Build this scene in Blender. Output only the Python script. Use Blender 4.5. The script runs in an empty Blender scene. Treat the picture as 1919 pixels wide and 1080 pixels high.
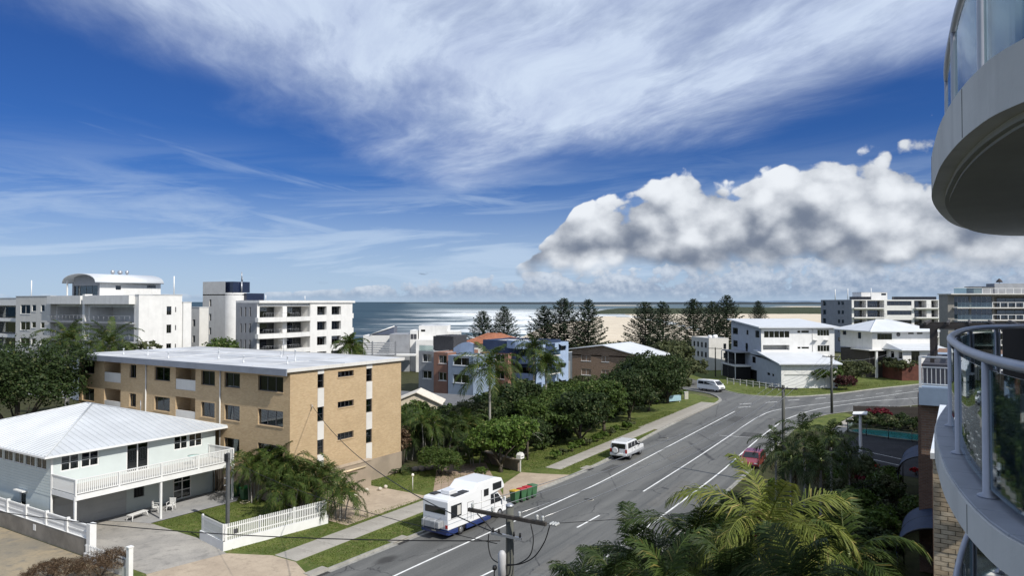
import bpy, bmesh, math, random
import numpy as np
from mathutils import Vector, Matrix, Euler

# ------------------------------------------------------------------ frame
# world x runs along the street away from the balcony, world y to the left across it, z up;
# the camera stands over the origin, 16 m above the road, and looks between the two axes
UX, UY = 0.5311, 0.8472
FPX, CXP, CYP, HCAM = 1340.0, 959.5, 540.0, 16.0
PITCH = math.atan(26.0 / FPX)
scene = bpy.context.scene
C = scene.collection
PI = math.pi


def R(d):
    return math.radians(d)


# ------------------------------------------------------------------ camera
cam_d = bpy.data.cameras.new("camera")
cam = bpy.data.objects.new("camera", cam_d)
C.objects.link(cam)
cam.location = (0, 0, HCAM)
cam_d.sensor_width = 36.0
cam_d.lens = 36.0 * FPX / 1919.0
cam_d.clip_start = 0.05
cam_d.clip_end = 90000.0
fwd = Vector((UY * math.cos(PITCH), UX * math.cos(PITCH), math.sin(PITCH)))
cam.rotation_euler = fwd.to_track_quat('-Z', 'Y').to_euler()
scene.camera = cam

# ------------------------------------------------------------------ look
scene.view_settings.view_transform = 'Standard'
scene.view_settings.look = 'None'
scene.view_settings.gamma = 1.0
scene.view_settings.use_curve_mapping = False
scene.view_settings.exposure = 0.36
scene.render.engine = 'CYCLES'
scene.cycles.max_bounces = 6
scene.cycles.diffuse_bounces = 3
scene.cycles.glossy_bounces = 3
scene.cycles.transmission_bounces = 4
scene.cycles.transparent_max_bounces = 12
scene.cycles.caustics_reflective = False
scene.cycles.caustics_refractive = False
scene.cycles.use_denoising = True
scene.cycles.sample_clamp_indirect = 4.0

# ------------------------------------------------------------------ sun
SUN_EL = R(42)
SUN_H = Vector((-0.20, -0.98, 0)).normalized()        # horizontal direction towards the sun
SUN_DIR = Vector((SUN_H.x * math.cos(SUN_EL), SUN_H.y * math.cos(SUN_EL), math.sin(SUN_EL)))
sun_d = bpy.data.lights.new("sun", 'SUN')
sun_d.energy = 3.75
sun_d.angle = R(0.53)
sun_d.color = (1.0, 0.955, 0.88)
sun = bpy.data.objects.new("sun", sun_d)
C.objects.link(sun)
sun.rotation_euler = (-SUN_DIR).to_track_quat('-Z', 'Y').to_euler()


# ------------------------------------------------------------------ node helper
class NV:
    """A node socket that can be used in arithmetic."""
    def __init__(self, nt, s):
        self.nt, self.s = nt, s

    def m(self, op, *o, clamp=False):
        n = self.nt.nodes.new('ShaderNodeMath')
        n.operation = op
        n.use_clamp = clamp
        for i, v in enumerate((self,) + o):
            if isinstance(v, NV):
                self.nt.links.new(v.s, n.inputs[i])
            else:
                n.inputs[i].default_value = v
        return NV(self.nt, n.outputs[0])

    def __add__(self, o): return self.m('ADD', o)
    def __radd__(self, o): return self.m('ADD', o)
    def __sub__(self, o): return self.m('SUBTRACT', o)
    def __rsub__(self, o): return (self * -1.0) + o
    def __mul__(self, o): return self.m('MULTIPLY', o)
    def __rmul__(self, o): return self.m('MULTIPLY', o)
    def __truediv__(self, o): return self.m('DIVIDE', o)
    def mn(self, o): return self.m('MINIMUM', o)
    def mx(self, o): return self.m('MAXIMUM', o)
    def clamp(self): return self.m('ADD', 0.0, clamp=True)

    def sm(self, a, b):
        n = self.nt.nodes.new('ShaderNodeMapRange')
        n.interpolation_type = 'SMOOTHSTEP'
        self.nt.links.new(self.s, n.inputs[0])
        lo, hi, t0, t1 = (a, b, 0.0, 1.0) if a < b else (b, a, 1.0, 0.0)
        n.inputs[1].default_value, n.inputs[2].default_value = lo, hi
        n.inputs[3].default_value, n.inputs[4].default_value = t0, t1
        return NV(self.nt, n.outputs[0])

    def curve(self, pts):
        n = self.nt.nodes.new('ShaderNodeFloatCurve')
        c = n.mapping.curves[0]
        c.points[0].location = pts[0]
        c.points[1].location = pts[-1]
        for p in pts[1:-1]:
            c.points.new(*p)
        n.mapping.update()
        self.nt.links.new(self.s, n.inputs[1])
        n.inputs[0].default_value = 1.0
        return NV(self.nt, n.outputs[0])


def vec(nt, x, y, z):
    n = nt.nodes.new('ShaderNodeCombineXYZ')
    for i, v in enumerate((x, y, z)):
        if isinstance(v, NV):
            nt.links.new(v.s, n.inputs[i])
        else:
            n.inputs[i].default_value = v
    return n.outputs[0]


def noise(nt, v, scale=1.0, detail=6.0, rough=0.55, dist=0.0, kind='FBM'):
    n = nt.nodes.new('ShaderNodeTexNoise')
    n.noise_dimensions = '3D'
    nt.links.new(v, n.inputs['Vector'])
    n.inputs['Scale'].default_value = scale
    n.inputs['Detail'].default_value = detail
    n.inputs['Roughness'].default_value = rough
    n.inputs['Distortion'].default_value = dist
    return NV(nt, n.outputs[0])


def cmix(nt, f, a, b):
    n = nt.nodes.new('ShaderNodeMix')
    n.data_type = 'RGBA'
    if isinstance(f, NV):
        nt.links.new(f.s, n.inputs[0])
    else:
        n.inputs[0].default_value = f
    for i, v in ((6, a), (7, b)):
        if isinstance(v, (tuple, list)):
            n.inputs[i].default_value = (*v[:3], 1.0)
        else:
            nt.links.new(v, n.inputs[i])
    return n.outputs[2]


# ------------------------------------------------------------------ world: clear blue sky, a high sheet of cirrus, a bank of cumulus
def make_world():
    w = bpy.data.worlds.new("World")
    scene.world = w
    w.use_nodes = True
    nt = w.node_tree
    nt.nodes.clear()
    out = nt.nodes.new('ShaderNodeOutputWorld')
    bg = nt.nodes.new('ShaderNodeBackground')
    nt.links.new(bg.outputs[0], out.inputs[0])
    sky = nt.nodes.new('ShaderNodeTexSky')
    sky.sky_type = 'NISHITA'
    sky.sun_disc = False
    sky.sun_elevation = SUN_EL
    sky.sun_rotation = math.atan2(SUN_H.x, SUN_H.y)
    sky.altitude = 20.0
    sky.air_density = 1.0
    sky.dust_density = 0.25
    sky.ozone_density = 2.0
    tc = nt.nodes.new('ShaderNodeTexCoord')
    sep = nt.nodes.new('ShaderNodeSeparateXYZ')
    nt.links.new(tc.outputs['Generated'], sep.inputs[0])
    dx, dy, dz = (NV(nt, sep.outputs[i]) for i in range(3))
    right = dx * UX - dy * UY
    ahead = dx * UY + dy * UX
    az = right.m('ARCTAN2', ahead)                    # degrees-free azimuth about the view
    el = dz.m('ARCSINE')
    # ---- cirrus on a high plane
    dzc = dz.mx(0.03)
    px, py = right / dzc, ahead / dzc
    pv = vec(nt, px, py, 0.0)
    warp = noise(nt, vec(nt, px * 0.55, py * 0.55, 3.1), 1.0, 3.0, 0.5)
    fine = noise(nt, vec(nt, px * 1.5 + py * 0.55 + warp * 1.6, py * 0.55 - px * 0.25, 7.7), 1.0, 8.0, 0.62)
    wisp = noise(nt, vec(nt, px * 2.6 + warp * 2.0, py * 0.9, 1.7), 1.6, 6.0, 0.6)
    # wedge with its tip ahead: distance inside the two edges (plane units)
    left_in = (px + 0.50) * 0.955 - (py - 6.6) * 0.274
    right_in = (px + 0.50) * -0.80 - (py - 6.6) * 0.60
    wedge = left_in.mn(right_in) + (warp - 0.5) * 1.5 + (fine - 0.5) * 0.9
    fil = noise(nt, vec(nt, px * 3.4 + py * 1.3 + warp * 3.0, py * 0.8 - px * 0.4, 12.0), 1.0, 7.0, 0.65)
    cir = wedge.sm(-0.25, 1.25) * (0.62 + 0.75 * fine.sm(0.25, 0.75)) * (0.62 + 0.75 * wisp) * (0.68 + 0.62 * fil)
    cir = cir.clamp()
    # thin veil and streaks low over the horizon
    hz = vec(nt, az * 2.2, el * 16.0 - az * 1.1, 0.4)
    veil_n = noise(nt, hz, 1.6, 7.0, 0.6, 0.6)
    streak = noise(nt, vec(nt, az * 3.0, el * 34.0 + az * 7.0, 5.0), 1.0, 5.0, 0.55, 0.4)
    veil = el.sm(0.23, 0.05) * veil_n.sm(0.30, 0.66) * 0.80
    veil = veil.mx(el.sm(0.25, 0.13) * el.sm(0.02, 0.10) * streak.sm(0.53, 0.74) * 0.55)
    veil = veil.mx(el.sm(0.19, 0.0) * 0.70)
    # ---- cumulus: envelopes over azimuth filled with rounded billows (layered cells), lit from above
    def cells(v, sc):
        n = nt.nodes.new('ShaderNodeTexVoronoi')
        n.voronoi_dimensions = '2D'
        n.feature = 'SMOOTH_F1'
        n.inputs['Smoothness'].default_value = 0.35
        n.inputs['Scale'].default_value = sc
        nt.links.new(v, n.inputs['Vector'])
        return 1.0 - NV(nt, n.outputs['Distance']) * 1.25

    def billow(x, y, seed, fine=True, coarse=False):
        w1 = noise(nt, vec(nt, x * 1.3, y * 1.3, seed + 2.0), 1.0, 3.0, 0.5) - 0.5
        w2 = noise(nt, vec(nt, x * 1.3 + 31.0, y * 1.3, seed + 5.0), 1.0, 3.0, 0.5) - 0.5
        xx, yy = x + w1 * 0.55, y + w2 * 0.55
        v = vec(nt, xx + seed * 7.0, yy, 0.0)
        f = noise(nt, vec(nt, x * 5.0, y * 5.0, seed), 1.0, 4.0, 0.6) - 0.5
        if not fine:                                   # for the small distant clouds plain noise is enough
            n = noise(nt, vec(nt, x * 0.9, y * 0.9, seed), 1.0, 5.0, 0.55) * 0.95
            return n + f * 0.10, n
        big = cells(v, 0.85) * 0.50 + cells(v, 2.0) * 0.34
        if coarse:
            return None, big
        return big + cells(v, 5.0) * 0.17 + f * 0.22 + 0.02, big

    def bank(seed, base0, tops, scale, soft, amp, loosen, fine=True):
        a01 = (az * (1.0 / (2 * PI)) + 0.5)
        top = a01.curve(tops)
        x, y = az * scale, el * scale * 1.2
        b1, s1 = billow(x, y, seed, fine)
        _, s2 = billow(x + 0.12, y + 0.30, seed, fine, True)
        nb = noise(nt, vec(nt, az * scale * 0.42, el * scale * 0.5, seed + 9.0), 1.0, 3.0, 0.5)
        base = base0 + (noise(nt, vec(nt, az * 14.0, 0.0, seed + 4.0), 1.0, 3.0, 0.5) - 0.5) * soft
        h = (el - base) / (top - base).mx(0.004)       # 0 at the base, 1 at the mean top
        crisp = noise(nt, vec(nt, x * 2.6, y * 2.6, seed + 1.0), 1.0, 6.0, 0.62) - 0.5
        d = (1.06 - h) * amp + (b1 - 0.46) * 3.0 + (nb - 0.5) * loosen - (h - 1.02).mx(0.0) * 5.0 + crisp * 0.5
        low = el - base + (b1 - 0.46) * soft * 0.8
        dens = d.sm(-0.05, 0.30) * low.sm(-0.012, 0.016) * (top - base).sm(0.001, 0.008)
        lit = (s1 - s2) * 1.5 + h * 0.78 + (b1 - 0.46) * 0.9 + (nb - 0.5) * 1.0 + crisp * 1.1 - 0.10
        return dens.clamp(), lit.sm(-0.48, 1.22)
    D = lambda deg: 0.5 + deg / 360.0
    T = lambda px_, py_: math.atan((566 - py_) / FPX * math.cos(math.atan((px_ - CXP) / FPX)))
    A = lambda px_: D(math.degrees(math.atan((px_ - CXP) / FPX)))
    e0 = T(1300, 499)
    tops_big = [(0.0, 0.11), (0.16, 0.0), (0.25, 0.10), (0.33, 0.0), (A(400), 0.0), (A(940), e0 - .008), (A(1000), T(1000, 470)), (A(1050), T(1050, 425)), (A(1110), T(1110, 385)),
                (A(1200), T(1200, 352)), (A(1300), T(1300, 338)), (A(1345), T(1345, 365)), (A(1420), T(1420, 345)), (A(1500), T(1500, 306)),
                (A(1570), T(1570, 318)), (A(1640), T(1640, 282)), (A(1740), T(1740, 262)), (A(1800), T(1800, 300)), (A(1919), T(1919, 330)), (0.66, 0.12), (0.75, 0.0), (0.86, 0.11), (1.0, 0.11)]
    d1, l1 = bank(2.3, e0, tops_big, 11.0, 0.04, 1.9, 0.7)
    tops_low = [(0.0, 0.03), (A(300), 0.010), (A(560), 0.014), (A(700), 0.022), (A(900), 0.036), (A(1200), 0.045), (A(1500), 0.055), (A(1900), 0.062), (0.8, 0.03), (1.0, 0.03)]
    d2, l2 = bank(6.1, 0.004, tops_low, 44.0, 0.008, 0.8, 1.5, False)
    # small dark flat clouds drifting in front
    sn = noise(nt, vec(nt, az * 22.0, el * 95.0, 4.4), 1.0, 5.0, 0.55)
    d3 = sn.sm(0.60, 0.68) * el.sm(0.022, 0.030) * el.sm(0.047, 0.036) * az.sm(-0.36, -0.22) * az.sm(0.05, -0.05)
    tint = nt.nodes.new('ShaderNodeMix')
    tint.data_type = 'RGBA'
    tint.blend_type = 'MULTIPLY'
    tint.inputs[0].default_value = 1.0
    nt.links.new(sky.outputs[0], tint.inputs[6])
    tint.inputs[7].default_value = (0.165, 0.36, 0.76, 1.0)   # a polarised, deep winter blue
    col = tint.outputs[2]
    K = 1.0 / SKY_STRENGTH
    def g(r, gg, b, k=1.0):
        return (r * K * k, gg * K * k, b * K * k)
    col = cmix(nt, veil.clamp(), col, g(0.44, 0.54, 0.67))
    col = cmix(nt, cir, col, cmix(nt, fil.sm(0.3, 0.7), g(0.37, 0.44, 0.60), g(0.49, 0.57, 0.70)))
    c2 = cmix(nt, l2, g(0.19, 0.25, 0.36), g(0.52, 0.57, 0.64))
    col = cmix(nt, d2 * 0.85, col, c2)
    col = cmix(nt, d3 * 0.8, col, g(0.17, 0.22, 0.31))
    c1 = cmix(nt, l1, g(0.140, 0.170, 0.230), g(0.66, 0.69, 0.73))
    col = cmix(nt, d1, col, c1)
    nt.links.new(col, bg.inputs[0])
    bg.inputs[1].default_value = SKY_STRENGTH


SKY_STRENGTH = 0.075
make_world()


# ------------------------------------------------------------------ helpers
rnd = random.Random(7)


def spot(px, depth):
    """ground position under a given column of the photograph at a given distance ahead"""
    X = (px - CXP) / FPX * depth
    return (X * UX + depth * UY, -X * UY + depth * UX)


def ua(px, v):
    a = (px - CXP) / FPX
    return (UY * v + UX * v * a) / (UX - UY * a)


def va(px, u):
    a = (px - CXP) / FPX
    return (UX * u - UY * u * a) / (UY + UX * a)


def hz(py, depth):
    """height of a photograph row at a given distance ahead"""
    return HCAM - (py - 566.0) / FPX * depth


CAMROT = math.atan2(-UY, UX)          # rotation that lines local x up with the picture's right


def frame(px, depth, z=0.0):
    u, v = spot(px, depth)
    return (u, v, z)


MATS = {}


def mat(name, color, rough=0.6, var=0.10, scale=3.0, bump=0.0, bscale=30.0, metal=0.0, spec=0.4, dirt=0.0, dirt_col=(0.12, 0.10, 0.08), stretch=(1, 1, 1), coat=0.0, space='Object', streak=0.0):
    """procedural Principled material: base colour broken up by two octaves of noise, optional blotchy dirt and fine relief"""
    if name in MATS:
        return MATS[name]
    m = bpy.data.materials.new(name)
    m.use_nodes = True
    nt = m.node_tree
    bs = nt.nodes['Principled BSDF']
    tc = nt.nodes.new('ShaderNodeTexCoord')
    mp = nt.nodes.new('ShaderNodeMapping')
    mp.inputs['Scale'].default_value = stretch
    nt.links.new(tc.outputs[space], mp.inputs[0])
    v = mp.outputs[0]
    n = noise(nt, v, scale, 5.0, 0.6)
    dark = tuple(c * (1 - var * 1.6) for c in color)
    lite = tuple(min(1.0, c * (1 + var)) for c in color)
    col = cmix(nt, n.sm(0.3, 0.7), dark, lite)
    if dirt > 0:
        dn = noise(nt, v, scale * 0.35 + 0.05, 6.0, 0.65, 0.5)
        col = cmix(nt, dn.sm(0.48, 0.75) * dirt, col, dirt_col)
    if streak > 0:                                   # rain streaks running down the wall
        sm_ = nt.nodes.new('ShaderNodeMapping')
        sm_.inputs['Scale'].default_value = (2.2, 2.2, 0.12)
        nt.links.new(tc.outputs[space], sm_.inputs[0])
        sn_ = noise(nt, sm_.outputs[0], 1.0, 5.0, 0.65)
        col = cmix(nt, sn_.sm(0.50, 0.78) * streak, col, tuple(c * 0.55 for c in color))
    nt.links.new(col, bs.inputs['Base Color'])
    bs.inputs['Roughness'].default_value = rough
    bs.inputs['Metallic'].default_value = metal
    bs.inputs['Specular IOR Level'].default_value = spec
    bs.inputs['Coat Weight'].default_value = coat
    bs.inputs['Coat Roughness'].default_value = 0.05
    if bump > 0:
        bn = noise(nt, v, bscale, 4.0, 0.6)
        b = nt.nodes.new('ShaderNodeBump')
        b.inputs['Strength'].default_value = 1.0
        b.inputs['Distance'].default_value = bump
        nt.links.new(bn.s, b.inputs['Height'])
        nt.links.new(b.outputs[0], bs.inputs['Normal'])
    MATS[name] = m
    return m


def glass(name, tint=(0.5, 0.6, 0.65), refl=0.10, clear=0.75, rough=0.02):
    """thin pane: partly see-through, partly mirror by viewing angle"""
    if name in MATS:
        return MATS[name]
    m = bpy.data.materials.new(name)
    m.use_nodes = True
    nt = m.node_tree
    nt.nodes.clear()
    out = nt.nodes.new('ShaderNodeOutputMaterial')
    fr = nt.nodes.new('ShaderNodeLayerWeight')
    fr.inputs[0].default_value = 0.18
    f = (NV(nt, fr.outputs['Fresnel']) * 0.8 + refl).clamp()
    tr = nt.nodes.new('ShaderNodeBsdfTransparent')
    tr.inputs[0].default_value = (*[t * clear for t in tint], 1)
    gl = nt.nodes.new('ShaderNodeBsdfGlossy')
    gl.inputs[0].default_value = (0.9, 0.95, 1.0, 1)
    gl.inputs['Roughness'].default_value = rough
    mx = nt.nodes.new('ShaderNodeMixShader')
    nt.links.new(f.s, mx.inputs[0])
    nt.links.new(tr.outputs[0], mx.inputs[1])
    nt.links.new(gl.outputs[0], mx.inputs[2])
    nt.links.new(mx.outputs[0], out.inputs[0])
    MATS[name] = m
    return m


def leafmat(name, c1, c2, c3=None, trans=0.25, rough=0.55, spec=0.18):
    """foliage: colour differs from leaf to leaf, a little light passes through"""
    if name in MATS:
        return MATS[name]
    m = bpy.data.materials.new(name)
    m.use_nodes = True
    nt = m.node_tree
    bs = nt.nodes['Principled BSDF']
    ge = nt.nodes.new('ShaderNodeNewGeometry')
    r = NV(nt, ge.outputs['Random Per Island'])
    tc = nt.nodes.new('ShaderNodeTexCoord')
    big = noise(nt, tc.outputs['Object'], 0.9, 2.0, 0.5)
    col = cmix(nt, (r * 0.7 + big.sm(0.35, 0.65) * 0.3).clamp(), c1, c2)
    if c3:
        col = cmix(nt, (r * 37.7).m('FRACT').sm(0.90, 0.97), col, c3)
    nt.links.new(col, bs.inputs['Base Color'])
    bs.inputs['Roughness'].default_value = rough
    bs.inputs['Specular IOR Level'].default_value = spec
    tl = nt.nodes.new('ShaderNodeBsdfTranslucent')
    nt.links.new(cmix(nt, 0.5, col, tuple(min(1, c * 1.6) for c in c2)), tl.inputs[0])
    mx = nt.nodes.new('ShaderNodeMixShader')
    mx.inputs[0].default_value = trans
    nt.links.new(bs.outputs[0], mx.inputs[1])
    nt.links.new(tl.outputs[0], mx.inputs[2])
    nt.links.new(mx.outputs[0], nt.nodes['Material Output'].inputs[0])
    MATS[name] = m
    return m


class MB:
    """collects shapes for ONE mesh"""
    def __init__(self):
        self.v, self.f, self.mi, self.cur, self.sm = [], [], [], 0, []
        self.smooth = False

    def add(self, vs, fs):
        o = len(self.v)
        self.v.extend([tuple(p) for p in vs])
        for f in fs:
            self.f.append(tuple(i + o for i in f))
            self.mi.append(self.cur)
            self.sm.append(self.smooth)
        return self

    def box(self, x0, x1, y0, y1, z0, z1):
        if x0 > x1: x0, x1 = x1, x0
        if y0 > y1: y0, y1 = y1, y0
        if z0 > z1: z0, z1 = z1, z0
        return self.add([(x0, y0, z0), (x1, y0, z0), (x1, y1, z0), (x0, y1, z0), (x0, y0, z1), (x1, y0, z1), (x1, y1, z1), (x0, y1, z1)],
                        [(0, 3, 2, 1), (4, 5, 6, 7), (0, 1, 5, 4), (1, 2, 6, 5), (2, 3, 7, 6), (3, 0, 4, 7)])

    def quad(self, a, b, c, d):
        return self.add([a, b, c, d], [(0, 1, 2, 3)])

    def prism(self, poly, z0, z1):
        n = len(poly)
        a = sum(poly[i][0] * poly[(i + 1) % n][1] - poly[(i + 1) % n][0] * poly[i][1] for i in range(n))
        if a < 0:
            poly = poly[::-1]
        vs = [(p[0], p[1], z0) for p in poly] + [(p[0], p[1], z1) for p in poly]
        fs = [tuple(range(n - 1, -1, -1)), tuple(range(n, 2 * n))]
        fs += [(i, (i + 1) % n, n + (i + 1) % n, n + i) for i in range(n)]
        return self.add(vs, fs)

    def profile(self, pts, y0, y1):
        """closed outline in x/z pushed from y0 to y1"""
        n = len(pts)
        a = sum(pts[i][0] * pts[(i + 1) % n][1] - pts[(i + 1) % n][0] * pts[i][1] for i in range(n))
        if a < 0:
            pts = pts[::-1]
        vs = [(p[0], y0, p[1]) for p in pts] + [(p[0], y1, p[1]) for p in pts]
        fs = [tuple(range(n)), tuple(range(2 * n - 1, n - 1, -1))]
        fs += [((i + 1) % n, i, n + i, n + (i + 1) % n) for i in range(n)]
        return self.add(vs, fs)

    def tube(self, pts, r, seg=8, cap=True):
        pts = [Vector(p) for p in pts]
        n = len(pts)
        rs = r if isinstance(r, (list, tuple)) else [r] * n
        vs, fs = [], []
        up = None
        for i, p in enumerate(pts):
            t = (pts[min(i + 1, n - 1)] - pts[max(i - 1, 0)])
            t = t.normalized() if t.length > 1e-9 else Vector((0, 0, 1))
            if up is None:
                up = Vector((0, 0, 1)) if abs(t.z) < 0.9 else Vector((1, 0, 0))
            a = t.cross(up)
            a = a.normalized() if a.length > 1e-6 else t.orthogonal().normalized()
            b = a.cross(t).normalized()
            up = b
            for k in range(seg):
                an = 2 * PI * k / seg
                vs.append(p + (a * math.cos(an) + b * math.sin(an)) * rs[i])
        for i in range(n - 1):
            for k in range(seg):
                k2 = (k + 1) % seg
                fs.append((i * seg + k, i * seg + k2, (i + 1) * seg + k2, (i + 1) * seg + k))
        if cap:
            fs.append(tuple(range(seg - 1, -1, -1)))
            fs.append(tuple((n - 1) * seg + k for k in range(seg)))
        s, self.smooth = self.smooth, True
        self.add(vs, fs)
        self.smooth = s
        return self

    def lathe(self, prof, c=(0, 0, 0), seg=16, axis='z'):
        vs, fs = [], []
        n = len(prof)
        for r, h in prof:
            for k in range(seg):
                a = 2 * PI * k / seg
                if axis == 'z':
                    vs.append((c[0] + r * math.cos(a), c[1] + r * math.sin(a), c[2] + h))
                elif axis == 'y':
                    vs.append((c[0] + r * math.cos(a), c[1] + h, c[2] + r * math.sin(a)))
                else:
                    vs.append((c[0] + h, c[1] + r * math.cos(a), c[2] + r * math.sin(a)))
        for i in range(n - 1):
            for k in range(seg):
                k2 = (k + 1) % seg
                fs.append((i * seg + k, i * seg + k2, (i + 1) * seg + k2, (i + 1) * seg + k))
        fs.append(tuple(range(seg - 1, -1, -1)))
        fs.append(tuple((n - 1) * seg + k for k in range(seg)))
        s, self.smooth = self.smooth, True
        self.add(vs, fs)
        self.smooth = s
        return self

    def mesh(self, name, mats):
        me = bpy.data.meshes.new(name)
        me.from_pydata(self.v, [], self.f)
        mats = mats if isinstance(mats, (list, tuple)) else [mats]
        for m in mats:
            me.materials.append(m)
        me.polygons.foreach_set('material_index', self.mi)
        me.polygons.foreach_set('use_smooth', self.sm)
        me.update()
        return me

    def build(self, name, mats, parent=None, bevel=0.0, loc=None, rz=0.0, seg=2):
        o = bpy.data.objects.new(name, self.mesh(name, mats))
        C.objects.link(o)
        if parent is not None:
            o.parent = parent
        if loc is not None:
            o.location = loc
        o.rotation_euler.z = rz
        if bevel > 0:
            b = o.modifiers.new('bevel', 'BEVEL')
            b.width = bevel
            b.segments = seg
            b.limit_method = 'ANGLE'
            b.angle_limit = R(35)
            b.harden_normals = False
        return o


def tag(o, label=None, cat=None, group=None, kind=None):
    if label: o['label'] = label
    if cat: o['category'] = cat
    if group: o['group'] = group
    if kind: o['kind'] = kind
    return o


def thing(name, label, cat, loc=(0, 0, 0), rz=0.0, group=None):
    o = bpy.data.objects.new(name, None)
    C.objects.link(o)
    o.location = loc
    o.rotation_euler.z = rz
    o.empty_display_size = 0.3
    return tag(o, label, cat, group)


def inst(name, me, parent, loc=(0, 0, 0), rot=(0, 0, 0), scale=(1, 1, 1)):
    o = bpy.data.objects.new(name, me)
    C.objects.link(o)
    o.parent = parent
    o.location = loc
    o.rotation_euler = rot
    o.scale = scale
    return o


def struct(name, mb, m):
    o = mb.build(name, m)
    o['kind'] = 'structure'
    return o


def copy_tree(o, loc=None, rz=None, label=None, parent=None, scale=None):
    c = o.copy()
    C.objects.link(c)
    c.parent = parent
    if loc is not None: c.location = loc
    if rz is not None: c.rotation_euler.z = rz
    if scale is not None: c.scale = scale
    if label: c['label'] = label
    for ch in o.children:
        copy_tree(ch, parent=c)
    return c


def sheet(poly, z):
    mb = MB()
    a = sum(poly[i][0] * poly[(i + 1) % len(poly)][1] - poly[(i + 1) % len(poly)][0] * poly[i][1] for i in range(len(poly)))
    if a < 0:
        poly = poly[::-1]
    mb.add([(p[0], p[1], z) for p in poly], [tuple(range(len(poly)))])
    return mb


def smooth_line(pts, n=8):
    """Catmull-Rom through points of any dimension"""
    P = [Vector(p) for p in pts]
    P = [P[0] * 2 - P[1]] + P + [P[-1] * 2 - P[-2]]
    out = []
    for i in range(1, len(P) - 2):
        for k in range(n):
            t = k / n
            a, b, c, d = P[i - 1], P[i], P[i + 1], P[i + 2]
            out.append(0.5 * ((2 * b) + (c - a) * t + (2 * a - 5 * b + 4 * c - d) * t * t + (3 * b - a - 3 * c + d) * t ** 3))
    out.append(P[-2])
    return out


def ribbon(pts, width, z, left=None):
    """flat strip along a 2-d line"""
    mb = MB()
    P = [Vector((p[0], p[1])) for p in pts]
    vs, fs = [], []
    for i, p in enumerate(P):
        t = (P[min(i + 1, len(P) - 1)] - P[max(i - 1, 0)]).normalized()
        nrm = Vector((-t.y, t.x))
        w = width[i] if isinstance(width, (list, tuple)) else width
        vs += [(*(p + nrm * w / 2), z), (*(p - nrm * w / 2), z)]
    for i in range(len(P) - 1):
        fs.append((2 * i, 2 * i + 1, 2 * i + 3, 2 * i + 2))
    return mb.add(vs, fs)


# ------------------------------------------------------------------ materials shared by many things
M_DARK = mat('dark_room', (0.012, 0.012, 0.014), 0.9, 0.2)  # near-black colour stands in for the darkness of unlit interiors
M_WHITE = mat('white_paint', (0.72, 0.72, 0.705), 0.5, 0.03, 2.0, dirt=0.10, dirt_col=(0.45, 0.43, 0.38))
M_WRENDER = mat('white_render', (0.70, 0.695, 0.675), 0.8, 0.04, 0.8, streak=0.35, bump=0.002, bscale=60, dirt=0.16, dirt_col=(0.42, 0.41, 0.38))
M_CREAM = mat('cream_render', (0.60, 0.585, 0.55), 0.8, 0.04, 0.8, streak=0.35, bump=0.002, bscale=60, dirt=0.16, dirt_col=(0.36, 0.35, 0.32))
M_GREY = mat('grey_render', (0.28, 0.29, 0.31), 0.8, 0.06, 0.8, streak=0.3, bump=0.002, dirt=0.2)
M_ALU = mat('window_alu', (0.10, 0.10, 0.11), 0.35, 0.05, metal=0.4)
M_WFRAME = mat('white_frame', (0.74, 0.74, 0.72), 0.4, 0.03)
M_PANE = glass('window_pane', (0.45, 0.5, 0.52), 0.08, 0.8)
M_CURT = mat('curtain', (0.50, 0.49, 0.46), 0.9, 0.08, 2.0, stretch=(9, 9, 0.3))
M_CURTB = mat('curtain_blue', (0.05, 0.26, 0.36), 0.9, 0.15, 2.0, stretch=(9, 9, 0.3))
M_SHEET = mat('white_roof_sheet', (0.58, 0.60, 0.62), 0.45, 0.04, 0.4, spec=0.5, dirt=0.10, dirt_col=(0.45, 0.46, 0.46))
M_STEEL = mat('galvanised', (0.42, 0.43, 0.45), 0.4, 0.1, 4.0, metal=0.6)
M_BLACK = mat('black_rubber', (0.014, 0.014, 0.015), 0.6, 0.1)

_win = {}


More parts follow.
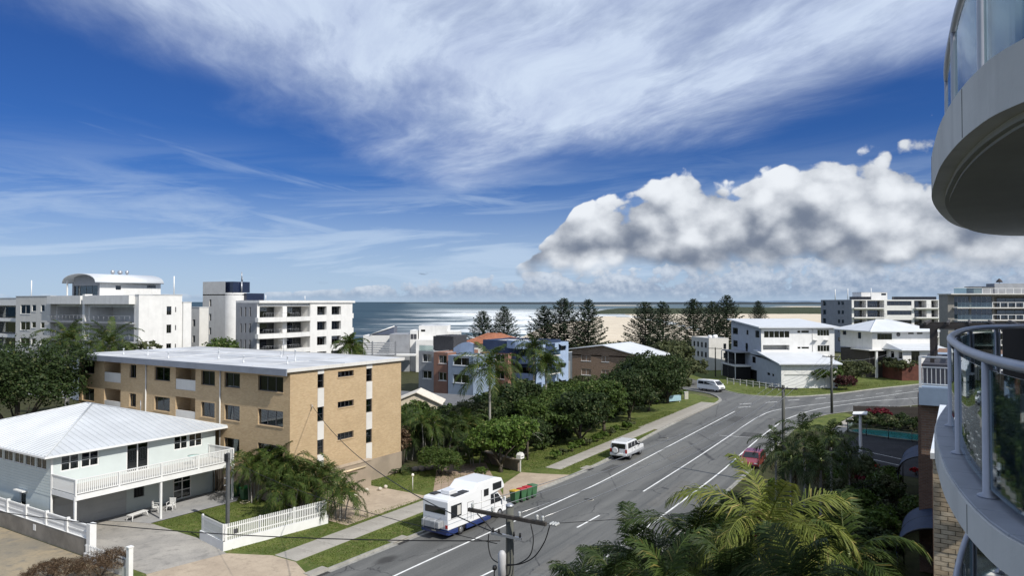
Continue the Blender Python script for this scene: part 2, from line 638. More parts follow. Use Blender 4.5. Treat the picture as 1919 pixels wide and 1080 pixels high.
def window(th, wallx, x0, x1, z0, z1, depth=0.1, bars=1, frame_m=None, sill=None, curtain=0, hbars=0, fw=0.055, name='window'):
    """a framed window as a part of thing th; wallx = (loc, rz) of its wall; x along the wall, outside is local -y"""
    loc, rz = wallx
    frame_m = frame_m or M_ALU
    w, h = round(x1 - x0, 3), round(z1 - z0, 3)
    key = (w, h, bars, hbars, frame_m.name, fw)
    if key not in _win:
        mb = MB()
        mb.box(0, w, 0, 0.06, 0, fw).box(0, w, 0, 0.06, h - fw, h).box(0, fw, 0, 0.06, fw, h - fw).box(w - fw, w, 0, 0.06, fw, h - fw)
        for i in range(bars):
            c = w * (i + 1) / (bars + 1)
            mb.box(c - fw * .45, c + fw * .45, 0.004, 0.055, fw, h - fw)
        for i in range(hbars):
            c = h * (i + 1) / (hbars + 1)
            mb.box(fw, w - fw, 0.008, 0.05, c - fw * .3, c + fw * .3)
        pm = MB().box(fw * .5, w - fw * .5, 0.028, 0.036, fw * .5, h - fw * .5)
        _win[key] = (mb.mesh(name, frame_m), pm.mesh('pane', M_PANE))
    fm, pm = _win[key]
    c, s = math.cos(rz), math.sin(rz)
    def L(x, y, z):
        return (loc[0] + x * c - y * s, loc[1] + x * s + y * c, loc[2] + z)
    o = inst(name, fm, th, L(x0, depth - 0.02, z0), (0, 0, rz))
    inst('pane', pm, o)
    if sill:
        MB().box(-0.06, w + 0.06, -depth - 0.03, 0.02, -0.08, -0.003).build('sill', sill, o)
    if curtain:
        cw = w * (0.25 + 0.35 * rnd.random())
        k = rnd.random()
        cm = M_CURTB if curtain == 2 else M_CURT
        parts = [(0.05, cw)] if k < .4 else ([(w - cw, w - 0.05)] if k < .7 else [(0.05, cw * .6), (w - cw * .6, w - 0.05)])
        for a, b in parts:
            cb = MB()
            n = max(4, int((b - a) / 0.07))
            pts = [(a + (b - a) * i / n, 0.13 + 0.03 * (i % 2)) for i in range(n + 1)]
            for i in range(n):
                cb.quad((*pts[i], 0.05), (*pts[i + 1], 0.05), (*pts[i + 1], h - 0.05), (*pts[i], h - 0.05))
                cb.quad((pts[i + 1][0], pts[i + 1][1] + .012, 0.05), (pts[i][0], pts[i][1] + .012, 0.05), (pts[i][0], pts[i][1] + .012, h - 0.05), (pts[i + 1][0], pts[i + 1][1] + .012, h - 0.05))
            cb.build('curtain', cm, o)
    return o


def wall(th, loc, rz, L, H, wins, m, name='wall', top=None, z0=0.0):
    """a wall skin L x H with real openings. wins: dicts x0,x1,z0,z1 (+ kind 'win' | 'hole' | 'log', depth, bars ...).
    'win' gets a window and a dark room behind it, 'log' is an open loggia with a back wall in the same colour and a glass door, 'hole' is left open and dark.
    top: height at the far end when the wall's top edge slopes"""
    mb = MB()
    xs = sorted({0.0, L} | {round(w['x0'], 4) for w in wins} | {round(w['x1'], 4) for w in wins})
    zs = sorted({z0, H} | {round(w['z0'], 4) for w in wins} | {round(w['z1'], 4) for w in wins})
    def inside(x, z):
        return any(w['x0'] < x < w['x1'] and w['z0'] < z < w['z1'] for w in wins)
    def zt(x, z):
        if top is not None and abs(z - H) < 1e-6:
            return H + (top - H) * x / L
        return z
    for i in range(len(xs) - 1):
        for j in range(len(zs) - 1):
            if not inside((xs[i] + xs[i + 1]) / 2, (zs[j] + zs[j + 1]) / 2):
                mb.quad((xs[i], 0, zt(xs[i], zs[j])), (xs[i + 1], 0, zt(xs[i + 1], zs[j])), (xs[i + 1], 0, zt(xs[i + 1], zs[j + 1])), (xs[i], 0, zt(xs[i], zs[j + 1])))
    for w in wins:
        a, b, c, d = w['x0'], w['x1'], w['z0'], w['z1']
        k = w.get('kind', 'win')
        dp = w.get('depth', 0.1 if k == 'win' else 1.4)
        def ring(y0, y1):
            mb.quad((a, y0, c), (a, y0, d), (a, y1, d), (a, y1, c))
            mb.quad((b, y0, d), (b, y0, c), (b, y1, c), (b, y1, d))
            mb.quad((a, y0, c), (a, y1, c), (b, y1, c), (b, y0, c))
            mb.quad((a, y1, d), (a, y0, d), (b, y0, d), (b, y1, d))
        mb.cur = 0
        ring(0, dp)
        if k == 'win':
            mb.cur = 1
            ring(dp, dp + 0.6)
            mb.quad((a, dp + .6, c), (b, dp + .6, c), (b, dp + .6, d), (a, dp + .6, d))
        elif k == 'hole':
            mb.cur = 1
            mb.quad((a, dp, c), (b, dp, c), (b, dp, d), (a, dp, d))
        else:
            mb.quad((a, dp, c), (b, dp, c), (b, dp, d), (a, dp, d))
        mb.cur = 0
    o = mb.build(name, [m, M_DARK], th, loc=loc, rz=rz)
    for w in wins:
        k = w.get('kind', 'win')
        if k == 'win':
            window(th, (loc, rz), w['x0'], w['x1'], w['z0'], w['z1'], w.get('depth', 0.1), w.get('bars', 1), w.get('fm'), w.get('sill'), w.get('curtain', 0), w.get('hbars', 0), w.get('fw', 0.055))
        elif k == 'log' and w.get('door', True):
            dp = w.get('depth', 1.4)
            dw = (w['x1'] - w['x0']) * w.get('dw', 0.62)
            x0 = w['x0'] + (w['x1'] - w['x0'] - dw) * w.get('dpos', 0.5)
            dh = min(2.1, (w['z1'] - w['z0']) - 0.12)
            bk = MB().box(x0, x0 + dw, dp - .05, dp - .012, w['z0'] + .02, w['z0'] + dh).build('dark_door_back', M_DARK, th, loc=loc, rz=rz)  # near-black panel stands in for the unlit room behind the door
            window(th, (loc, rz), x0, x0 + dw, w['z0'] + .02, w['z0'] + dh, dp - .09, w.get('bars', 2), w.get('fm'), name='glass_door')
    return o


def rails(th, pts, h, n_between, m, post_m=None, r=0.02, name='railing', baluster=True, parent=None):
    """a simple metal railing along 3-d points (one mesh: top rail, bottom rail, bars)"""
    mb = MB()
    for a, b in zip(pts[:-1], pts[1:]):
        a, b = Vector(a), Vector(b)
        mb.tube([a + Vector((0, 0, h)), b + Vector((0, 0, h))], r * 1.5, 6)
        mb.tube([a + Vector((0, 0, .1)), b + Vector((0, 0, .1))], r, 5)
        n = n_between
        for i in range(n + 1):
            p = a.lerp(b, i / n)
            mb.tube([p, p + Vector((0, 0, h))], r, 5)
    return mb.build(name, m, th if parent is None else parent)


# ------------------------------------------------------------------ the setting: ground, road, paths, sea
def ground_mat(name, cols, scale, rough=0.95, bump=0.02, bscale=8.0, space='Object', spec=0.2):
    """blend of three tones by two noises"""
    m = bpy.data.materials.new(name)
    m.use_nodes = True
    nt = m.node_tree
    bs = nt.nodes['Principled BSDF']
    tc = nt.nodes.new('ShaderNodeTexCoord')
    v = tc.outputs[space]
    n1 = noise(nt, v, scale, 6.0, 0.65)
    n2 = noise(nt, v, scale * 4.7, 5.0, 0.6)
    n3 = noise(nt, v, scale * 26, 3.0, 0.6)
    col = cmix(nt, n1.sm(0.36, 0.66), cols[0], cols[1])
    col = cmix(nt, n2.sm(0.50, 0.72) * 0.75, col, cols[2])
    col = cmix(nt, n3.sm(0.45, 0.75) * 0.3, col, tuple(c * 0.5 for c in cols[0]))
    nt.links.new(col, bs.inputs['Base Color'])
    bs.inputs['Roughness'].default_value = rough
    bs.inputs['Specular IOR Level'].default_value = spec
    if bump:
        b = nt.nodes.new('ShaderNodeBump')
        b.inputs['Distance'].default_value = bump
        bn = noise(nt, v, bscale, 6.0, 0.7)
        nt.links.new(bn.s, b.inputs['Height'])
        nt.links.new(b.outputs[0], bs.inputs['Normal'])
    MATS[name] = m
    return m


M_GRASS = ground_mat('grass_lawn', ((0.072, 0.100, 0.022), (0.125, 0.150, 0.036), (0.19, 0.165, 0.075)), 0.55, bump=0.05, bscale=14)
M_DRYGRASS = ground_mat('dry_grass', ((0.12, 0.11, 0.045), (0.17, 0.14, 0.07), (0.085, 0.10, 0.03)), 0.7, bump=0.05, bscale=14)
M_SOIL = ground_mat('garden_soil', ((0.035, 0.038, 0.016), (0.055, 0.06, 0.022), (0.07, 0.055, 0.035)), 0.8, bump=0.08, bscale=5)
M_CONC = ground_mat('concrete_path', ((0.30, 0.28, 0.245), (0.38, 0.355, 0.31), (0.25, 0.23, 0.20)), 0.5, bump=0.004, bscale=20, rough=0.85)
M_CONCD = ground_mat('concrete_old', ((0.28, 0.265, 0.24), (0.38, 0.355, 0.315), (0.20, 0.19, 0.175)), 0.32, bump=0.006, bscale=14, rough=0.9)
M_TAN = ground_mat('tan_concrete', ((0.37, 0.30, 0.225), (0.44, 0.36, 0.27), (0.30, 0.245, 0.185)), 0.5, bump=0.004, bscale=20, rough=0.85)
M_PAVER = ground_mat('paver', ((0.31, 0.235, 0.175), (0.37, 0.285, 0.21), (0.24, 0.19, 0.15)), 1.3, bump=0.004, bscale=30, rough=0.85)
M_PATIO = ground_mat('patio', ((0.30, 0.30, 0.30), (0.36, 0.355, 0.345), (0.25, 0.25, 0.25)), 0.8, bump=0.004, rough=0.8)
M_KERB = ground_mat('kerb_concrete', ((0.24, 0.235, 0.215), (0.33, 0.32, 0.29), (0.16, 0.155, 0.14)), 1.2, bump=0.005, rough=0.9)
M_SAND = ground_mat('sand', ((0.57, 0.49, 0.375), (0.63, 0.55, 0.43), (0.51, 0.435, 0.33)), 0.02, bump=0.35, bscale=0.12)
M_YARD = ground_mat('yard_concrete', ((0.22, 0.195, 0.15), (0.34, 0.275, 0.18), (0.165, 0.155, 0.135)), 0.22, bump=0.006, rough=0.9)


def asphalt():
    m = bpy.data.materials.new('asphalt')
    m.use_nodes = True
    nt = m.node_tree
    bs = nt.nodes['Principled BSDF']
    tc = nt.nodes.new('ShaderNodeTexCoord')
    sp = nt.nodes.new('ShaderNodeSeparateXYZ')
    nt.links.new(tc.outputs['Object'], sp.inputs[0])
    x, y = NV(nt, sp.outputs[0]), NV(nt, sp.outputs[1])
    long = noise(nt, vec(nt, x * 0.035, y * 0.55, 0), 1.0, 5.0, 0.6)        # wear along the wheel tracks
    blot = noise(nt, vec(nt, x * 0.22, y * 0.22, 2), 1.0, 6.0, 0.65)
    fine = noise(nt, vec(nt, x * 9, y * 9, 4), 1.0, 4.0, 0.7)
    col = cmix(nt, long.sm(0.35, 0.68), (0.080, 0.081, 0.078), (0.138, 0.138, 0.130))
    col = cmix(nt, blot.sm(0.52, 0.72) * 0.55, col, (0.070, 0.070, 0.069))
    col = cmix(nt, fine.sm(0.40, 0.75) * 0.4, col, (0.17, 0.17, 0.165))
    # meandering sealed cracks
    cr = nt.nodes.new('ShaderNodeTexVoronoi')
    cr.feature = 'DISTANCE_TO_EDGE'
    wx = noise(nt, vec(nt, x * 0.5, y * 0.5, 8), 1.0, 4.0, 0.6)
    nt.links.new(vec(nt, x * 0.10 + wx * 0.35, y * 0.17 + wx * 0.3, 0), cr.inputs['Vector'])
    cr.inputs['Scale'].default_value = 1.0
    ck = NV(nt, cr.outputs[0]).sm(0.009, 0.002) * blot.sm(0.36, 0.50)
    col = cmix(nt, ck * 0.75, col, (0.028, 0.028, 0.030))
    # an oil stain behind the parked camper
    ox, oy = (x - 33.6) * 0.62, (y - 30.3) * 1.3
    oil = ((ox * ox + oy * oy).m('SQRT') + (blot - 0.5) * 1.8).sm(0.95, 0.25)
    col = cmix(nt, oil * 0.8, col, (0.022, 0.021, 0.020))
    nt.links.new(col, bs.inputs['Base Color'])
    bs.inputs['Roughness'].default_value = 0.85
    b = nt.nodes.new('ShaderNodeBump')
    b.inputs['Distance'].default_value = 0.004
    nt.links.new(fine.s, b.inputs['Height'])
    nt.links.new(b.outputs[0], bs.inputs['Normal'])
    return m


M_ASPH = asphalt()
M_LINE = mat('road_paint', (0.72, 0.72, 0.70), 0.7, 0.10, 1.6, dirt=0.35, dirt_col=(0.30, 0.30, 0.29))

# one ground sheet: level around the streets, falling to the sea beyond the coast road
gb = MB()
xs = [-900, -400, -200, -100, -50, 0, 50, 100, 160, 240, 340, 460, 700, 1200]
ds = [-160, -60, 0, 60, 120, 180, 235, 262, 290, 330, 380, 460, 900]
gz = [-.05] * 7 + [-.6, -2.2, -4.2, -6.8, -9, -12]
vs = [(x, d, z) for d, z in zip(ds, gz) for x in xs]
nx = len(xs)
gb.add(vs, [(j * nx + i, j * nx + i + 1, (j + 1) * nx + i + 1, (j + 1) * nx + i) for j in range(len(ds) - 1) for i in range(nx - 1)])
gnd = struct('ground', gb, ground_mat('ground_cover', ((0.07, 0.085, 0.03), (0.12, 0.115, 0.055), (0.20, 0.17, 0.11)), 0.12, bump=0.1, bscale=2.0))
gnd.rotation_euler.z = CAMROT

# ---- road
left_kerb = smooth_line([(-70, 32.6), (0, 32.3), (30, 31.95), (45, 31.2), (56, 30.35), (67, 30.4), (80, 31.5), (96, 32.3), (112, 32.7), (118.3, 33.8), (123.6, 37.0), (126.7, 41.8), (131, 50), (140, 63), (156, 84)], 6)
far_kerb = smooth_line([(165, 74), (150, 52.5), (136.6, 40.8), (128.5, 35.2), (125.2, 30.6), (126.5, 24.6), (134, 18.9), (146.3, 13.4), (157.9, 7.5), (190, -9), (230, -30)], 6)
right_kerb = smooth_line([(-70, 16), (0, 16), (40, 16.2), (80, 17.3), (95, 17.8), (101.4, 17.5), (108.2, 16.5), (113, 14.4), (120, 10.2), (135, 1.2), (165, -14.5), (215, -42)], 6)
poly = [tuple(p) for p in left_kerb] + [tuple(p) for p in far_kerb] + [tuple(p) for p in right_kerb[::-1]]
struct('road', sheet(poly, 0.0), M_ASPH)


def kerb(name, pts, sgn):
    """concrete kerb with a shallow channel; sgn +1: pavement lies to the left of the line"""
    mb = MB()
    P = [Vector(p) for p in pts]
    prof = [(-0.30, 0.012), (-0.02, 0.006), (0.02, 0.115), (0.05, 0.135), (0.17, 0.137), (0.17, -0.03)]
    vs, fs = [], []
    for i, p in enumerate(P):
        t = (P[min(i + 1, len(P) - 1)] - P[max(i - 1, 0)]).normalized()
        n = Vector((-t.y, t.x)) * sgn
        vs += [(*(p + n * a), z) for a, z in prof]
    k = len(prof)
    for i in range(len(P) - 1):
        for j in range(k - 1):
            f = (i * k + j, (i + 1) * k + j, (i + 1) * k + j + 1, i * k + j + 1)
            fs.append(f if sgn < 0 else f[::-1])
    mb.add(vs, fs)
    return struct(name, mb, M_KERB)


kerb('kerb_near_camper', left_kerb, 1)
kerb('kerb_far_side', far_kerb, 1)
kerb('kerb_garden_side', right_kerb, -1)


# ---- painted lines (each its own sheet on the asphalt)
def line(pts, w=0.13, z=0.005, n=6):
    P = smooth_line(pts, n) if len(pts) > 2 else [Vector(p) for p in pts]
    return struct('road_marking', ribbon(P, w, z), M_LINE)


line([(-20, 28.6), (20, 28.3), (32, 28.12), (41.5, 27.8), (56.5, 27.2), (68, 27.35), (86, 27.7), (106, 28.05)], 0.14)
line([(57.2, 22.8), (71.4, 23.05), (85, 23.45), (96, 23.83), (104, 23.9), (110, 23.3), (116.4, 20.9), (122, 18.2), (128.6, 14.9), (138, 10.6), (147.8, 6.4), (165, -2)], 0.14)
line([(20, 18.9), (50, 19.0), (67.6, 19.25), (77, 19.7), (86, 20.1), (94, 20.3), (102, 20.25), (109, 19.4), (114.5, 18.2), (120, 16.2), (129, 11.8), (137.1, 6.2), (158, -6)], 0.15)
for a, b in (((33.3, 23.9), (35.7, 23.7)), ((45.6, 23.15), (49.1, 23.05)), ((21.5, 24.2), (25, 24.1)), ((9, 24.3), (12.5, 24.3))):
    line([a, b], 0.14)
line([(86.0, 24.6), (86.9, 19.2)], 0.12)                     # cross line near the bend
for px_, py_ in ((1400, 757), (1448, 754), (1490, 750), (1540, 746.5), (1398, 763)):
    D_ = 16 * FPX / (py_ - 566)
    u_, v_ = spot(px_, D_)
    line([(u_ - 1.0, v_ + 1.0), (u_ + 1.0, v_ - 0.35)], 0.22)
# faint dashes on the curve towards the far houses
for k in range(6):
    u_ = 134 + k * 5.2
    v_ = 16.6 - (u_ - 134) * 0.50
    line([(u_, v_ - 1.4), (u_ + 2.0, v_ - 2.4)], 0.13)

# ---- verges, paths and yards on the camper's side
LK = [tuple(p) for p in left_kerb]
verge = [(p[0], p[1] + 0.16) for p in LK if p[0] < 119] + [(119, 40), (112, 44), (-70, 44)]
struct('grass_verge', sheet(verge, 0.112), M_GRASS)
struct('back_lot', sheet([(-70, 43.9), (112, 43.9), (119, 60), (128, 80), (150, 110), (150, 190), (-70, 190)], 0.104), M_SOIL)


def slabs(name, cells, z, m, gap=0.012, thick=0.05):
    """paving as separate slabs under one piece of the setting"""
    root = bpy.data.objects.new(name, None)
    C.objects.link(root)
    root['kind'] = 'structure'
    for c in cells:
        cx, cy = sum(p[0] for p in c) / len(c), sum(p[1] for p in c) / len(c)
        q = []
        for p in c:
            d = Vector((p[0] - cx, p[1] - cy))
            k = max(0, 1 - gap / max(d.length, 1e-3))
            q.append((cx + d.x * k, cy + d.y * k))
        dz = rnd.uniform(-.004, .004)
        MB().prism([(p[0] - cx, p[1] - cy) for p in q], -thick, 0).build('paving_slab', m, root, loc=(cx, cy, z + dz))
    return root


cells = []
u0 = 30.3
path_c = lambda u: 35.55 if u < 47 else (35.55 + (33.0 - 35.55) * min(1, (u - 47) / 9.0) if u < 58 else 33.0 + (u - 58) * 0.012)
while u0 < 47.5:
    u1 = u0 + 1.65
    cells.append([(u0, path_c(u0) - 1.0), (u1, path_c(u1) - 1.0), (u1, path_c(u1) + 1.0), (u0, path_c(u0) + 1.0)])
    u0 = u1
u0 = 60.0
while u0 < 112:
    u1 = u0 + 1.8
    w = 0.85 + (u0 > 84) * 0.45
    cells.append([(u0, path_c(u0) - w), (u1, path_c(u1) - w), (u1, path_c(u1) + w), (u0, path_c(u0) + w)])
    u0 = u1
slabs('footpath', cells, 0.130, M_CONC)
struct('driveway_crossing', sheet([(22.6, 32.1), (29.0, 31.96), (30.2, 34.5), (30.2, 36.6), (28.9, 39.4), (24.2, 40.3), (22.5, 36)], 0.122), M_TAN)
struct('house_driveway', sheet([(24.25, 40.3), (28.9, 39.35), (29.72, 43.1), (29.9, 49.3), (28.2, 53.2), (24.25, 53.2)], 0.126), M_CONCD)
struct('patio', sheet([(29.9, 49.3), (36.9, 49.0), (38.4, 50.6), (38.2, 53.0), (28.3, 53.2)], 0.130), M_PATIO)
struct('house_lawn', sheet([(29.85, 49.2), (29.7, 43.2), (29.2, 40.0), (36.6, 38.7), (38.0, 44), (38.0, 50.4), (36.9, 48.9)], 0.122), M_GRASS)
struct('neighbour_yard', sheet([(-40, 44.2), (23.8, 41.3), (23.8, 95), (-40, 95)], 0.118), M_YARD)
struct('brick_forecourt', sheet([(37.0, 37.0), (46.0, 36.9), (46.1, 39.2), (46.1, 44.6), (38.2, 44.6), (37.2, 40)], 0.127), M_TAN)
struct('front_lawn', sheet([(46.2, 38.9), (50.6, 38.4), (53.2, 37.9), (53.6, 43), (51.6, 46.4), (46.2, 44.4)], 0.118), M_GRASS)
# pavers of the shared driveway: a fan from the kerb up beside the brick flats
cells = []
for i in range(13):
    t0, t1 = i / 13, (i + 1) / 13
    for j in range(9):
        s0, s1 = j / 9, (j + 1) / 9
        def q(t, s):
            a = Vector((46.6, 36.9)).lerp(Vector((55.2, 43.2)), t) if t < 0.6 else Vector((46.6, 36.9)).lerp(Vector((55.2, 43.2)), t)
            b = Vector((49.2, 31.6)).lerp(Vector((58.6, 39.8)), t)
            return tuple(a.lerp(b, s))
        cells.append([q(t0, s0), q(t1, s0), q(t1, s1), q(t0, s1)])
slabs('paved_driveway', cells, 0.131, M_PAVER, 0.02)
struct('driveway_apron', sheet([(48.6, 31.3), (52, 30.8), (56.0, 30.5), (58.6, 30.5), (57.6, 33.0), (57.1, 34.8), (52.5, 33.8)], 0.124), M_TAN)
struct('worn_strip', sheet([(84, 31.95), (95, 32.45), (111, 32.9), (111, 33.3), (95, 32.9), (84, 32.3)], 0.118), M_DRYGRASS)
struct('corner_lawn', sheet([(101, 35.2), (113, 34.2), (119, 36), (121.5, 39.5), (112, 41), (104, 40)], 0.119), M_GRASS)

# ---- far side verge and garden side
FK = [tuple(p) for p in far_kerb]
struct('far_verge', sheet([(p[0] + 0.14, p[1] + 0.05) for p in FK[::-1]] + [(170, 72), (215, 40), (260, 0), (260, -30)], 0.115), M_GRASS)
RK = [tuple(p) for p in right_kerb]
struct('garden_ground', sheet([(p[0], p[1] - 0.17) for p in RK] + [(215, -60), (-70, -60)], 0.100), M_SOIL)
struct('corner_grass', sheet([(93, 17.6), (95.5, 17.5), (101.4, 17.2), (108.2, 16.2), (112.4, 14.2), (110.5, 12.9), (104, 13.6), (96, 13.8)], 0.116), M_GRASS)
struct('corner_path', sheet([(95, 13.8), (103, 13.5), (110.6, 12.8), (119.5, 10.1), (119, 8.9), (110, 11.4), (103, 11.9), (94, 12.2)], 0.121), M_CONC)
struct('car_park', sheet([(74, 2.5), (96.5, 2.5), (95.5, 10.2), (88, 10.8), (76, 10.3)], 0.120), ground_mat('dark_asphalt', ((0.028, 0.028, 0.031), (0.04, 0.04, 0.043), (0.022, 0.022, 0.024)), 0.5, rough=0.9))
struct('garden_path', sheet([(30, 5.5), (56, 11.5), (56, 12.6), (30, 6.6)], 0.121), M_CONC)
for k in range(2):
    struct('parking_line', ribbon([Vector((79 + k * 3.2, 5.2)), Vector((81.2 + k * 3.2, 8.6))], 0.10, 0.126), M_LINE)


# ---- sea, beach, far shores (picture-aligned sheets, far away)
def place_far(name, mb, m):
    o = struct(name, mb, m)
    o.rotation_euler.z = CAMROT
    return o


def sea_mat():
    m = bpy.data.materials.new('sea_water')
    m.use_nodes = True
    nt = m.node_tree
    bs = nt.nodes['Principled BSDF']
    tc = nt.nodes.new('ShaderNodeTexCoord')
    sp = nt.nodes.new('ShaderNodeSeparateXYZ')
    nt.links.new(tc.outputs['Object'], sp.inputs[0])
    x, y = NV(nt, sp.outputs[0]), NV(nt, sp.outputs[1])
    # swell lines grow longer with distance
    s1 = noise(nt, vec(nt, x * 0.010, y * 0.022 + x * 0.004, 0), 1.0, 5.0, 0.6, 0.4)
    s2 = noise(nt, vec(nt, x * 0.035, y * 0.09, 5), 1.0, 5.0, 0.65)
    zone = (x + y * 0.15 + (s1 - 0.5) * 220).sm(-60, 120)
    near = y.sm(2600, 1100)
    band = noise(nt, vec(nt, x * 0.0035, y * 0.020 + x * 0.0015, 3), 1.0, 4.0, 0.55, 0.3)
    foam = (band * 0.75 + s2 * 0.40 + zone * 0.075).sm(0.605, 0.635) * zone * near
    tint = noise(nt, vec(nt, x * 0.0016, y * 0.003, 9), 1.0, 4.0, 0.6)
    deep = cmix(nt, tint.sm(0.35, 0.65), (0.030, 0.056, 0.080), (0.046, 0.080, 0.106))
    shal = cmix(nt, zone * 0.5, deep, (0.17, 0.22, 0.24))
    col = cmix(nt, foam, shal, (0.78, 0.80, 0.80))
    nt.links.new(col, bs.inputs['Base Color'])
    nt.links.new((foam * 0.3 + 0.6).s, bs.inputs['Roughness'])
    bs.inputs['Specular IOR Level'].default_value = 0.02
    b = nt.nodes.new('ShaderNodeBump')
    b.inputs['Distance'].default_value = 0.4
    nt.links.new((s1 * 0.6 + s2 * 0.6).s, b.inputs['Height'])
    nt.links.new(b.outputs[0], bs.inputs['Normal'])
    return m


SEA = -6.0
place_far('sea', sheet([(-60000, 250), (60000, 250), (60000, 80000), (-60000, 80000)], SEA), sea_mat())


def relief(poly_left, poly_right, d0, d1, n, k, z0, amp, seed, zedge=None):
    """uneven land between two x-limits given as functions of distance"""
    r2 = np.random.RandomState(seed)
    mb = MB()
    ph = r2.rand(12) * 6.28
    vs = []
    for j in range(n + 1):
        t = j / n
        d = d0 * (d1 / d0) ** t
        xl, xr = poly_left(d), poly_right(d)
        for i in range(k + 1):
            s = i / k
            x = xl + (xr - xl) * s
            e = min(1.0, min(s, 1 - s) * 7) * min(1.0, min(t, 1 - t) * 6)
            h = 0.5 + 0.25 * math.sin(x * 6.28 / (d * .11) + ph[0] + d * .01) + 0.25 * math.sin(d * 6.28 / (d * .2 + 10) + ph[1] + x * .013) + 0.2 * (r2.rand() - 0.5)
            z = z0 + amp * h * (e ** 0.7)
            if e <= 0: z = SEA - 1.2
            vs.append((x, d, z))
    mb.smooth = True
    mb.add(vs, [(j * (k + 1) + i, j * (k + 1) + i + 1, (j + 1) * (k + 1) + i + 1, (j + 1) * (k + 1) + i) for j in range(n) for i in range(k)])
    return mb


def PX(px, d):
    return (px - CXP) / FPX * d


lin = lambda pts: (lambda d: np.interp(d, [p[0] for p in pts], [PX(p[1], p[0]) for p in pts]))
place_far('beach', relief(lin([(300, 900), (400, 955), (520, 985), (670, 1010), (900, 1075), (1150, 1118), (1400, 1150)]), lin([(300, 1500), (1400, 1950)]), 300, 1400, 26, 60, SEA - .2, 2.4, 3), M_SAND)
M_SCRUB = ground_mat('far_scrub', ((0.035, 0.045, 0.022), (0.050, 0.060, 0.030), (0.065, 0.07, 0.04)), 0.02, bump=2.0, bscale=0.2)
place_far('mangrove_spit', relief(lin([(1250, 1105), (1600, 1115), (2400, 1160)]), lin([(1250, 2300), (2400, 2300)]), 1250, 2300, 12, 160, SEA + 2.0, 6.0, 5), M_SCRUB)
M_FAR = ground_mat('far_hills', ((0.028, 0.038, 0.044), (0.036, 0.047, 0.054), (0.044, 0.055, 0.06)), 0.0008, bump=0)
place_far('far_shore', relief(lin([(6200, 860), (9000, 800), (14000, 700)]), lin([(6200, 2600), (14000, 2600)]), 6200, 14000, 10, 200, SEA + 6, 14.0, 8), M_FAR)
place_far('sandbank', relief(lin([(2900, 1330), (3600, 1400)]), lin([(2900, 2300), (3600, 2300)]), 2900, 3700, 6, 50, SEA - .4, 1.2, 9), M_SAND)
place_far('outer_sandbank', relief(lin([(3900, 1020), (4700, 1060)]), lin([(3900, 1250), (4700, 1240)]), 3900, 4700, 6, 30, SEA - .4, 1.4, 10), M_SAND)
place_far('distant_range', relief(lin([(26000, 1240), (30000, 1240)]), lin([(26000, 2400), (30000, 2400)]), 26000, 30000, 6, 60, SEA, 80.0, 11), mat('hazy_hills', (0.13, 0.19, 0.27), 0.95, 0.04, 0.0005))  # distance haze is put into the hill colour


# ------------------------------------------------------------------ small things in and on the road
def bits():
    M_PATCH = ground_mat('asphalt_patch', ((0.074, 0.074, 0.073), (0.088, 0.088, 0.086), (0.062, 0.062, 0.061)), 0.8, bump=0.004, bscale=30, rough=0.9)
    M_PATCH2 = ground_mat('asphalt_faded', ((0.13, 0.128, 0.12), (0.15, 0.148, 0.14), (0.11, 0.11, 0.105)), 0.8, bump=0.004, bscale=30, rough=0.9)
    jr = random.Random(9)
    for (x, y, l, w, a, m) in ((39.5, 21.2, 5.5, 1.3, 4, M_PATCH2), (74, 25.5, 7, 1.1, 1, M_PATCH2), (88, 21.5, 3.5, 2.2, 3, M_PATCH), (58, 20.8, 9, .9, 1, M_PATCH2), (99, 26.0, 4.5, 1.6, 0, M_PATCH), (63.5, 28.6, 3.0, 1.0, 2, M_PATCH)):
        pts = []
        for cx, cy in ((-.5, -.5), (0, -.52), (.5, -.5), (.51, 0), (.5, .5), (0, .51), (-.5, .5), (-.51, 0)):
            px, py = cx * l + jr.uniform(-.06, .06), cy * w + jr.uniform(-.06, .06)
            c, s = math.cos(R(a)), math.sin(R(a))
            pts.append((x + px * c - py * s, y + px * s + py * c))
        struct('road_patch', sheet(pts, .003), m)
    M_IRON = mat('cast_iron', (.05, .048, .045), .7, .2, 6.0, bump=.004, bscale=40)
    for k, (x, y, lab) in enumerate(((52.5, 25.6, 'round iron manhole cover in the lane ahead of the camper'), (81.0, 29.6, 'round iron manhole cover beyond the four wheel drive'), (101.5, 22.0, 'round iron manhole cover near the road bend'))):
        t = thing('manhole_cover', lab, 'manhole cover', (x, y, .002), 0, 'manhole covers in the road')
        MB().lathe([(.42, 0), (.42, .006)], (0, 0, 0), 20).build('frame', M_KERB, t)
        MB().lathe([(.34, .0065), (.34, .012), (.30, .013)], (0, 0, 0), 20).build('lid', M_IRON, t)
    for k, (x, y, lab) in enumerate(((36.7, 31.66, 'kerb drain inlet behind the camper'), (29.8, 31.97, 'kerb drain inlet by the house driveway'), (62.0, 30.2, 'kerb drain inlet before the four wheel drive'))):
        t = thing('drain_inlet', lab, 'drain', (x, y, 0.0), R(-2), 'drain inlets in the kerb')
        MB().box(-.7, .7, .02, .62, .10, .165).build('lintel', M_CONC, t, bevel=.015)
        MB().box(-.55, .55, -.30, -.02, .006, .02).build('grate', M_IRON, t)
        for j in range(9):
            MB().box(-.5 + j * .115, -.46 + j * .115, -.28, -.04, .0205, .026).build('grate_bar', M_BLACK, t)


bits()


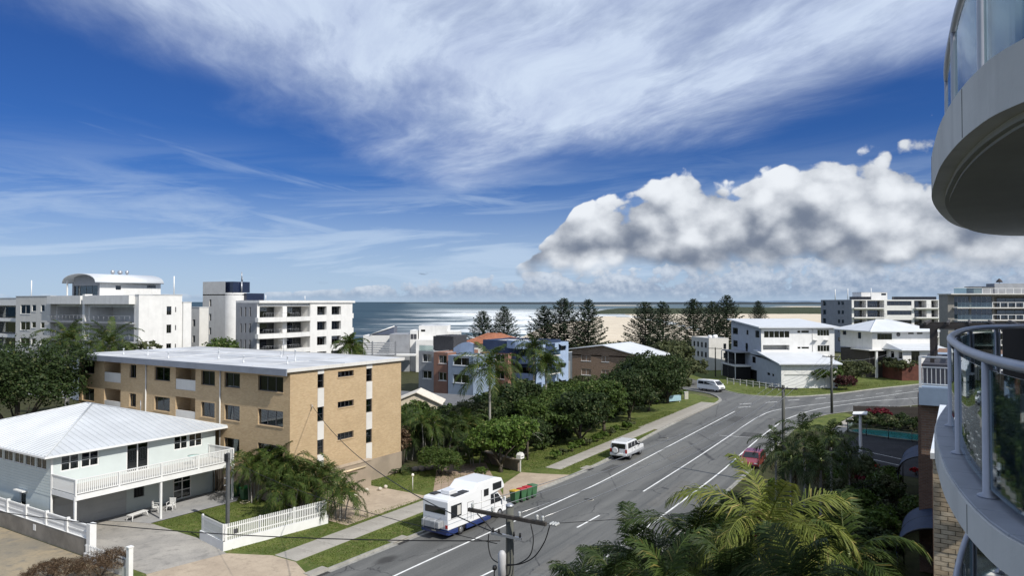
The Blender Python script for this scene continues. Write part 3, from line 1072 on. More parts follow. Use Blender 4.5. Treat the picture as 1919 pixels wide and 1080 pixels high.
# ------------------------------------------------------------------ brick texture (for walls too far off to tell the bricks apart)
def brick_mat(name, c1, c2, mortar, rz_swap=False):
    m = bpy.data.materials.new(name)
    m.use_nodes = True
    nt = m.node_tree
    bs = nt.nodes['Principled BSDF']
    tc = nt.nodes.new('ShaderNodeTexCoord')
    sp = nt.nodes.new('ShaderNodeSeparateXYZ')
    nt.links.new(tc.outputs['Object'], sp.inputs[0])
    x, y, z = (NV(nt, sp.outputs[i]) for i in range(3))
    bt = nt.nodes.new('ShaderNodeTexBrick')
    nt.links.new(vec(nt, x + y, z, 0.0), bt.inputs['Vector'])
    bt.inputs['Scale'].default_value = 1.0
    bt.inputs['Brick Width'].default_value = 0.24
    bt.inputs['Row Height'].default_value = 0.086
    bt.inputs['Mortar Size'].default_value = 0.011
    bt.inputs['Mortar Smooth'].default_value = 0.2
    bt.inputs['Bias'].default_value = -0.2
    bt.inputs['Color1'].default_value = (*c1, 1)
    bt.inputs['Color2'].default_value = (*c2, 1)
    bt.inputs['Mortar'].default_value = (*mortar, 1)
    n = noise(nt, vec(nt, x * 0.35, y * 0.35, z * 0.5), 1.0, 5.0, 0.6)
    n2 = noise(nt, vec(nt, (x + y) * 1.6, z * 9.0, 3.0), 1.0, 3.0, 0.6)
    col = cmix(nt, n.sm(0.4, 0.75) * 0.28, bt.outputs[0], tuple(c * 0.62 for c in c1))
    col = cmix(nt, n2.sm(0.5, 0.8) * 0.25, col, tuple(min(1, c * 1.35) for c in c2))
    nt.links.new(col, bs.inputs['Base Color'])
    bs.inputs['Roughness'].default_value = 0.9
    bs.inputs['Specular IOR Level'].default_value = 0.2
    b = nt.nodes.new('ShaderNodeBump')
    b.inputs['Distance'].default_value = 0.012
    b.invert = True
    nt.links.new(bt.outputs['Fac'], b.inputs['Height'])
    nt.links.new(b.outputs[0], bs.inputs['Normal'])
    MATS[name] = m
    return m


M_BUFF = brick_mat('buff_brick', (0.47, 0.33, 0.18), (0.57, 0.42, 0.245), (0.46, 0.385, 0.285))
M_BROWN = brick_mat('brown_brick', (0.21, 0.145, 0.105), (0.27, 0.185, 0.13), (0.27, 0.23, 0.19))
M_RED = brick_mat('red_brick', (0.19, 0.115, 0.08), (0.25, 0.155, 0.105), (0.24, 0.20, 0.165))
M_FASCIA = mat('fascia_bluegrey', (0.20, 0.22, 0.26), 0.5, 0.06, 1.0, dirt=.15)
M_FLAT = mat('flat_roof', (0.50, 0.51, 0.52), 0.7, 0.16, 0.35, bump=0.01, bscale=6, dirt=0.75, dirt_col=(0.24, 0.24, 0.25), stretch=(1.0, 0.35, 1))
M_PLINTH = mat('plinth_render', (0.30, 0.245, 0.185), 0.85, 0.08, 0.7, bump=0.004, dirt=0.35, dirt_col=(0.16, 0.135, 0.11))


# ------------------------------------------------------------------ brick flats
def brick_flats():
    th = thing('brick_apartment_building', 'buff brick three storey flats with flat pale roof and blue grey fascia', 'building', (38.3, 44.5, 0.1))
    W, L, TOP = 13.1, 31.4, 10.5           # depth along x, length along y
    PL = 1.9                               # plinth
    cols = [(75.3, 73.0), (66.8, 65.7), (62.74, 60.34), (55.8, 53.9), (52.6, 50.6), (48.3, 45.3)]
    rows = [(8.72, 9.95), (5.98, 7.24), (3.25, 4.5)]
    wins = []
    for i, (a, b) in enumerate(cols):
        for j, (c, d) in enumerate(rows):
            wins.append(dict(x0=75.9 - a, x1=75.9 - b, z0=c, z1=d, depth=0.16, bars=1 + (i == 5), curtain=2 if (i == 5 and j == 1) else (1 if rnd.random() < .75 else 0), sill=M_BUFF))
    for (a, b) in ((71.2, 68.3), (59.5, 56.6)):
        for (c, d) in ((8.1, 10.15), (5.35, 7.45), (2.6, 4.7)):
            wins.append(dict(kind='log', x0=75.9 - a, x1=75.9 - b, z0=c, z1=d, depth=1.5, dw=0.5, dpos=0.75))
    # street-side wall runs from the far corner to the near one so that its outside faces the viewer
    wall(th, (0, L, 0), -PI / 2, L, TOP, wins, M_BUFF, z0=PL)
    for (a, b) in ((71.2, 68.3), (59.5, 56.6)):
        for c in (8.1, 5.35, 2.6):
            MB().box(0.03, 0.13, 0.02, a - b - 0.02, 0.0, 0.92).build('balcony_panel', M_CREAM, th, loc=(0, b - 44.5, c))
    # gable end with two strips of pale panels and slot windows
    wins = []
    for (a, b) in ((41.12, 41.81), (46.76, 47.51)):
        for (c, d) in ((8.83, 9.98), (6.1, 7.28), (3.4, 4.6)):
            wins.append(dict(x0=a - 38.3, x1=b - 38.3, z0=c, z1=d, depth=0.10, bars=0, hbars=1, curtain=2 if (a < 42 and 5 < c < 7) else 1))
    for (c, d) in ((9.5, 10.0), (6.92, 7.45), (4.2, 4.78)):
        wins.append(dict(x0=43.37 - 38.3, x1=45.25 - 38.3, z0=c, z1=d, depth=0.14, bars=3, sill=M_BUFF))
    wall(th, (0, 0, 0), 0, W, TOP, wins, M_BUFF, z0=PL)
    for (a, b) in ((41.12, 41.81), (46.76, 47.51)):
        for (c, d) in ((9.98, 10.5), (7.28, 8.83), (4.6, 6.1), (PL, 3.4)):
            MB().box(a - 38.3, b - 38.3, -0.025, 0.02, c + .006, d - .006).build('panel', M_CREAM, th)
    wall(th, (W, 0, 0), PI / 2, L, TOP, [], M_BUFF, z0=PL)
    wall(th, (W, L, 0), PI, W, TOP, [], M_BUFF, z0=PL)
    MB().box(-0.05, W + .05, -0.06, L, -.1, PL).build('plinth', M_PLINTH, th)
    rf = MB().box(-0.515, W + 0.12, -0.12, L + .2, TOP + .003, TOP + 0.14).build('roof', M_FLAT, th)
    MB().box(-0.62, -0.52, -0.25, L + .3, TOP - 0.36, TOP + 0.17).build('fascia', M_FASCIA, th)
    MB().box(-0.514, W + .12, -0.25, -0.13, TOP - 0.10, TOP + 0.17).build('verge_trim', M_CREAM, th)
    MB().box(W + .13, W + .24, -0.25, L + .3, TOP - 0.06, TOP + 0.19).build('verge_trim', M_CREAM, th)
    MB().box(-0.514, 0.0, -0.1, L + .2, TOP - .03, TOP).build('soffit', M_CREAM, th)
    for k in range(4):
        MB().box(0, W * .98, -0.03, 0.03, 0, 0.05).build('roof_seam', M_FLAT, rf, loc=(0, 4.5 + k * 7.2, TOP + .14))
    MB().box(5.9, 6.05, 0, L, TOP + .14, TOP + .20).build('roof_seam', M_SHEET, rf)
    for v_ in (64.0, 53.1):
        MB().tube([(-.06, v_ - 44.5, PL), (-.06, v_ - 44.5, TOP)], 0.06, 8).build('downpipe', M_CREAM, th)
    for (x, y, h) in ((1.5, 26, .55), (2.2, 23, .75), (1.2, 18, .5), (3.3, 13.5, .7), (1.8, 8.0, .55), (5.2, 5.4, .95), (2.8, 3.6, .6), (8.0, 20, .5), (7.5, 10, .5)):
        MB().lathe([(0.14, 0), (0.07, .12), (0.055, .14), (0.055, h), (0.09, h + .01), (0.09, h + .07)], (0, 0, 0), 8).build('roof_vent', M_SHEET, rf, loc=(x, y, TOP + .14))
    ant = MB().tube([(0, 0, 0), (0, 0, 1.7)], .025, 6)
    ant.tube([(-.5, 0, 1.5), (.5, 0, 1.5)], .012, 5)
    for k in range(6):
        ant.tube([(-.45 + .18 * k, -.3 + .03 * k, 1.5), (-.45 + .18 * k, .3 - .03 * k, 1.5)], .008, 4)
    ant.build('aerial', M_STEEL, rf, loc=(9.5, 12.0, TOP + .14))
    # service bracket where the cable lands
    MB().tube([(2.1, -.02, 7.1), (2.1, -.22, 7.55), (2.1, -.02, 7.6)], .03, 6).build('cable_bracket', M_STEEL, th)
    # meter pipe and vents by the garage mouth
    return th


flats = brick_flats()
gw = thing('garden_retaining_wall', 'tan rendered wall of the ramp in front of the brick flats', 'wall', (0, 0, 0))
MB().box(40.5, 46.05, 43.2, 43.6, 0.1, 2.35).build('wall_panel', M_PLINTH, gw)
MB().box(40.4, 46.12, 43.12, 43.68, 2.353, 2.45).build('coping', M_TAN, gw)
MB().tube([(41.2, 43.13, 1.95), (45.3, 43.13, 1.95)], .085, 8).build('pipe', mat('pipe_cream', (0.62, 0.50, 0.33), .5), gw)
MB().prism([(37.2, 40.2), (37.5, 40.0), (40.6, 43.3), (40.4, 43.6)], .1, 1.5).build('wing_wall', M_PLINTH, gw)
fr = random.Random(4)
for k in range(6):
    u_, v_ = 40.5 + k * 1.0 + fr.random(), 41.2 + fr.random() * 1.2
    o = MB().lathe([(0.10, 0), (0.16, .10), (0.17, .2), (0.12, .26), (0.05, .3)], (0, 0, 0), 9).build('garden_stone', mat('pale_stone', (0.55, 0.50, 0.42), .8, .15), None, loc=(u_, v_, .127))
    tag(o, 'pale rounded stone on the tan forecourt, %s from the picket fence end' % ('first', 'second', 'third', 'fourth', 'fifth', 'sixth')[k], 'stone', 'stones on the forecourt')


# ------------------------------------------------------------------ weatherboard house
M_MINT = mat('pale_mint_board', (0.54, 0.595, 0.585), 0.6, 0.03, 0.7, dirt=.08, dirt_col=(.4, .42, .4))
M_HROOF = mat('house_roof_sheet', (0.50, 0.52, 0.535), 0.5, 0.07, 0.25, dirt=0.4, dirt_col=(0.50, 0.50, 0.50), stretch=(1, 1, 1))


def baluster_run(th, a, b, z0, z1, n, mesh):
    a, b = Vector(a), Vector(b)
    for i in range(n):
        p = a.lerp(b, (i + .5) / n)
        inst('baluster', mesh, th, (p.x, p.y, z0), (0, 0, math.atan2(b.y - a.y, b.x - a.x)))


def house():
    X0, X1, Y0, Y1 = 24.9, 37.6, 52.8, 68.4
    th = thing('weatherboard_house', 'pale mint two storey house with hipped white metal roof and white deck', 'house', (X0, Y0, 0.12))
    W, Dp = X1 - X0, Y1 - Y0
    Z1, Z2 = 3.0, 5.5
    wf = dict(fm=M_WFRAME, depth=0.06)
    fronts = []
    for a, b in ((.6, 1.85), (1.95, 3.2), (9.0, 10.2), (10.3, 11.5)):
        fronts.append(dict(x0=a, x1=b, z0=4.1, z1=5.2, bars=1, hbars=1, fw=0.075, **wf))
    fronts.append(dict(x0=5.2, x1=6.95, z0=3.05, z1=5.22, bars=1, fw=0.09, **wf))
    wall(th, (0, 0, 0), 0, W, Z2, fronts, M_MINT, z0=Z1)
    lows = [dict(kind='hole', x0=6.0, x1=6.8, z0=1.0, z1=2.1, depth=.12), dict(x0=9.2, x1=10.8, z0=0.05, z1=2.15, bars=1, hbars=2, fw=0.10, **wf)]
    wall(th, (0, .35, 0), 0, W, Z1, lows, M_MINT, 'lower_wall')
    for k in range(7):
        MB().box(6.03 + k * .12, 6.05 + k * .12, .30, .32, 1.0, 2.1).build('security_bar', M_ALU, th)
    MB().box(0.2, 5.4, .30, .345, 0.02, 2.35).build('garage_door', mat('garage_panel', (.42, .43, .43), .6, .05, 1.0), th)
    for k in range(4):
        MB().box(0.25, 5.35, .285, .298, .08 + k * .57, .58 + k * .57).build('garage_door_panel', MATS['garage_panel'], th)
    # end wall with louvred sleep-out windows
    ends = [dict(x0=1.0 + k * 1.62 - .3, x1=1.0 + k * 1.62 + 1.1, z0=4.25, z1=5.15, bars=1, fw=0.06, **wf) for k in range(8)]
    ends = [dict(e, x0=Dp - e['x1'], x1=Dp - e['x0']) for e in ends]
    ends.append(dict(x0=Dp - 4.4, x1=Dp - 3.5, z0=1.2, z1=2.3, bars=0, fw=.09, **wf))
    wall(th, (0, Dp, 0), -PI / 2, Dp, Z2, ends, M_MINT)
    wall(th, (W, 0, 0), PI / 2, Dp, Z2, [], M_MINT)
    wall(th, (W, Dp, 0), PI, W, Z2, [], M_MINT)
    # boards on the end wall, each a proud strip
    bm_ = MB().box(-0.022, -0.002, 0, Dp, 0, 0.13).mesh('weatherboard', M_MINT)
    for k in range(8):
        inst('weatherboard', bm_, th, (0, 0, 2.55 + k * .195), (0, R(0), 0))
    MB().box(-.35, .02, 3.3, 4.6, 2.42, 2.5).build('window_hood', M_WFRAME, th)
    for k in range(4):
        MB().box(-.02, .0, 0, .0, 0, 0)
    # roof: hip with a short ridge, ribs of the metal sheets proud of the pan
    ex0, ex1, ey0, ey1, ez = -0.65, W + .75, -0.6, Dp + .6, Z2 - .06
    rx, ry0, rz_ = 6.7, 7.7, 7.5
    A, B, Cc, Dd = (ex0, ey0, ez), (ex1, ey0, ez), (ex1, ey1, ez), (ex0, ey1, ez)
    r0, r1 = (rx, ry0, rz_), (rx, ry0 + .8, rz_)
    mb = MB()
    mb.add([A, B, Cc, Dd, r0, r1, (ex0, ey0, ez - .1), (ex1, ey0, ez - .1), (ex1, ey1, ez - .1), (ex0, ey1, ez - .1)],
           [(0, 1, 4), (1, 2, 5, 4), (2, 3, 5), (3, 0, 4, 5), (0, 6, 7, 1), (1, 7, 8, 2), (2, 8, 9, 3), (3, 9, 6, 0), (9, 8, 7, 6)])
    roof = mb.build('roof', M_HROOF, th)
    def ribs(p, q, apex0, apex1, n, nm):
        mb = MB()
        p, q, a0, a1 = map(Vector, (p, q, apex0, apex1))
        nrm = (q - p).cross(a0 - p).normalized()
        e = (q - p)
        for i in range(1, n):
            t = i / n
            s = p + e * t
            ta = (a0 - p).dot(e) / e.length_squared
            tb = (a1 - p).dot(e) / e.length_squared
            if t < ta: f = t / ta
            elif t > tb: f = (1 - t) / (1 - tb)
            else: f = 1.0
            up = (a0 - (p + e * ta))
            top = s + up * f
            w = e.normalized() * .035
            h = nrm * .055
            mb.add([s - w, s + w, s + h, top - w, top + w, top + h], [(0, 1, 2), (0, 2, 5, 3), (1, 4, 5, 2), (3, 5, 4)])
        o = mb.build(nm, M_HROOF, roof)
        o['kind'] = 'stuff'
    ribs(A, B, r0, r0, 30, 'roof_ribs')
    ribs(Dd, A, r1, r0, 34, 'roof_ribs')
    cap = MB()
    for a in (A, B, Cc, Dd):
        e = r0 if a in (A, B) else r1
        cap.tube([Vector(a) + Vector((0, 0, .02)), Vector(e) + Vector((0, 0, .02))], .07, 6)
    cap.tube([r0, r1], .08, 6)
    cap.build('ridge_capping', M_HROOF, roof)
    g = MB().box(ex0 - .1, ex1 + .1, ey0 - .1, ey0 - .003, ez - .14, ez - .02).box(ex0 - .1, ex0 - .003, ey0, ey1, ez - .14, ez - .02).box(ex1 + .003, ex1 + .1, ey0, ey1, ez - .14, ez - .02)
    g.build('gutter', M_WHITE, roof)
    MB().tube([(9.5, 5.5, 6.4), (9.5, 5.5, 7.6)], .025, 6).build('aerial', M_STEEL, roof)
    # deck along the front
    dy = -3.2
    deck = MB().box(0.05, W - .6, dy, -.003, Z1 - .04, Z1 + .05).build('deck_floor', mat('deck_boards', (.42, .40, .36), .7, .1, 1.0, stretch=(.2, 8, 1)), th)
    MB().box(0.0, W - .55, dy - .06, dy - .003, Z1 - .28, Z1 + .06).build('deck_beam', M_WHITE, th)
    MB().box(-.01, .05, dy, -.01, Z1 - .28, Z1 + .06).build('deck_beam', M_WHITE, th)
    MB().box(W - .6, W - .54, dy, -.01, Z1 - .28, Z1 + .06).build('deck_beam', M_WHITE, th)
    post = MB().box(-.07, .07, -.07, .07, 0, 1).mesh('post', M_WHITE)
    for x in (0.02, 6.0, W - .62):
        inst('post', post, th, (x, dy + .08, 0), (0, 0, 0), (1, 1, Z1 - .04))
    rail_h = 1.05
    for x in (0.02, 2.9, 6.0, 9.0, W - .62):
        inst('rail_post', post, th, (x, dy + .02, Z1 + .05), (0, 0, 0), (.75, .75, rail_h))
    for y in (-.1,):
        inst('rail_post', post, th, (.02, y, Z1 + .05), (0, 0, 0), (.75, .75, rail_h))
        inst('rail_post', post, th, (W - .62, y, Z1 + .05), (0, 0, 0), (.75, .75, rail_h))
    for (x0, x1, y0, y1) in ((-.03, W - .57, dy - .03, dy + .06), (-.03, .06, dy + .062, 0), (W - .66, W - .57, dy + .062, 0)):
        MB().box(x0, x1, y0, y1, Z1 + rail_h, Z1 + rail_h + .06).build('handrail', M_WHITE, th)
        MB().box(x0 + .02, x1 - .02, y0 + .02, y1 - .02, Z1 + .14, Z1 + .19).build('bottom_rail', M_WHITE, th)
    bal = MB().box(-.032, .032, -.012, .012, 0, rail_h - .2).mesh('baluster', M_WHITE)
    baluster_run(th, (.15, dy + .015, 0), (W - .75, dy + .015, 0), Z1 + .19, 0, 88, bal)
    baluster_run(th, (.015, dy + .15, 0), (.015, -.15, 0), Z1 + .19, 0, 24, bal)
    baluster_run(th, (W - .615, dy + .15, 0), (W - .615, -.15, 0), Z1 + .19, 0, 24, bal)
    # corner boards and side trellis
    MB().box(-.045, .09, -.045, -.003, 0, Z2).build('corner_board', M_WHITE, th)
    # dark slatted screen under the deck at the far end
    for k in range(9):
        MB().box(W - .35 + k * .16, W - .27 + k * .16, -.25, -.2, .1, 2.4).build('screen_slat', mat('dark_timber', (.04, .035, .03), .8), th)
    return th


house()


# ------------------------------------------------------------------ fences round the house
def picket_fence(label, pts, n_list, zb, wall_h, ph, group=None):
    th = thing('picket_fence', label, 'fence', (pts[0][0], pts[0][1], zb), group=group)
    o0 = Vector((pts[0][0], pts[0][1], 0))
    pk = MB()
    pk.prism([(-.034, -.011), (.034, -.011), (.034, .011), (-.034, .011)], 0, ph)
    pk = pk.mesh('picket', M_WHITE)
    for (a, b), n in zip(zip(pts[:-1], pts[1:]), n_list):
        a, b = Vector((*a[:2], 0)) - o0, Vector((*b[:2], 0)) - o0
        rz = math.atan2(b.y - a.y, b.x - a.x)
        L = (b - a).length
        for i in range(n):
            p = a.lerp(b, (i + .5) / n)
            inst('picket', pk, th, (p.x, p.y, wall_h), (0, 0, rz))
        MB().box(0, L, .014, .05, wall_h + .2, wall_h + .27).box(0, L, .014, .05, wall_h + ph - .3, wall_h + ph - .23).build('rail', M_WHITE, th, loc=a, rz=rz)
        MB().box(-.08, L + .08, -.08, .08, -.1, wall_h - .02).build('base_wall', M_WHITE, th, loc=a, rz=rz)
        k = max(2, int(L / 2.4) + 1)
        for i in range(k):
            p = a.lerp(b, i / (k - 1))
            MB().box(-.055, .055, .052, .15, wall_h - .02, wall_h + ph).build('post', M_WHITE, th, loc=p, rz=rz)
    return th


pf = picket_fence('white picket fence on a white base wall in front of the house lawn', [(29.7, 43.1), (29.1, 39.9), (36.6, 38.62)], [24, 56], .12, .62, 1.05)
MB().box(-.14, .14, -.03, .0, 0, .28).build('letterbox_plate', M_ALU, pf, loc=(.15, -3.35, .95), rz=R(-10))

bf = thing('boundary_fence', 'white panelled fence on a stained concrete wall beside the bare yard', 'fence', (24.0, 46.0, .1))
MB().box(-.11, .11, 0, 22, 0, 1.12).build('concrete_wall', mat('stained_concrete', (.22, .20, .17), .9, .15, .8, bump=.01, dirt=.7, dirt_col=(.09, .085, .07)), bf)
for k in range(9):
    y = k * 2.7
    MB().box(-.10, .10, y - .09, y + .09, 1.125, 2.05).build('post', M_WHITE, bf)
    if k < 8:
        MB().box(-.02, .02, y + .09, y + 2.61, 1.16, 1.86).build('panel', M_WHITE, bf)
        MB().box(-.055, .055, y + .09, y + 2.61, 1.87, 1.96).build('top_rail', M_WHITE, bf)
        MB().box(-.05, .05, y + .09, y + 2.61, 1.44, 1.52).build('mid_rail', M_WHITE, bf)
        MB().box(-.13, .13, y + .09, y + 2.61, 1.125, 1.155).build('bottom_rail', M_WHITE, bf)
MB().box(-.2, .2, -.2, .2, 0, 2.12).build('gate_post', M_WHITE, bf, loc=(0, -.12, 0))
MB().box(-.13, -.112, 6.6, 6.95, .55, .95).build('meter_box', M_WFRAME, bf)

lf = thing('low_gate_fence', 'low white wall and post closing the driveway beside the dry bush', 'fence', (23.4, 40.6, .1))
MB().box(-.13, .13, -.13, .13, 0, 1.75).build('post', M_WHITE, lf)
MB().box(-.16, .16, -.16, .16, 1.753, 1.82).build('post_cap', M_WHITE, lf)
MB().box(-.06, .06, .15, 4.9, 0, .55).build('base_wall', M_WHITE, lf)
pm_ = MB().box(-.012, .012, -.035, .035, .56, 1.1).mesh('picket', M_WHITE)
for k in range(26):
    inst('picket', pm_, lf, (0, .35 + k * .175, 0))
MB().box(.013, .045, .15, 4.9, .95, 1.02).build('rail', M_WHITE, lf)
MB().box(-.05, -.02, .5, 1.5, .62, 1.0).build('name_board', M_ALU, lf)
sy = .58
for k in range(4):
    MB().box(-.062, -.052, sy, sy + .03, .68, .94).box(-.062, -.052, sy + .033, sy + .14, .78 + .04 * (k % 2), .81 + .04 * (k % 2)).box(-.062, -.052, sy + .143, sy + .17, .68, .94).build('letter', M_WHITE, lf)
    sy += .225


# ------------------------------------------------------------------ garden furniture, bins
def plastic_chair(label, loc, rz):
    th = thing('garden_chair', label, 'chair', loc, rz, 'white garden chairs under the deck')
    MB().box(-.24, .24, -.24, .24, .40, .44).build('seat', M_WHITE, th, bevel=.015)
    b = MB()
    for k in range(5):
        b.box(-.22 + k * .095, -.16 + k * .095, .22, .25, .46, .86)
    b.box(-.25, .25, .215, .255, .86, .92)
    b.build('backrest', M_WHITE, th)
    for sx in (-1, 1):
        for sy in (-1, 1):
            MB().tube([(sx * .21, sy * .20, .40), (sx * .25, sy * .25, 0)], .022, 6).build('leg', M_WHITE, th)
        MB().tube([(sx * .25, -.2, .40), (sx * .26, -.2, .64), (sx * .26, .22, .66)], .022, 6).build('armrest', M_WHITE, th)
    return th


plastic_chair('white garden chair under the deck beside the slatted bench', (31.6, 51.4, .13), R(40))
plastic_chair('white garden chair under the deck nearest the glass doors', (32.5, 50.9, .13), R(-60))
gt = thing('garden_bench', 'white slatted bench under the deck by the garage door', 'bench', (30.0, 51.1, .13), R(12))
for k in range(5):
    MB().box(-.75, .75, -.24 + k * .1, -.16 + k * .1, .42, .45).build('slat', M_WHITE, gt)
for sx in (-1, 1):
    MB().tube([(sx * .6, -.22, .42), (sx * .72, -.28, 0)], .03, 6).build('leg', M_WHITE, gt)
    MB().tube([(sx * .6, .22, .42), (sx * .72, .28, 0)], .03, 6).build('leg', M_WHITE, gt)
MB().box(-.6, .6, -.02, .02, .34, .40).build('stretcher', M_WHITE, gt)
dt = thing('deck_table', 'small pale round table standing on the white deck', 'table', (34.6, 51.3, 3.17))
MB().lathe([(.45, .70), (.45, .73)], (0, 0, 0), 16).build('table_top', mat('pale_green_glass', (.45, .6, .55), .2), dt)
for k in range(3):
    a = k * 2.09
    MB().tube([(.1 * math.cos(a), .1 * math.sin(a), .7), (.3 * math.cos(a), .3 * math.sin(a), 0)], .02, 6).build('leg', M_WHITE, dt)

M_BING = mat('bin_green', (0.05, 0.13, 0.06), .5, .06)
M_BINR = mat('bin_red', (0.40, 0.025, 0.03), .45, .06)
M_BINY = mat('bin_yellow', (0.50, 0.32, 0.03), .45, .06)
M_BINL = mat('bin_lid_green', (0.03, 0.28, 0.09), .45, .06)


def wheelie_bin(label, loc, rz, lid, group):
    th = thing('wheelie_bin', label, 'bin', loc, rz, group)
    b = MB()
    b.add([(-.22, -.26, .05), (.22, -.26, .05), (.22, .22, .05), (-.22, .22, .05), (-.29, -.34, .95), (.29, -.34, .95), (.29, .33, .95), (-.29, .33, .95)],
          [(0, 3, 2, 1), (4, 5, 6, 7), (0, 1, 5, 4), (1, 2, 6, 5), (2, 3, 7, 6), (3, 0, 4, 7)])
    b.build('body', M_BING, th, bevel=.03)
    l = MB()
    l.add([(-.31, -.37, .955), (.31, -.37, .955), (.31, .35, .955), (-.31, .35, .955), (-.27, -.32, 1.03), (.27, -.32, 1.03), (.27, .33, 1.07), (-.27, .33, 1.07)],
          [(0, 3, 2, 1), (4, 5, 6, 7), (0, 1, 5, 4), (1, 2, 6, 5), (2, 3, 7, 6), (3, 0, 4, 7)])
    l.build('lid', lid, th, bevel=.02)
    MB().tube([(-.24, .38, .93), (.24, .38, .93)], .02, 6).build('handle', M_BING, th)
    for s in (-1, 1):
        MB().lathe([(.10, -.025), (.10, .025)], (s * .26, .24, .10), 12, 'x').build('wheel', M_BLACK, th)
    return th


GB = 'wheelie bins put out by the kerb'
wheelie_bin('green wheelie bin with yellow lid just ahead of the camper', (48.5, 30.15, 0.0), R(85), M_BINY, GB)
wheelie_bin('green wheelie bin with red lid next to the yellow lidded one', (49.25, 29.95, 0.0), R(78), M_BINR, GB)
wheelie_bin('green wheelie bin with red lid, farther one beside the green lidded bin', (50.0, 29.9, 0.0), R(84), M_BINR, GB)
wheelie_bin('all green wheelie bin at the far end of the kerb row', (50.75, 29.85, 0.0), R(80), M_BING, GB)
wheelie_bin('green lidded wheelie bin beside the house deck post', (37.5, 48.8, .12), R(-90), M_BINL, 'bins beside the house')
wheelie_bin('dark green wheelie bin in the shade behind the deck end', (37.6, 50.2, .12), R(-95), M_BING, 'bins beside the house')

# garden lamps and mailbox
gl = thing('garden_lamp', 'white globe garden lamp on a thin post in the front lawn', 'lamp', (46.5, 38.95, .12))
MB().tube([(0, 0, 0), (0, 0, 1.25)], .03, 8).build('post', M_CREAM, gl)
MB().lathe([(.02, -.13), (.09, -.1), (.135, 0), (.09, .1), (.02, .135)], (0, 0, 1.38), 12).build('globe', mat('opal', (.8, .76, .66), .3), gl)
mbx = thing('letterbox', 'white gabled letterbox on a post by the paved driveway', 'letterbox', (57.2, 34.95, .12))
MB().box(-.05, .05, -.05, .05, 0, 1.25).build('post', M_CREAM, mbx)
MB().profile([(-.32, 1.253), (.32, 1.253), (.32, 1.6), (0, 1.85), (-.32, 1.6)], -.24, .24).build('box', M_WHITE, mbx)
MB().box(-.2, .2, -.262, -.242, 1.42, 1.47).build('slot', M_BLACK, mbx)
pl = thing('planter_wall', 'low brown garden wall running along the paved driveway', 'wall', (0, 0, .1))
MB().prism([(57.3, 35.3), (57.6, 35.2), (59.5, 40.2), (58.9, 40.2)], 0, .95).build('wall_body', mat('brown_block', (.19, .155, .125), .9, .12, 1.5, bump=.006), pl)
MB().prism([(57.22, 35.22), (57.68, 35.12), (59.58, 40.28), (58.82, 40.28)], .953, 1.02).build('coping', M_PLINTH, pl)


# ------------------------------------------------------------------ buildings farther off
def rows_of(cols, rows, **kw):
    return [dict(x0=a, x1=b, z0=c, z1=d, **kw) for a, b in cols for c, d in rows]


def box_building(th, x0, x1, y0, y1, z0, z1, m, front=(), side=(), right=(), roof_m=None, parapet=0.0, rname='roof'):
    """walls on all four sides of a local box. 'front' windows sit in the wall facing local -x, 'side' in the wall facing local -y, 'right' in the one facing +x"""
    fr_ = [dict(w, z0=w['z0'], z1=w['z1']) for w in front]
    wall(th, (x0, y1, 0), -PI / 2, y1 - y0, z1, fr_, m, z0=z0)
    wall(th, (x0, y0, 0), 0, x1 - x0, z1, list(side), m, z0=z0)
    wall(th, (x1, y0, 0), PI / 2, y1 - y0, z1, list(right), m, z0=z0)
    wall(th, (x1, y1, 0), PI, x1 - x0, z1, [], m, z0=z0)
    if parapet:
        MB().box(x0 + .02, x1 - .02, y0 + .02, y1 - .02, z1 - parapet - .1, z1 - parapet).build(rname, roof_m or M_FLAT, th)
    else:
        MB().box(x0 - .05, x1 + .05, y0 - .05, y1 + .05, z1 + .002, z1 + .12).build(rname, roof_m or M_FLAT, th)


def F(px, plane_u, y1):            # window x along a wall facing -x (starts at y1, runs towards -y)
    return y1 - va(px, plane_u)


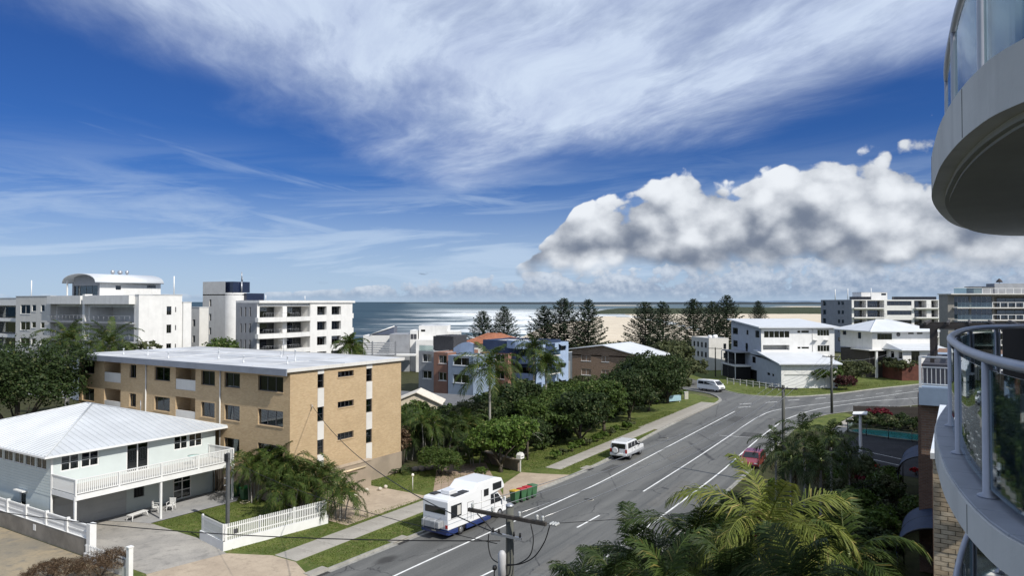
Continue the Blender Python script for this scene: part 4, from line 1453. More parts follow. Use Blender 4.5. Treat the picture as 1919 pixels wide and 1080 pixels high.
# ---- white apartments with a barrel roof, far left
def barrel_apartments():
    u0 = 60.0
    vy = lambda px: va(px, u0)
    yA1, yA0 = vy(30), vy(95)
    th = thing('barrel_roof_apartments', 'white stepped apartment block with a barrel vaulted penthouse roof', 'building', (0, 0, 0))
    top = 16.9
    r3 = [(13.9, 15.5), (11.1, 12.6), (8.3, 9.8)]
    Fx = lambda px: yA1 - vy(px)
    wins = []
    for (a, b, k) in ((39, 57, 0), (60, 68, 1), (77, 84, 1)):
        for (c, d) in r3:
            wins.append(dict(x0=Fx(a), x1=Fx(b), z0=c + (.45 if k else 0), z1=d, bars=1 - k, fm=M_WFRAME, depth=.08, fw=.07, curtain=1, sill=M_WRENDER))
    box_building(th, u0, u0 + 6.8, yA0, yA1, 0, top, M_CREAM, wins)
    # balconies at the very left
    yH1 = vy(-60)
    logs = [dict(kind='log', x0=0.3, x1=yH1 - yA1 - .25, z0=c, z1=c + 2.35, depth=2.6, dw=.8) for c in (13.0, 10.1, 7.2, 4.3)]
    box_building(th, u0 + 1.2, u0 + 6.8, yA1 + .01, yH1, 0, 16.6, M_WRENDER, logs)
    # curved balcony bay, then the sunlit bay with two open loggias
    yB0, yC0 = vy(160), vy(250)
    wins = [dict(kind='log', x0=.3, x1=yA0 - yB0 - .2, z0=c, z1=c + 2.3, depth=3.4, dw=.45, dpos=.4) for c in (12.9, 10.0, 7.1)]
    box_building(th, u0 + .9, u0 + 6.8, yB0, yA0 - .01, 0, top, M_WRENDER, wins)
    wins = [dict(kind='log', x0=.8, x1=yB0 - yC0 - .3, z0=c, z1=c + 2.3, depth=3.6, dw=.22, dpos=.93, bars=1) for c in (12.9, 10.0, 7.1)]
    box_building(th, u0 + .3, u0 + 6.8, yC0, yB0 - .01, 0, top, M_WRENDER, wins)
    MB().box(u0 - .25, u0 + .9, yB0 - .35, yB0 + .35, 0, top + .3).build('pier', M_WRENDER, th)
    for c in (12.9, 10.0):
        MB().box(u0 - .5, u0 + .9, yB0 + .36, yA0 - .05, c - .25, c - .02).build('balcony_slab', M_GREY, th)
        MB().box(u0 - .5, u0 + .3, yC0 + .1, yB0 - .36, c - .25, c - .02).build('balcony_slab', M_GREY, th)
        rails(th, [(u0 - .42, yC0 + .15, c), (u0 - .42, yB0 - .4, c)], .95, 9, M_STEEL, r=.015)
        rails(th, [(u0 - .42, yB0 + .4, c), (u0 - .42, yA0 - .1, c)], .95, 9, M_STEEL, r=.015)
    MB().box(u0 - .62, u0 + .9, yB0 + .36, yA0 - .05, top - 1.25, top + .05).build('balcony_parapet', M_WRENDER, th)
    MB().box(u0 - .62, u0 + .3, yC0 + .1, yB0 - .36, top - 1.25, top + .05).build('balcony_parapet', M_WRENDER, th)
    # end block: lit flank towards the street
    vD = yC0 - .02
    uD1 = ua(335, vD)
    Sx = lambda px: ua(px, vD) - (u0 + .3)
    wins = [dict(x0=Sx(306), x1=Sx(315), z0=c, z1=c + 1.3, bars=1, depth=.1) for c in (14.0, 11.2, 8.3)]
    wins += [dict(x0=Sx(322), x1=Sx(324), z0=c, z1=c + .8, bars=0, depth=.1) for c in (14.4, 11.6, 8.7)]
    box_building(th, u0 + .31, uD1, vD - .9, vD + .01, 0, top + .1, M_WRENDER, (), wins)
    wing = [dict(x0=.9, x1=1.8, z0=c, z1=c + 1.2, bars=1, depth=.1) for c in (11.7, 8.9, 6.1)] + [dict(x0=4.6, x1=5.5, z0=c, z1=c + 1.2, bars=1, depth=.1) for c in (11.7, 8.9, 6.1)]
    vW = va(373, uD1 + 6)
    box_building(th, uD1 + .02, uD1 + 1.4, vD - 1.2, vD + 5, 0, 15.9, M_WRENDER)
    yk = va(338, uD1 + 9.2)
    box_building(th, uD1 + 9.2, uD1 + 11, va(374, uD1 + 9.2), yk, 0, 15.0, M_CREAM, [dict(w, x0=w['x0'] * .8, x1=w['x1'] * .8) for w in wing])
    # penthouse
    px0, px1 = vy(152), vy(92)
    p0, p1 = u0 + 3.0, u0 + 13.5
    rp = MB()
    n = 12
    ym, half = (vy(100) + vy(150)) / 2, abs(vy(100) - vy(150)) / 2 + 1.0
    crv = [(ym + half * math.cos(PI * i / n), 19.1 + 1.45 * math.sin(PI * i / n) ** .9) for i in range(n + 1)]
    vs = [(p0 - 1.2, y, z) for y, z in crv] + [(p1, y, z) for y, z in crv] + [(p0 - 1.2, y, z + .16) for y, z in crv] + [(p1, y, z + .16) for y, z in crv]
    m_ = n + 1
    fs = [(i, i + 1, m_ + i + 1, m_ + i) for i in range(n)] + [(2 * m_ + i + 1, 2 * m_ + i, 3 * m_ + i, 3 * m_ + i + 1) for i in range(n)]
    fs += [(i + 1, i, 2 * m_ + i, 2 * m_ + i + 1) for i in range(n)] + [(m_ + i, m_ + i + 1, 3 * m_ + i + 1, 3 * m_ + i) for i in range(n)]
    fs += [(0, m_, 3 * m_, 2 * m_), (n, 2 * m_ + n, 3 * m_ + n, m_ + n)]
    rp.smooth = True
    rp.add(vs, fs)
    roof = rp.build('barrel_roof', M_SHEET, th)
    y0_, y1_ = ym - half + .9, ym + half - .9
    gb_ = MB()
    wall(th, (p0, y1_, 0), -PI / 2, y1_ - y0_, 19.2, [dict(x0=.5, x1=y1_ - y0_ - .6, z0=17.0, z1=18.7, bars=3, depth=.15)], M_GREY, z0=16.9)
    gp = [(y, z - .02) for y, z in crv if y0_ - .2 < y < y1_ + .2]
    gb_.add([(p0 - .01, y, z) for y, z in gp] + [(p0 - .01, gp[-1][0], 19.15), (p0 - .01, gp[0][0], 19.15)], [tuple(range(len(gp) + 2))])
    gb_.build('gable_infill', M_GREY, th)
    wall(th, (p0, y0_, 0), 0, p1 - p0, 19.25, [dict(x0=2.6, x1=3.5, z0=18.0, z1=18.7, bars=0), dict(x0=8.0, x1=9.6, z0=18.4, z1=18.9, bars=2)], M_WRENDER, z0=16.9)
    wall(th, (p1, y0_, 0), PI / 2, y1_ - y0_, 19.2, [], M_WRENDER, z0=16.9)
    MB().box(p0 - .9, p0 - .7, y1_ - .1, y1_ + .1, 16.9, 19.6).build('veranda_post', M_WHITE, th)
    for (du, dy_, s) in ((4.0, 0, .8), (5.6, .6, 1.0), (6.2, -.5, .7)):
        b = MB().lathe([(.28 * s, 0), (.20 * s, .25), (.36 * s, .3), (.42 * s, .55), (.3 * s, .8), (.06, .9)], (0, 0, 0), 10)
        b.build('roof_ventilator', M_STEEL, roof, loc=(p0 + du, ym + dy_ - .8, 20.55))
    for (u_, v_, h) in ((uD1 - 1.0, vD - .3, 3.2), (u0 + 2, yA1 - 1, 3.0)):
        MB().tube([(u_, v_, 16.8), (u_, v_, 16.8 + h)], .09, 6).build('flue', M_WHITE, th)
    return th


barrel_apartments()


# ---- white tower with a rounded corner
def round_tower():
    u0, v0 = spot(405, 139)
    v1 = va(380, u0)
    v0 = va(436, u0)
    u1 = ua(462, v0)
    th = thing('white_stair_tower', 'tall white tower with one rounded corner and a dark glass top box', 'building', (u0, v0, 0))
    top = hz(549, 139)
    r = 2.2
    L = v1 - v0
    fr_ = [dict(x0=2.1, x1=2.75, z0=c, z1=c + 1.35, bars=0, depth=.15) for c in (15.1, 12.3, 9.6)]
    wall(th, (0, L, 0), -PI / 2, L - r, hz(528, 139), fr_, M_CREAM)  # dimness of this grazing-lit face is put into a darker render
    arc = [(r - r * math.cos(PI / 2 * i / 8), r - r * math.sin(PI / 2 * i / 8)) for i in range(9)]
    mb = MB()
    mb.smooth = True
    mb.add([(x, y, 0) for x, y in arc] + [(x, y, top) for x, y in arc], [(i, i + 1, 10 + i, 9 + i) for i in range(8)])
    mb.build('rounded_corner', M_WRENDER, th)
    W = u1 - u0
    wall(th, (r, 0, 0), 0, W - r, top, [], M_WRENDER)
    wall(th, (W, 0, 0), PI / 2, L, top, [], M_WRENDER)
    wall(th, (W, L, 0), PI, W, hz(528, 139), [], M_CREAM)
    MB().prism([(0, L)] + arc + [(W, 0), (W, L)], top - .5, top - .3).build('roof', M_FLAT, th)
    MB().box(.01, W - .01, L - 2.9, L - .01, top - .3, hz(528, 139) - .01).build('head_wall', M_CREAM, th)
    M_NAVY = mat('navy_glass', (0.012, 0.02, 0.05), .15, .1, spec=.6)
    a = MB()
    tb = MB().box(.5, W + 1.2, .6, L - 3.0, top + .05, hz(528, 139) - .05)
    tb.build('glass_box', M_NAVY, th)
    MB().box(W - .6, W + 3.5, -.8, 2.2, hz(565, 139), hz(550, 139)).build('glass_box', M_NAVY, th)
    MB().tube([(2.2, .25, top - .3), (2.2, .25, top + 2.2)], .14, 8).tube([(2.2, .25, top + 2.2), (2.2, .25, top + 4.0)], .1, 8).build('flue', M_STEEL, th)
    MB().tube([(W, 1.2, hz(528, 139)), (W, 1.2, hz(520, 139))], .05, 6).build('mast', M_STEEL, th)
    return th


round_tower()


# ---- white apartments with wrap balconies
def balcony_apartments():
    vf = 101.0
    U = lambda px: ua(px, vf)
    u0, uM, u1 = U(482), U(582), U(658)
    th = thing('balcony_apartments', 'white apartment block with long banded balconies facing the sea road', 'building', (u0, vf, 0))
    D0 = u0 * UY + vf * UX
    D1 = u1 * UY + vf * UX
    top = hz(568, (D0 + D1) / 2)
    Wm, W = uM - u0, u1 - u0
    fl = [13.2, 10.4, 7.6, 4.8]
    logs = []
    for c in fl:
        logs.append(dict(kind='log', x0=.5, x1=Wm * .46, z0=c, z1=c + 2.0, depth=2.2, dw=.94, bars=2))
        logs.append(dict(kind='log', x0=Wm * .54, x1=Wm - .25, z0=c, z1=c + 2.0, depth=2.2, dw=.94, bars=3))
    wall(th, (0, 0, 0), 0, Wm, top, logs, M_WRENDER)
    wins = []
    Sx = lambda px: U(px) - uM
    for c in fl:
        for a, b in ((594, 609), (621, 636)):
            wins.append(dict(x0=Sx(a) - .25, x1=Sx(b) + .1, z0=c + .35, z1=c + 1.95, bars=1, depth=.55))
    wall(th, (Wm, -.35, 0), 0, W - Wm, top, wins, M_WRENDER)
    MB().box(Wm - .35, Wm, -.35, -.002, 0, top).build('pier', M_WRENDER, th)
    fr_ = [dict(x0=1.2 + k * 1.2, x1=1.55 + k * 1.2, z0=c + .3, z1=c + 1.9, bars=0, depth=.12) for c in fl for k in range(3)]
    wall(th, (0, 5.6, 0), -PI / 2, 5.6, top, fr_, M_GREY)  # grey wall colour carries the shade of this side
    wall(th, (W, -.35, 0), PI / 2, 5.95, top, [], M_WRENDER)
    wall(th, (W, 5.6, 0), PI, W, top, [], M_WRENDER)
    MB().box(-.02, W + .5, -.6, 5.62, top + .002, top + .4).build('roof_slab', M_WRENDER, th)
    MB().box(.3, W, 0, 5.3, top + .403, top + .45).build('roof', M_FLAT, th)
    for c in fl:
        n = 14
        pts = [(0 - .4 + (Wm + .1) * i / n, -.5 - 1.0 * math.sin(PI * min(1, (i + .5) / (n * .9))) ** .6) for i in range(n + 1)]
        poly = [(pts[0][0], -.003)] + pts + [(Wm - .36, -.003)]
        MB().prism([(min(p[0], Wm - .36), p[1]) for p in poly], c - .65, c + .12).build('balcony_band', M_WRENDER, th)
        rails(th, [(*p, c + .12) for p in pts[1:-2:3]], .75, 5, M_STEEL, r=.012)
        MB().box(W, W + .9, .2, 4, c - .4, c + .55).build('end_balcony', M_WRENDER, th)
    MB().tube([(5, 4, top + .4), (5, 4, top + 1.4)], .07, 6).build('flue', M_WHITE, th)
    MB().tube([(14, 4, top + .4), (14, 4, top + 1.3)], .07, 6).build('flue', M_WHITE, th)
    return th


balcony_apartments()


# ---- white cubic house near the beach, with solar roof and louvre screen
def cubic_house():
    th = thing('white_cubic_house', 'white flat roofed cubic house by the beach with solar panels', 'house', frame(785, 165), CAMROT)
    m = 165 / FPX
    X = lambda px: (px - 785) * m
    z = lambda py: hz(py, 165)
    def blk(name, a, b, d0, d1, py, mt, zb=0):
        MB().box(X(a), X(b), d0, d1, zb, z(py)).build(name, mt, th)
    wins = [dict(x0=X(789), x1=X(797), z0=z(622), z1=z(618), bars=1, depth=.1)]
    wall(th, (0, 0, 0), 0, X(838), z(611), wins, M_WRENDER)
    wall(th, (0, 9, 0), -PI / 2, 9, z(611), [], M_WRENDER)
    wall(th, (X(838), 0, 0), PI / 2, 9, z(611), [], M_WRENDER)
    MB().box(.05, X(838) - .05, .05, 9, z(611) - .1, z(611) - .05).build('roof', M_FLAT, th)
    blk('wing', 838.2, 860, .4, 8, 622, M_WRENDER)
    blk('lower_block', 783, 832, -3, -.05, 636, M_WRENDER)
    blk('grey_block', 733, 770, -2, 6, 626, M_GREY)
    blk('stair_block', 770.2, 783, -1.2, 6, 619, M_WRENDER)
    for a in (771.5, 777.5):
        wxa = X(a)
        MB().box(wxa, wxa + .6, -1.28, -1.203, z(635), z(626)).build('window', M_ALU, th)
    blk('rear_wing', 676, 733, 3, 9, 630, M_WRENDER)
    sl = MB()
    sl.add([(X(690), 3, z(629)), (X(734), 3, z(629)), (X(734), 3, z(613)), (X(690), 8, z(629)), (X(734), 8, z(629)), (X(734), 8, z(613))], [(0, 1, 2), (3, 5, 4), (0, 2, 5, 3), (1, 4, 5, 2), (0, 3, 4, 1)])
    sl.build('sloped_roof', mat('slate_blue', (.10, .12, .17), .4), th)
    for k in range(5):
        t0, t1 = .1 + k * .17, .1 + k * .17 + .15
        xa, xb = X(690) + (X(734) - X(690)) * t0, X(690) + (X(734) - X(690)) * t1
        za, zb = z(629) + (z(613) - z(629)) * t0 + .05, z(629) + (z(613) - z(629)) * t1 + .05
        p = MB()
        p.add([(xa, 3.1, za), (xb, 3.1, zb), (xb, 7.8, zb), (xa, 7.8, za)], [(0, 1, 2, 3)])
        p.build('solar_panel', mat('solar_cell', (.02, .03, .06), .2), th)
    MB().tube([(X(690) - .2, 2.9, z(629)), (X(734) + .2, 2.9, z(612.4))], .14, 6).build('roof_edge', M_WHITE, th)
    # louvre screen on posts
    for px_ in (708, 750):
        MB().box(X(px_) - .12, X(px_) + .12, -6.2, -5.96, 0, z(637)).build('screen_post', M_STEEL, th)
    for k in range(6):
        y_ = 639 + k * 4.2
        MB().box(X(692), X(750) - .13, -6.1, -6.02, z(y_ + 2.6), z(y_)).build('louvre', mat('louvre_grey', (.34, .35, .37), .5), th)
    MB().box(X(692), X(784), -5.5, -3.2, z(664), z(661)).build('canopy', M_WHITE, th)
    return th


cubic_house()


# ---- blue and orange flats
M_BLUE = mat('blue_render', (.30, .385, .53), .75, .06, .8, dirt=.12)
M_BLUESH = mat('blue_render_shaded', (.21, .265, .35), .75, .06, .8, dirt=.12)  # darker copy of the blue render, grazing-light dimness put into the colour
M_BLUED = mat('deep_blue_render', (.030, .050, .105), .7, .08, .8)
M_ORNG = mat('terracotta_render', (.25, .135, .10), .75, .07, .8, dirt=.12)


def blue_flats():
    th = thing('blue_flats', 'blue, grey and terracotta rendered flats stepping back behind the tall palms', 'building', (0, 0, 0))
    D = 121.0
    zt = hz(661, D)
    def seg(pa, pb, u, mt, ztop, wcols, ln=8, side=()):
        y1, y0 = va(pa, u), va(pb, u)
        w = []
        for a, b in wcols:
            for c in (hz(682, D), hz(714, D)):
                w.append(dict(x0=y1 - va(a, u), x1=y1 - va(b, u), z0=c, z1=c + 1.4, bars=1, depth=.2, fm=M_WFRAME, curtain=1, sill=M_WHITE, fw=.08))
        box_building(th, u, u + ln, y0, y1, 0, ztop, mt, w, side, parapet=.25)
        return y0, y1
    seg(785, 813, 97.6, M_GREY, zt, [(792, 809)])
    seg(813, 839, 96.6, M_ORNG, zt, [(822, 837)], 9)
    seg(840, 887, 95.2, M_BLUESH, zt - .3, [(849, 879)], 6.5)
    # terrace behind with a curved blue screen and glass balustrade
    a = MB()
    y0, y1 = va(887, 99), va(850, 99)
    n = 10
    crv = [(y1 + (y0 - y1) * i / n, hz(640, 124) - 1.8 * (1 - math.sin(PI * (.12 + .55 * i / n)))) for i in range(n + 1)]
    a.add([(99, y, zt - .3) for y, z in crv] + [(99, y, z) for y, z in crv] + [(99.3, y, zt - .3) for y, z in crv] + [(99.3, y, z) for y, z in crv],
          [(i, i + 1, n + 2 + i, n + 1 + i) for i in range(n)] + [(2 * n + 3 + i, 2 * n + 2 + i, 3 * n + 3 + i, 3 * n + 4 + i) for i in range(n)] + [(n + 1 + i, n + 2 + i, 3 * n + 4 + i, 3 * n + 3 + i) for i in range(n)])
    a.build('curved_screen', M_BLUE, th)
    MB().box(102, 106, va(850, 102), va(812, 102), zt - .2, zt + 2.4).build('pergola_room', mat('pergola_dark', (.05, .05, .055), .6), th)
    for k in range(5):
        MB().box(101.2, 106.3, va(850, 102) + k * .8, va(850, 102) + k * .8 + .12, zt + 2.42, zt + 2.6).build('pergola_beam', M_ALU, th)
    gp_ = glass('clear_balustrade', (.75, .85, .85), .08, .9)
    MB().box(97.7, 97.74, va(812, 97.7), va(786, 97.7), zt, zt + .95).build('glass_balustrade', gp_, th)
    rails(th, [(97.72, va(812, 97.7), zt), (97.72, va(786, 97.7), zt)], 1.0, 6, M_STEEL, r=.015)
    # lit flank and the big block behind
    y0 = va(887, 95.2)
    v2 = y0 + 2.5
    seg(900, 952, 104, M_ORNG, hz(662, 124), [(903, 922), (928, 945)], 6)
    # deep blue bay and pale blue end with balconies
    uB = 106.5
    yb1, yb0 = va(905, uB), va(1004, uB)
    wins = [dict(kind='log', x0=4.6, x1=yb1 - yb0 - .3, z0=c, z1=c + 1.9, depth=1.6, dw=.6) for c in (hz(712, 122), hz(745, 122))]
    box_building(th, uB, uB + 9, yb0, yb1, 0, hz(641, 122), M_BLUED, wins, parapet=.3)
    bow = MB()
    pts = [(uB - 1.6 * math.sin(PI * i / 10), yb0 + .4 + (yb1 - yb0 - 5.5) * i / 10) for i in range(11)]
    for c in (hz(712, 122), hz(680, 122)):
        MB().prism([(uB - .003, pts[0][1])] + pts + [(uB - .003, pts[-1][1])], c - .3, c + .9).build('bowed_balcony', M_BLUED, th)
    MB().prism([(uB - .003, pts[0][1])] + pts + [(uB - .003, pts[-1][1])], hz(655, 122), hz(641, 122) + .1).build('bowed_parapet', M_BLUE, th)
    vS = yb0 - .02
    S0 = uB + .02
    Su = lambda px: ua(px, vS)
    wins = []
    for c in (hz(668, 124), hz(700, 126), hz(733, 126)):
        wins.append(dict(kind='log', x0=Su(1022) - S0, x1=Su(1040) - S0, z0=c, z1=c + 2.0, depth=1.6, dw=.7))
        wins.append(dict(x0=Su(1047) - S0, x1=Su(1060) - S0, z0=c + .5, z1=c + 1.7, bars=1, depth=.2))
        wins.append(dict(x0=Su(1006) - S0, x1=Su(1015) - S0, z0=c + .5, z1=c + 1.7, bars=1, depth=.2))
    L = Su(1065) - S0
    wall(th, (S0, vS, 0), 0, L, hz(645, 125), wins, M_BLUE)
    wall(th, (S0 + L, vS, 0), PI / 2, 9, hz(645, 125), [], M_BLUE)
    MB().box(S0, S0 + L, vS + .02, vS + 9, hz(645, 125) - .4, hz(645, 125) - .3).build('roof', M_FLAT, th)
    for c in (hz(668, 124), hz(700, 126), hz(733, 126)):
        for a_, b_ in ((1047, 1060),):
            x0, x1 = Su(a_), Su(b_)
            s = MB()
            s.add([(x0 - .1, vS - .01, c + 1.85), (x1 + .1, vS - .01, c + 1.85), (x1 + .1, vS - .7, c + 1.45), (x0 - .1, vS - .7, c + 1.45), (x0 - .1, vS - .01, c + 1.80), (x1 + .1, vS - .01, c + 1.80)], [(0, 3, 2, 1), (3, 4, 5, 2), (0, 4, 3), (1, 2, 5)])
            s.build('window_hood', M_BLUESH, th)
        MB().box(Su(1021), Su(1041), vS - 1.0, vS - .9, c, c + .95).build('glass_balustrade', gp_, th)
        MB().box(Su(1021), Su(1041), vS - 1.0, vS - .003, c - .2, c - .01).build('balcony_slab', M_CREAM, th)
    return th


blue_flats()

# terracotta hip roof just behind the blue flats
tr = thing('terracotta_roof_house', 'house with a terracotta tiled hip roof behind the blue flats', 'house', frame(930, 150), CAMROT)
k_ = 150 / FPX
MB().box(-6.5, 6.3, 0, 9, 0, hz(645, 150)).build('wall', M_CREAM, tr)
M_TILE = mat('terracotta_tile', (.36, .15, .085), .75, .15, 2.0, bump=.02, bscale=9, dirt=.25)
rb = MB()
ze, zr = hz(644, 150), hz(627, 150)
rb.add([(-7.2, -.7, ze), (7, -.7, ze), (7, 9.7, ze), (-7.2, 9.7, ze), (-2, 4.5, zr), (1, 4.5, zr)], [(0, 1, 5, 4), (1, 2, 5), (2, 3, 4, 5), (3, 0, 4), (3, 2, 1, 0)])
rf_ = rb.build('roof', M_TILE, tr)
for k in range(9):
    t = (k + .5) / 9
    MB().tube([Vector((-7.2, -.7, ze)).lerp(Vector((-2, 4.5, zr)), t) + Vector((0, 0, .04)), Vector((7, -.7, ze)).lerp(Vector((1, 4.5, zr)), t) + Vector((0, 0, .04))], .06, 5).build('tile_course', M_TILE, rf_)
MB().tube([(-7.2, -.7, ze), (-2, 4.5, zr), (1, 4.5, zr), (7, -.7, ze)], .12, 6).build('ridge_tiles', M_TILE, rf_)

# brown brick gable with a white roof
def gable_flats():
    u0 = 129.0
    y1, y0 = va(1072, u0), va(1206, u0)
    th = thing('brown_brick_flats', 'brown brick flats with a white gabled metal roof above the dark trees', 'building', (u0, y0, 0))
    D = 144.0
    W = y1 - y0
    ze = hz(664, 146)
    zl = hz(656, 142)
    yr = va(1131, u0) - y0
    zr = hz(647, 143)
    wins = []
    for a, b in ((1089, 1107), (1127, 1141), (1165, 1178)):
        for c in (hz(676, D), hz(702, D)):
            if a == 1165 and c > 4: continue
            wins.append(dict(x0=y1 - va(a, u0), x1=y1 - va(b, u0), z0=c, z1=c + 1.25, bars=1, depth=.1, fm=M_WFRAME, curtain=1, sill=M_WFRAME))
    wall(th, (0, W, 0), -PI / 2, W, ze - .1, wins, M_BROWN)
    MB().add([(0.0, W, ze - .1), (0.0, 0, ze - .1), (0, 0, ze), (0, yr, zr), (0, W, zl)], [(0, 1, 2, 3, 4)]).build('gable', M_BROWN, th)
    L = 13.5
    wall(th, (0, 0, 0), 0, L, ze - .1, [dict(x0=2, x1=3.4, z0=2.2, z1=3.5)], M_BROWN)
    MB().box(.1, L, .1, W - .1, 0, ze - .15).build('core', M_BROWN, th)
    r = MB()
    o = .5
    def pr(y, z, yy, zz, name):
        m = MB()
        m.add([(-o, y, z), (L, y, z), (L, yy, zz), (-o, yy, zz), (-o, y, z + .14), (L, y, z + .14), (L, yy, zz + .14), (-o, yy, zz + .14)],
              [(0, 3, 2, 1), (4, 5, 6, 7), (0, 1, 5, 4), (1, 2, 6, 5), (2, 3, 7, 6), (3, 0, 4, 7)])
        return m.build(name, M_SHEET, th)
    pr(-1.0, ze - .12, yr, zr + .02, 'roof_slope')
    pr(yr, zr + .02, W + .6, zl - .04, 'roof_slope')
    MB().box(.1, L * .8, W, W + 2.2, 0, zl - .8).build('stair_bay', M_CREAM, th)
    return th


gable_flats()

# low grey roofed building and cream shed behind the palm garden
lb = thing('low_roof_building', 'low building with a grey sheet roof beyond the palm garden', 'building', (0, 0, 0.1))
ga, gb2 = spot(800, 95), spot(905, 92)
mbb = MB()
pA, pB, pC, pD = spot(752, 97), spot(900, 91), spot(905, 103), spot(752, 109)
mbb.prism([pA, pB, pC, pD], 0, 2.2)
mbb.build('wall', M_CREAM, lb)
mbb = MB()
mbb.prism([pA, pB, pC, pD], 2.203, 2.36)
mbb.build('roof', mat('grey_sheet', (.13, .13, .13), .7, .1, .5, stretch=(1, 6, 1)), lb)
sh = thing('cream_shed', 'cream gabled shed roof peeping over the palms beside the brick flats', 'shed', frame(778, 88), CAMROT)
MB().profile([(-2.2, 0), (3.0, 0), (3.0, hz(757, 88)), (.2, hz(737, 88)), (-2.2, hz(752, 88))], 0, 4).build('wall', mat('cream_paint', (.62, .54, .42), .7), sh)
m_ = MB()
m_.profile([(-2.6, hz(753.5, 88)), (.2, hz(736, 88)), (3.4, hz(758.5, 88)), (3.4, hz(757, 88)), (.2, hz(734.5, 88)), (-2.6, hz(752, 88))], -.3, 4.3)
m_.build('roof', mat('cream_sheet', (.66, .60, .50), .6), sh)

# small white three storey flats
def white_flats():
    th = thing('small_white_flats', 'small white three storey flats behind the parked van', 'building', frame(1328, 166), CAMROT + R(10))
    k = 166 / FPX
    top = hz(634, 166)
    fr_ = [dict(x0=1.0 + j * 2.1, x1=2.0 + j * 2.1, z0=c, z1=c + 1.25, bars=0, depth=.1) for j in range(4) for c in (hz(652, 168), hz(670, 168), hz(689, 168))]
    box_building(th, 0, 4.9, 0, 9.5, 0, top, M_CREAM, fr_, [dict(x0=3.6, x1=4.3, z0=c, z1=c + 1.3, bars=0, depth=.2) for c in (hz(654, 168), hz(671, 168))], parapet=.2)
    for (x, y) in ((1.2, 2), (2.6, 2.5), (3.6, 4)):
        MB().lathe([(.5, 0), (.5, .6), (.3, .8)], (x, y, top - .2), 10).build('roof_tank', M_WHITE, th)
    return th


white_flats()


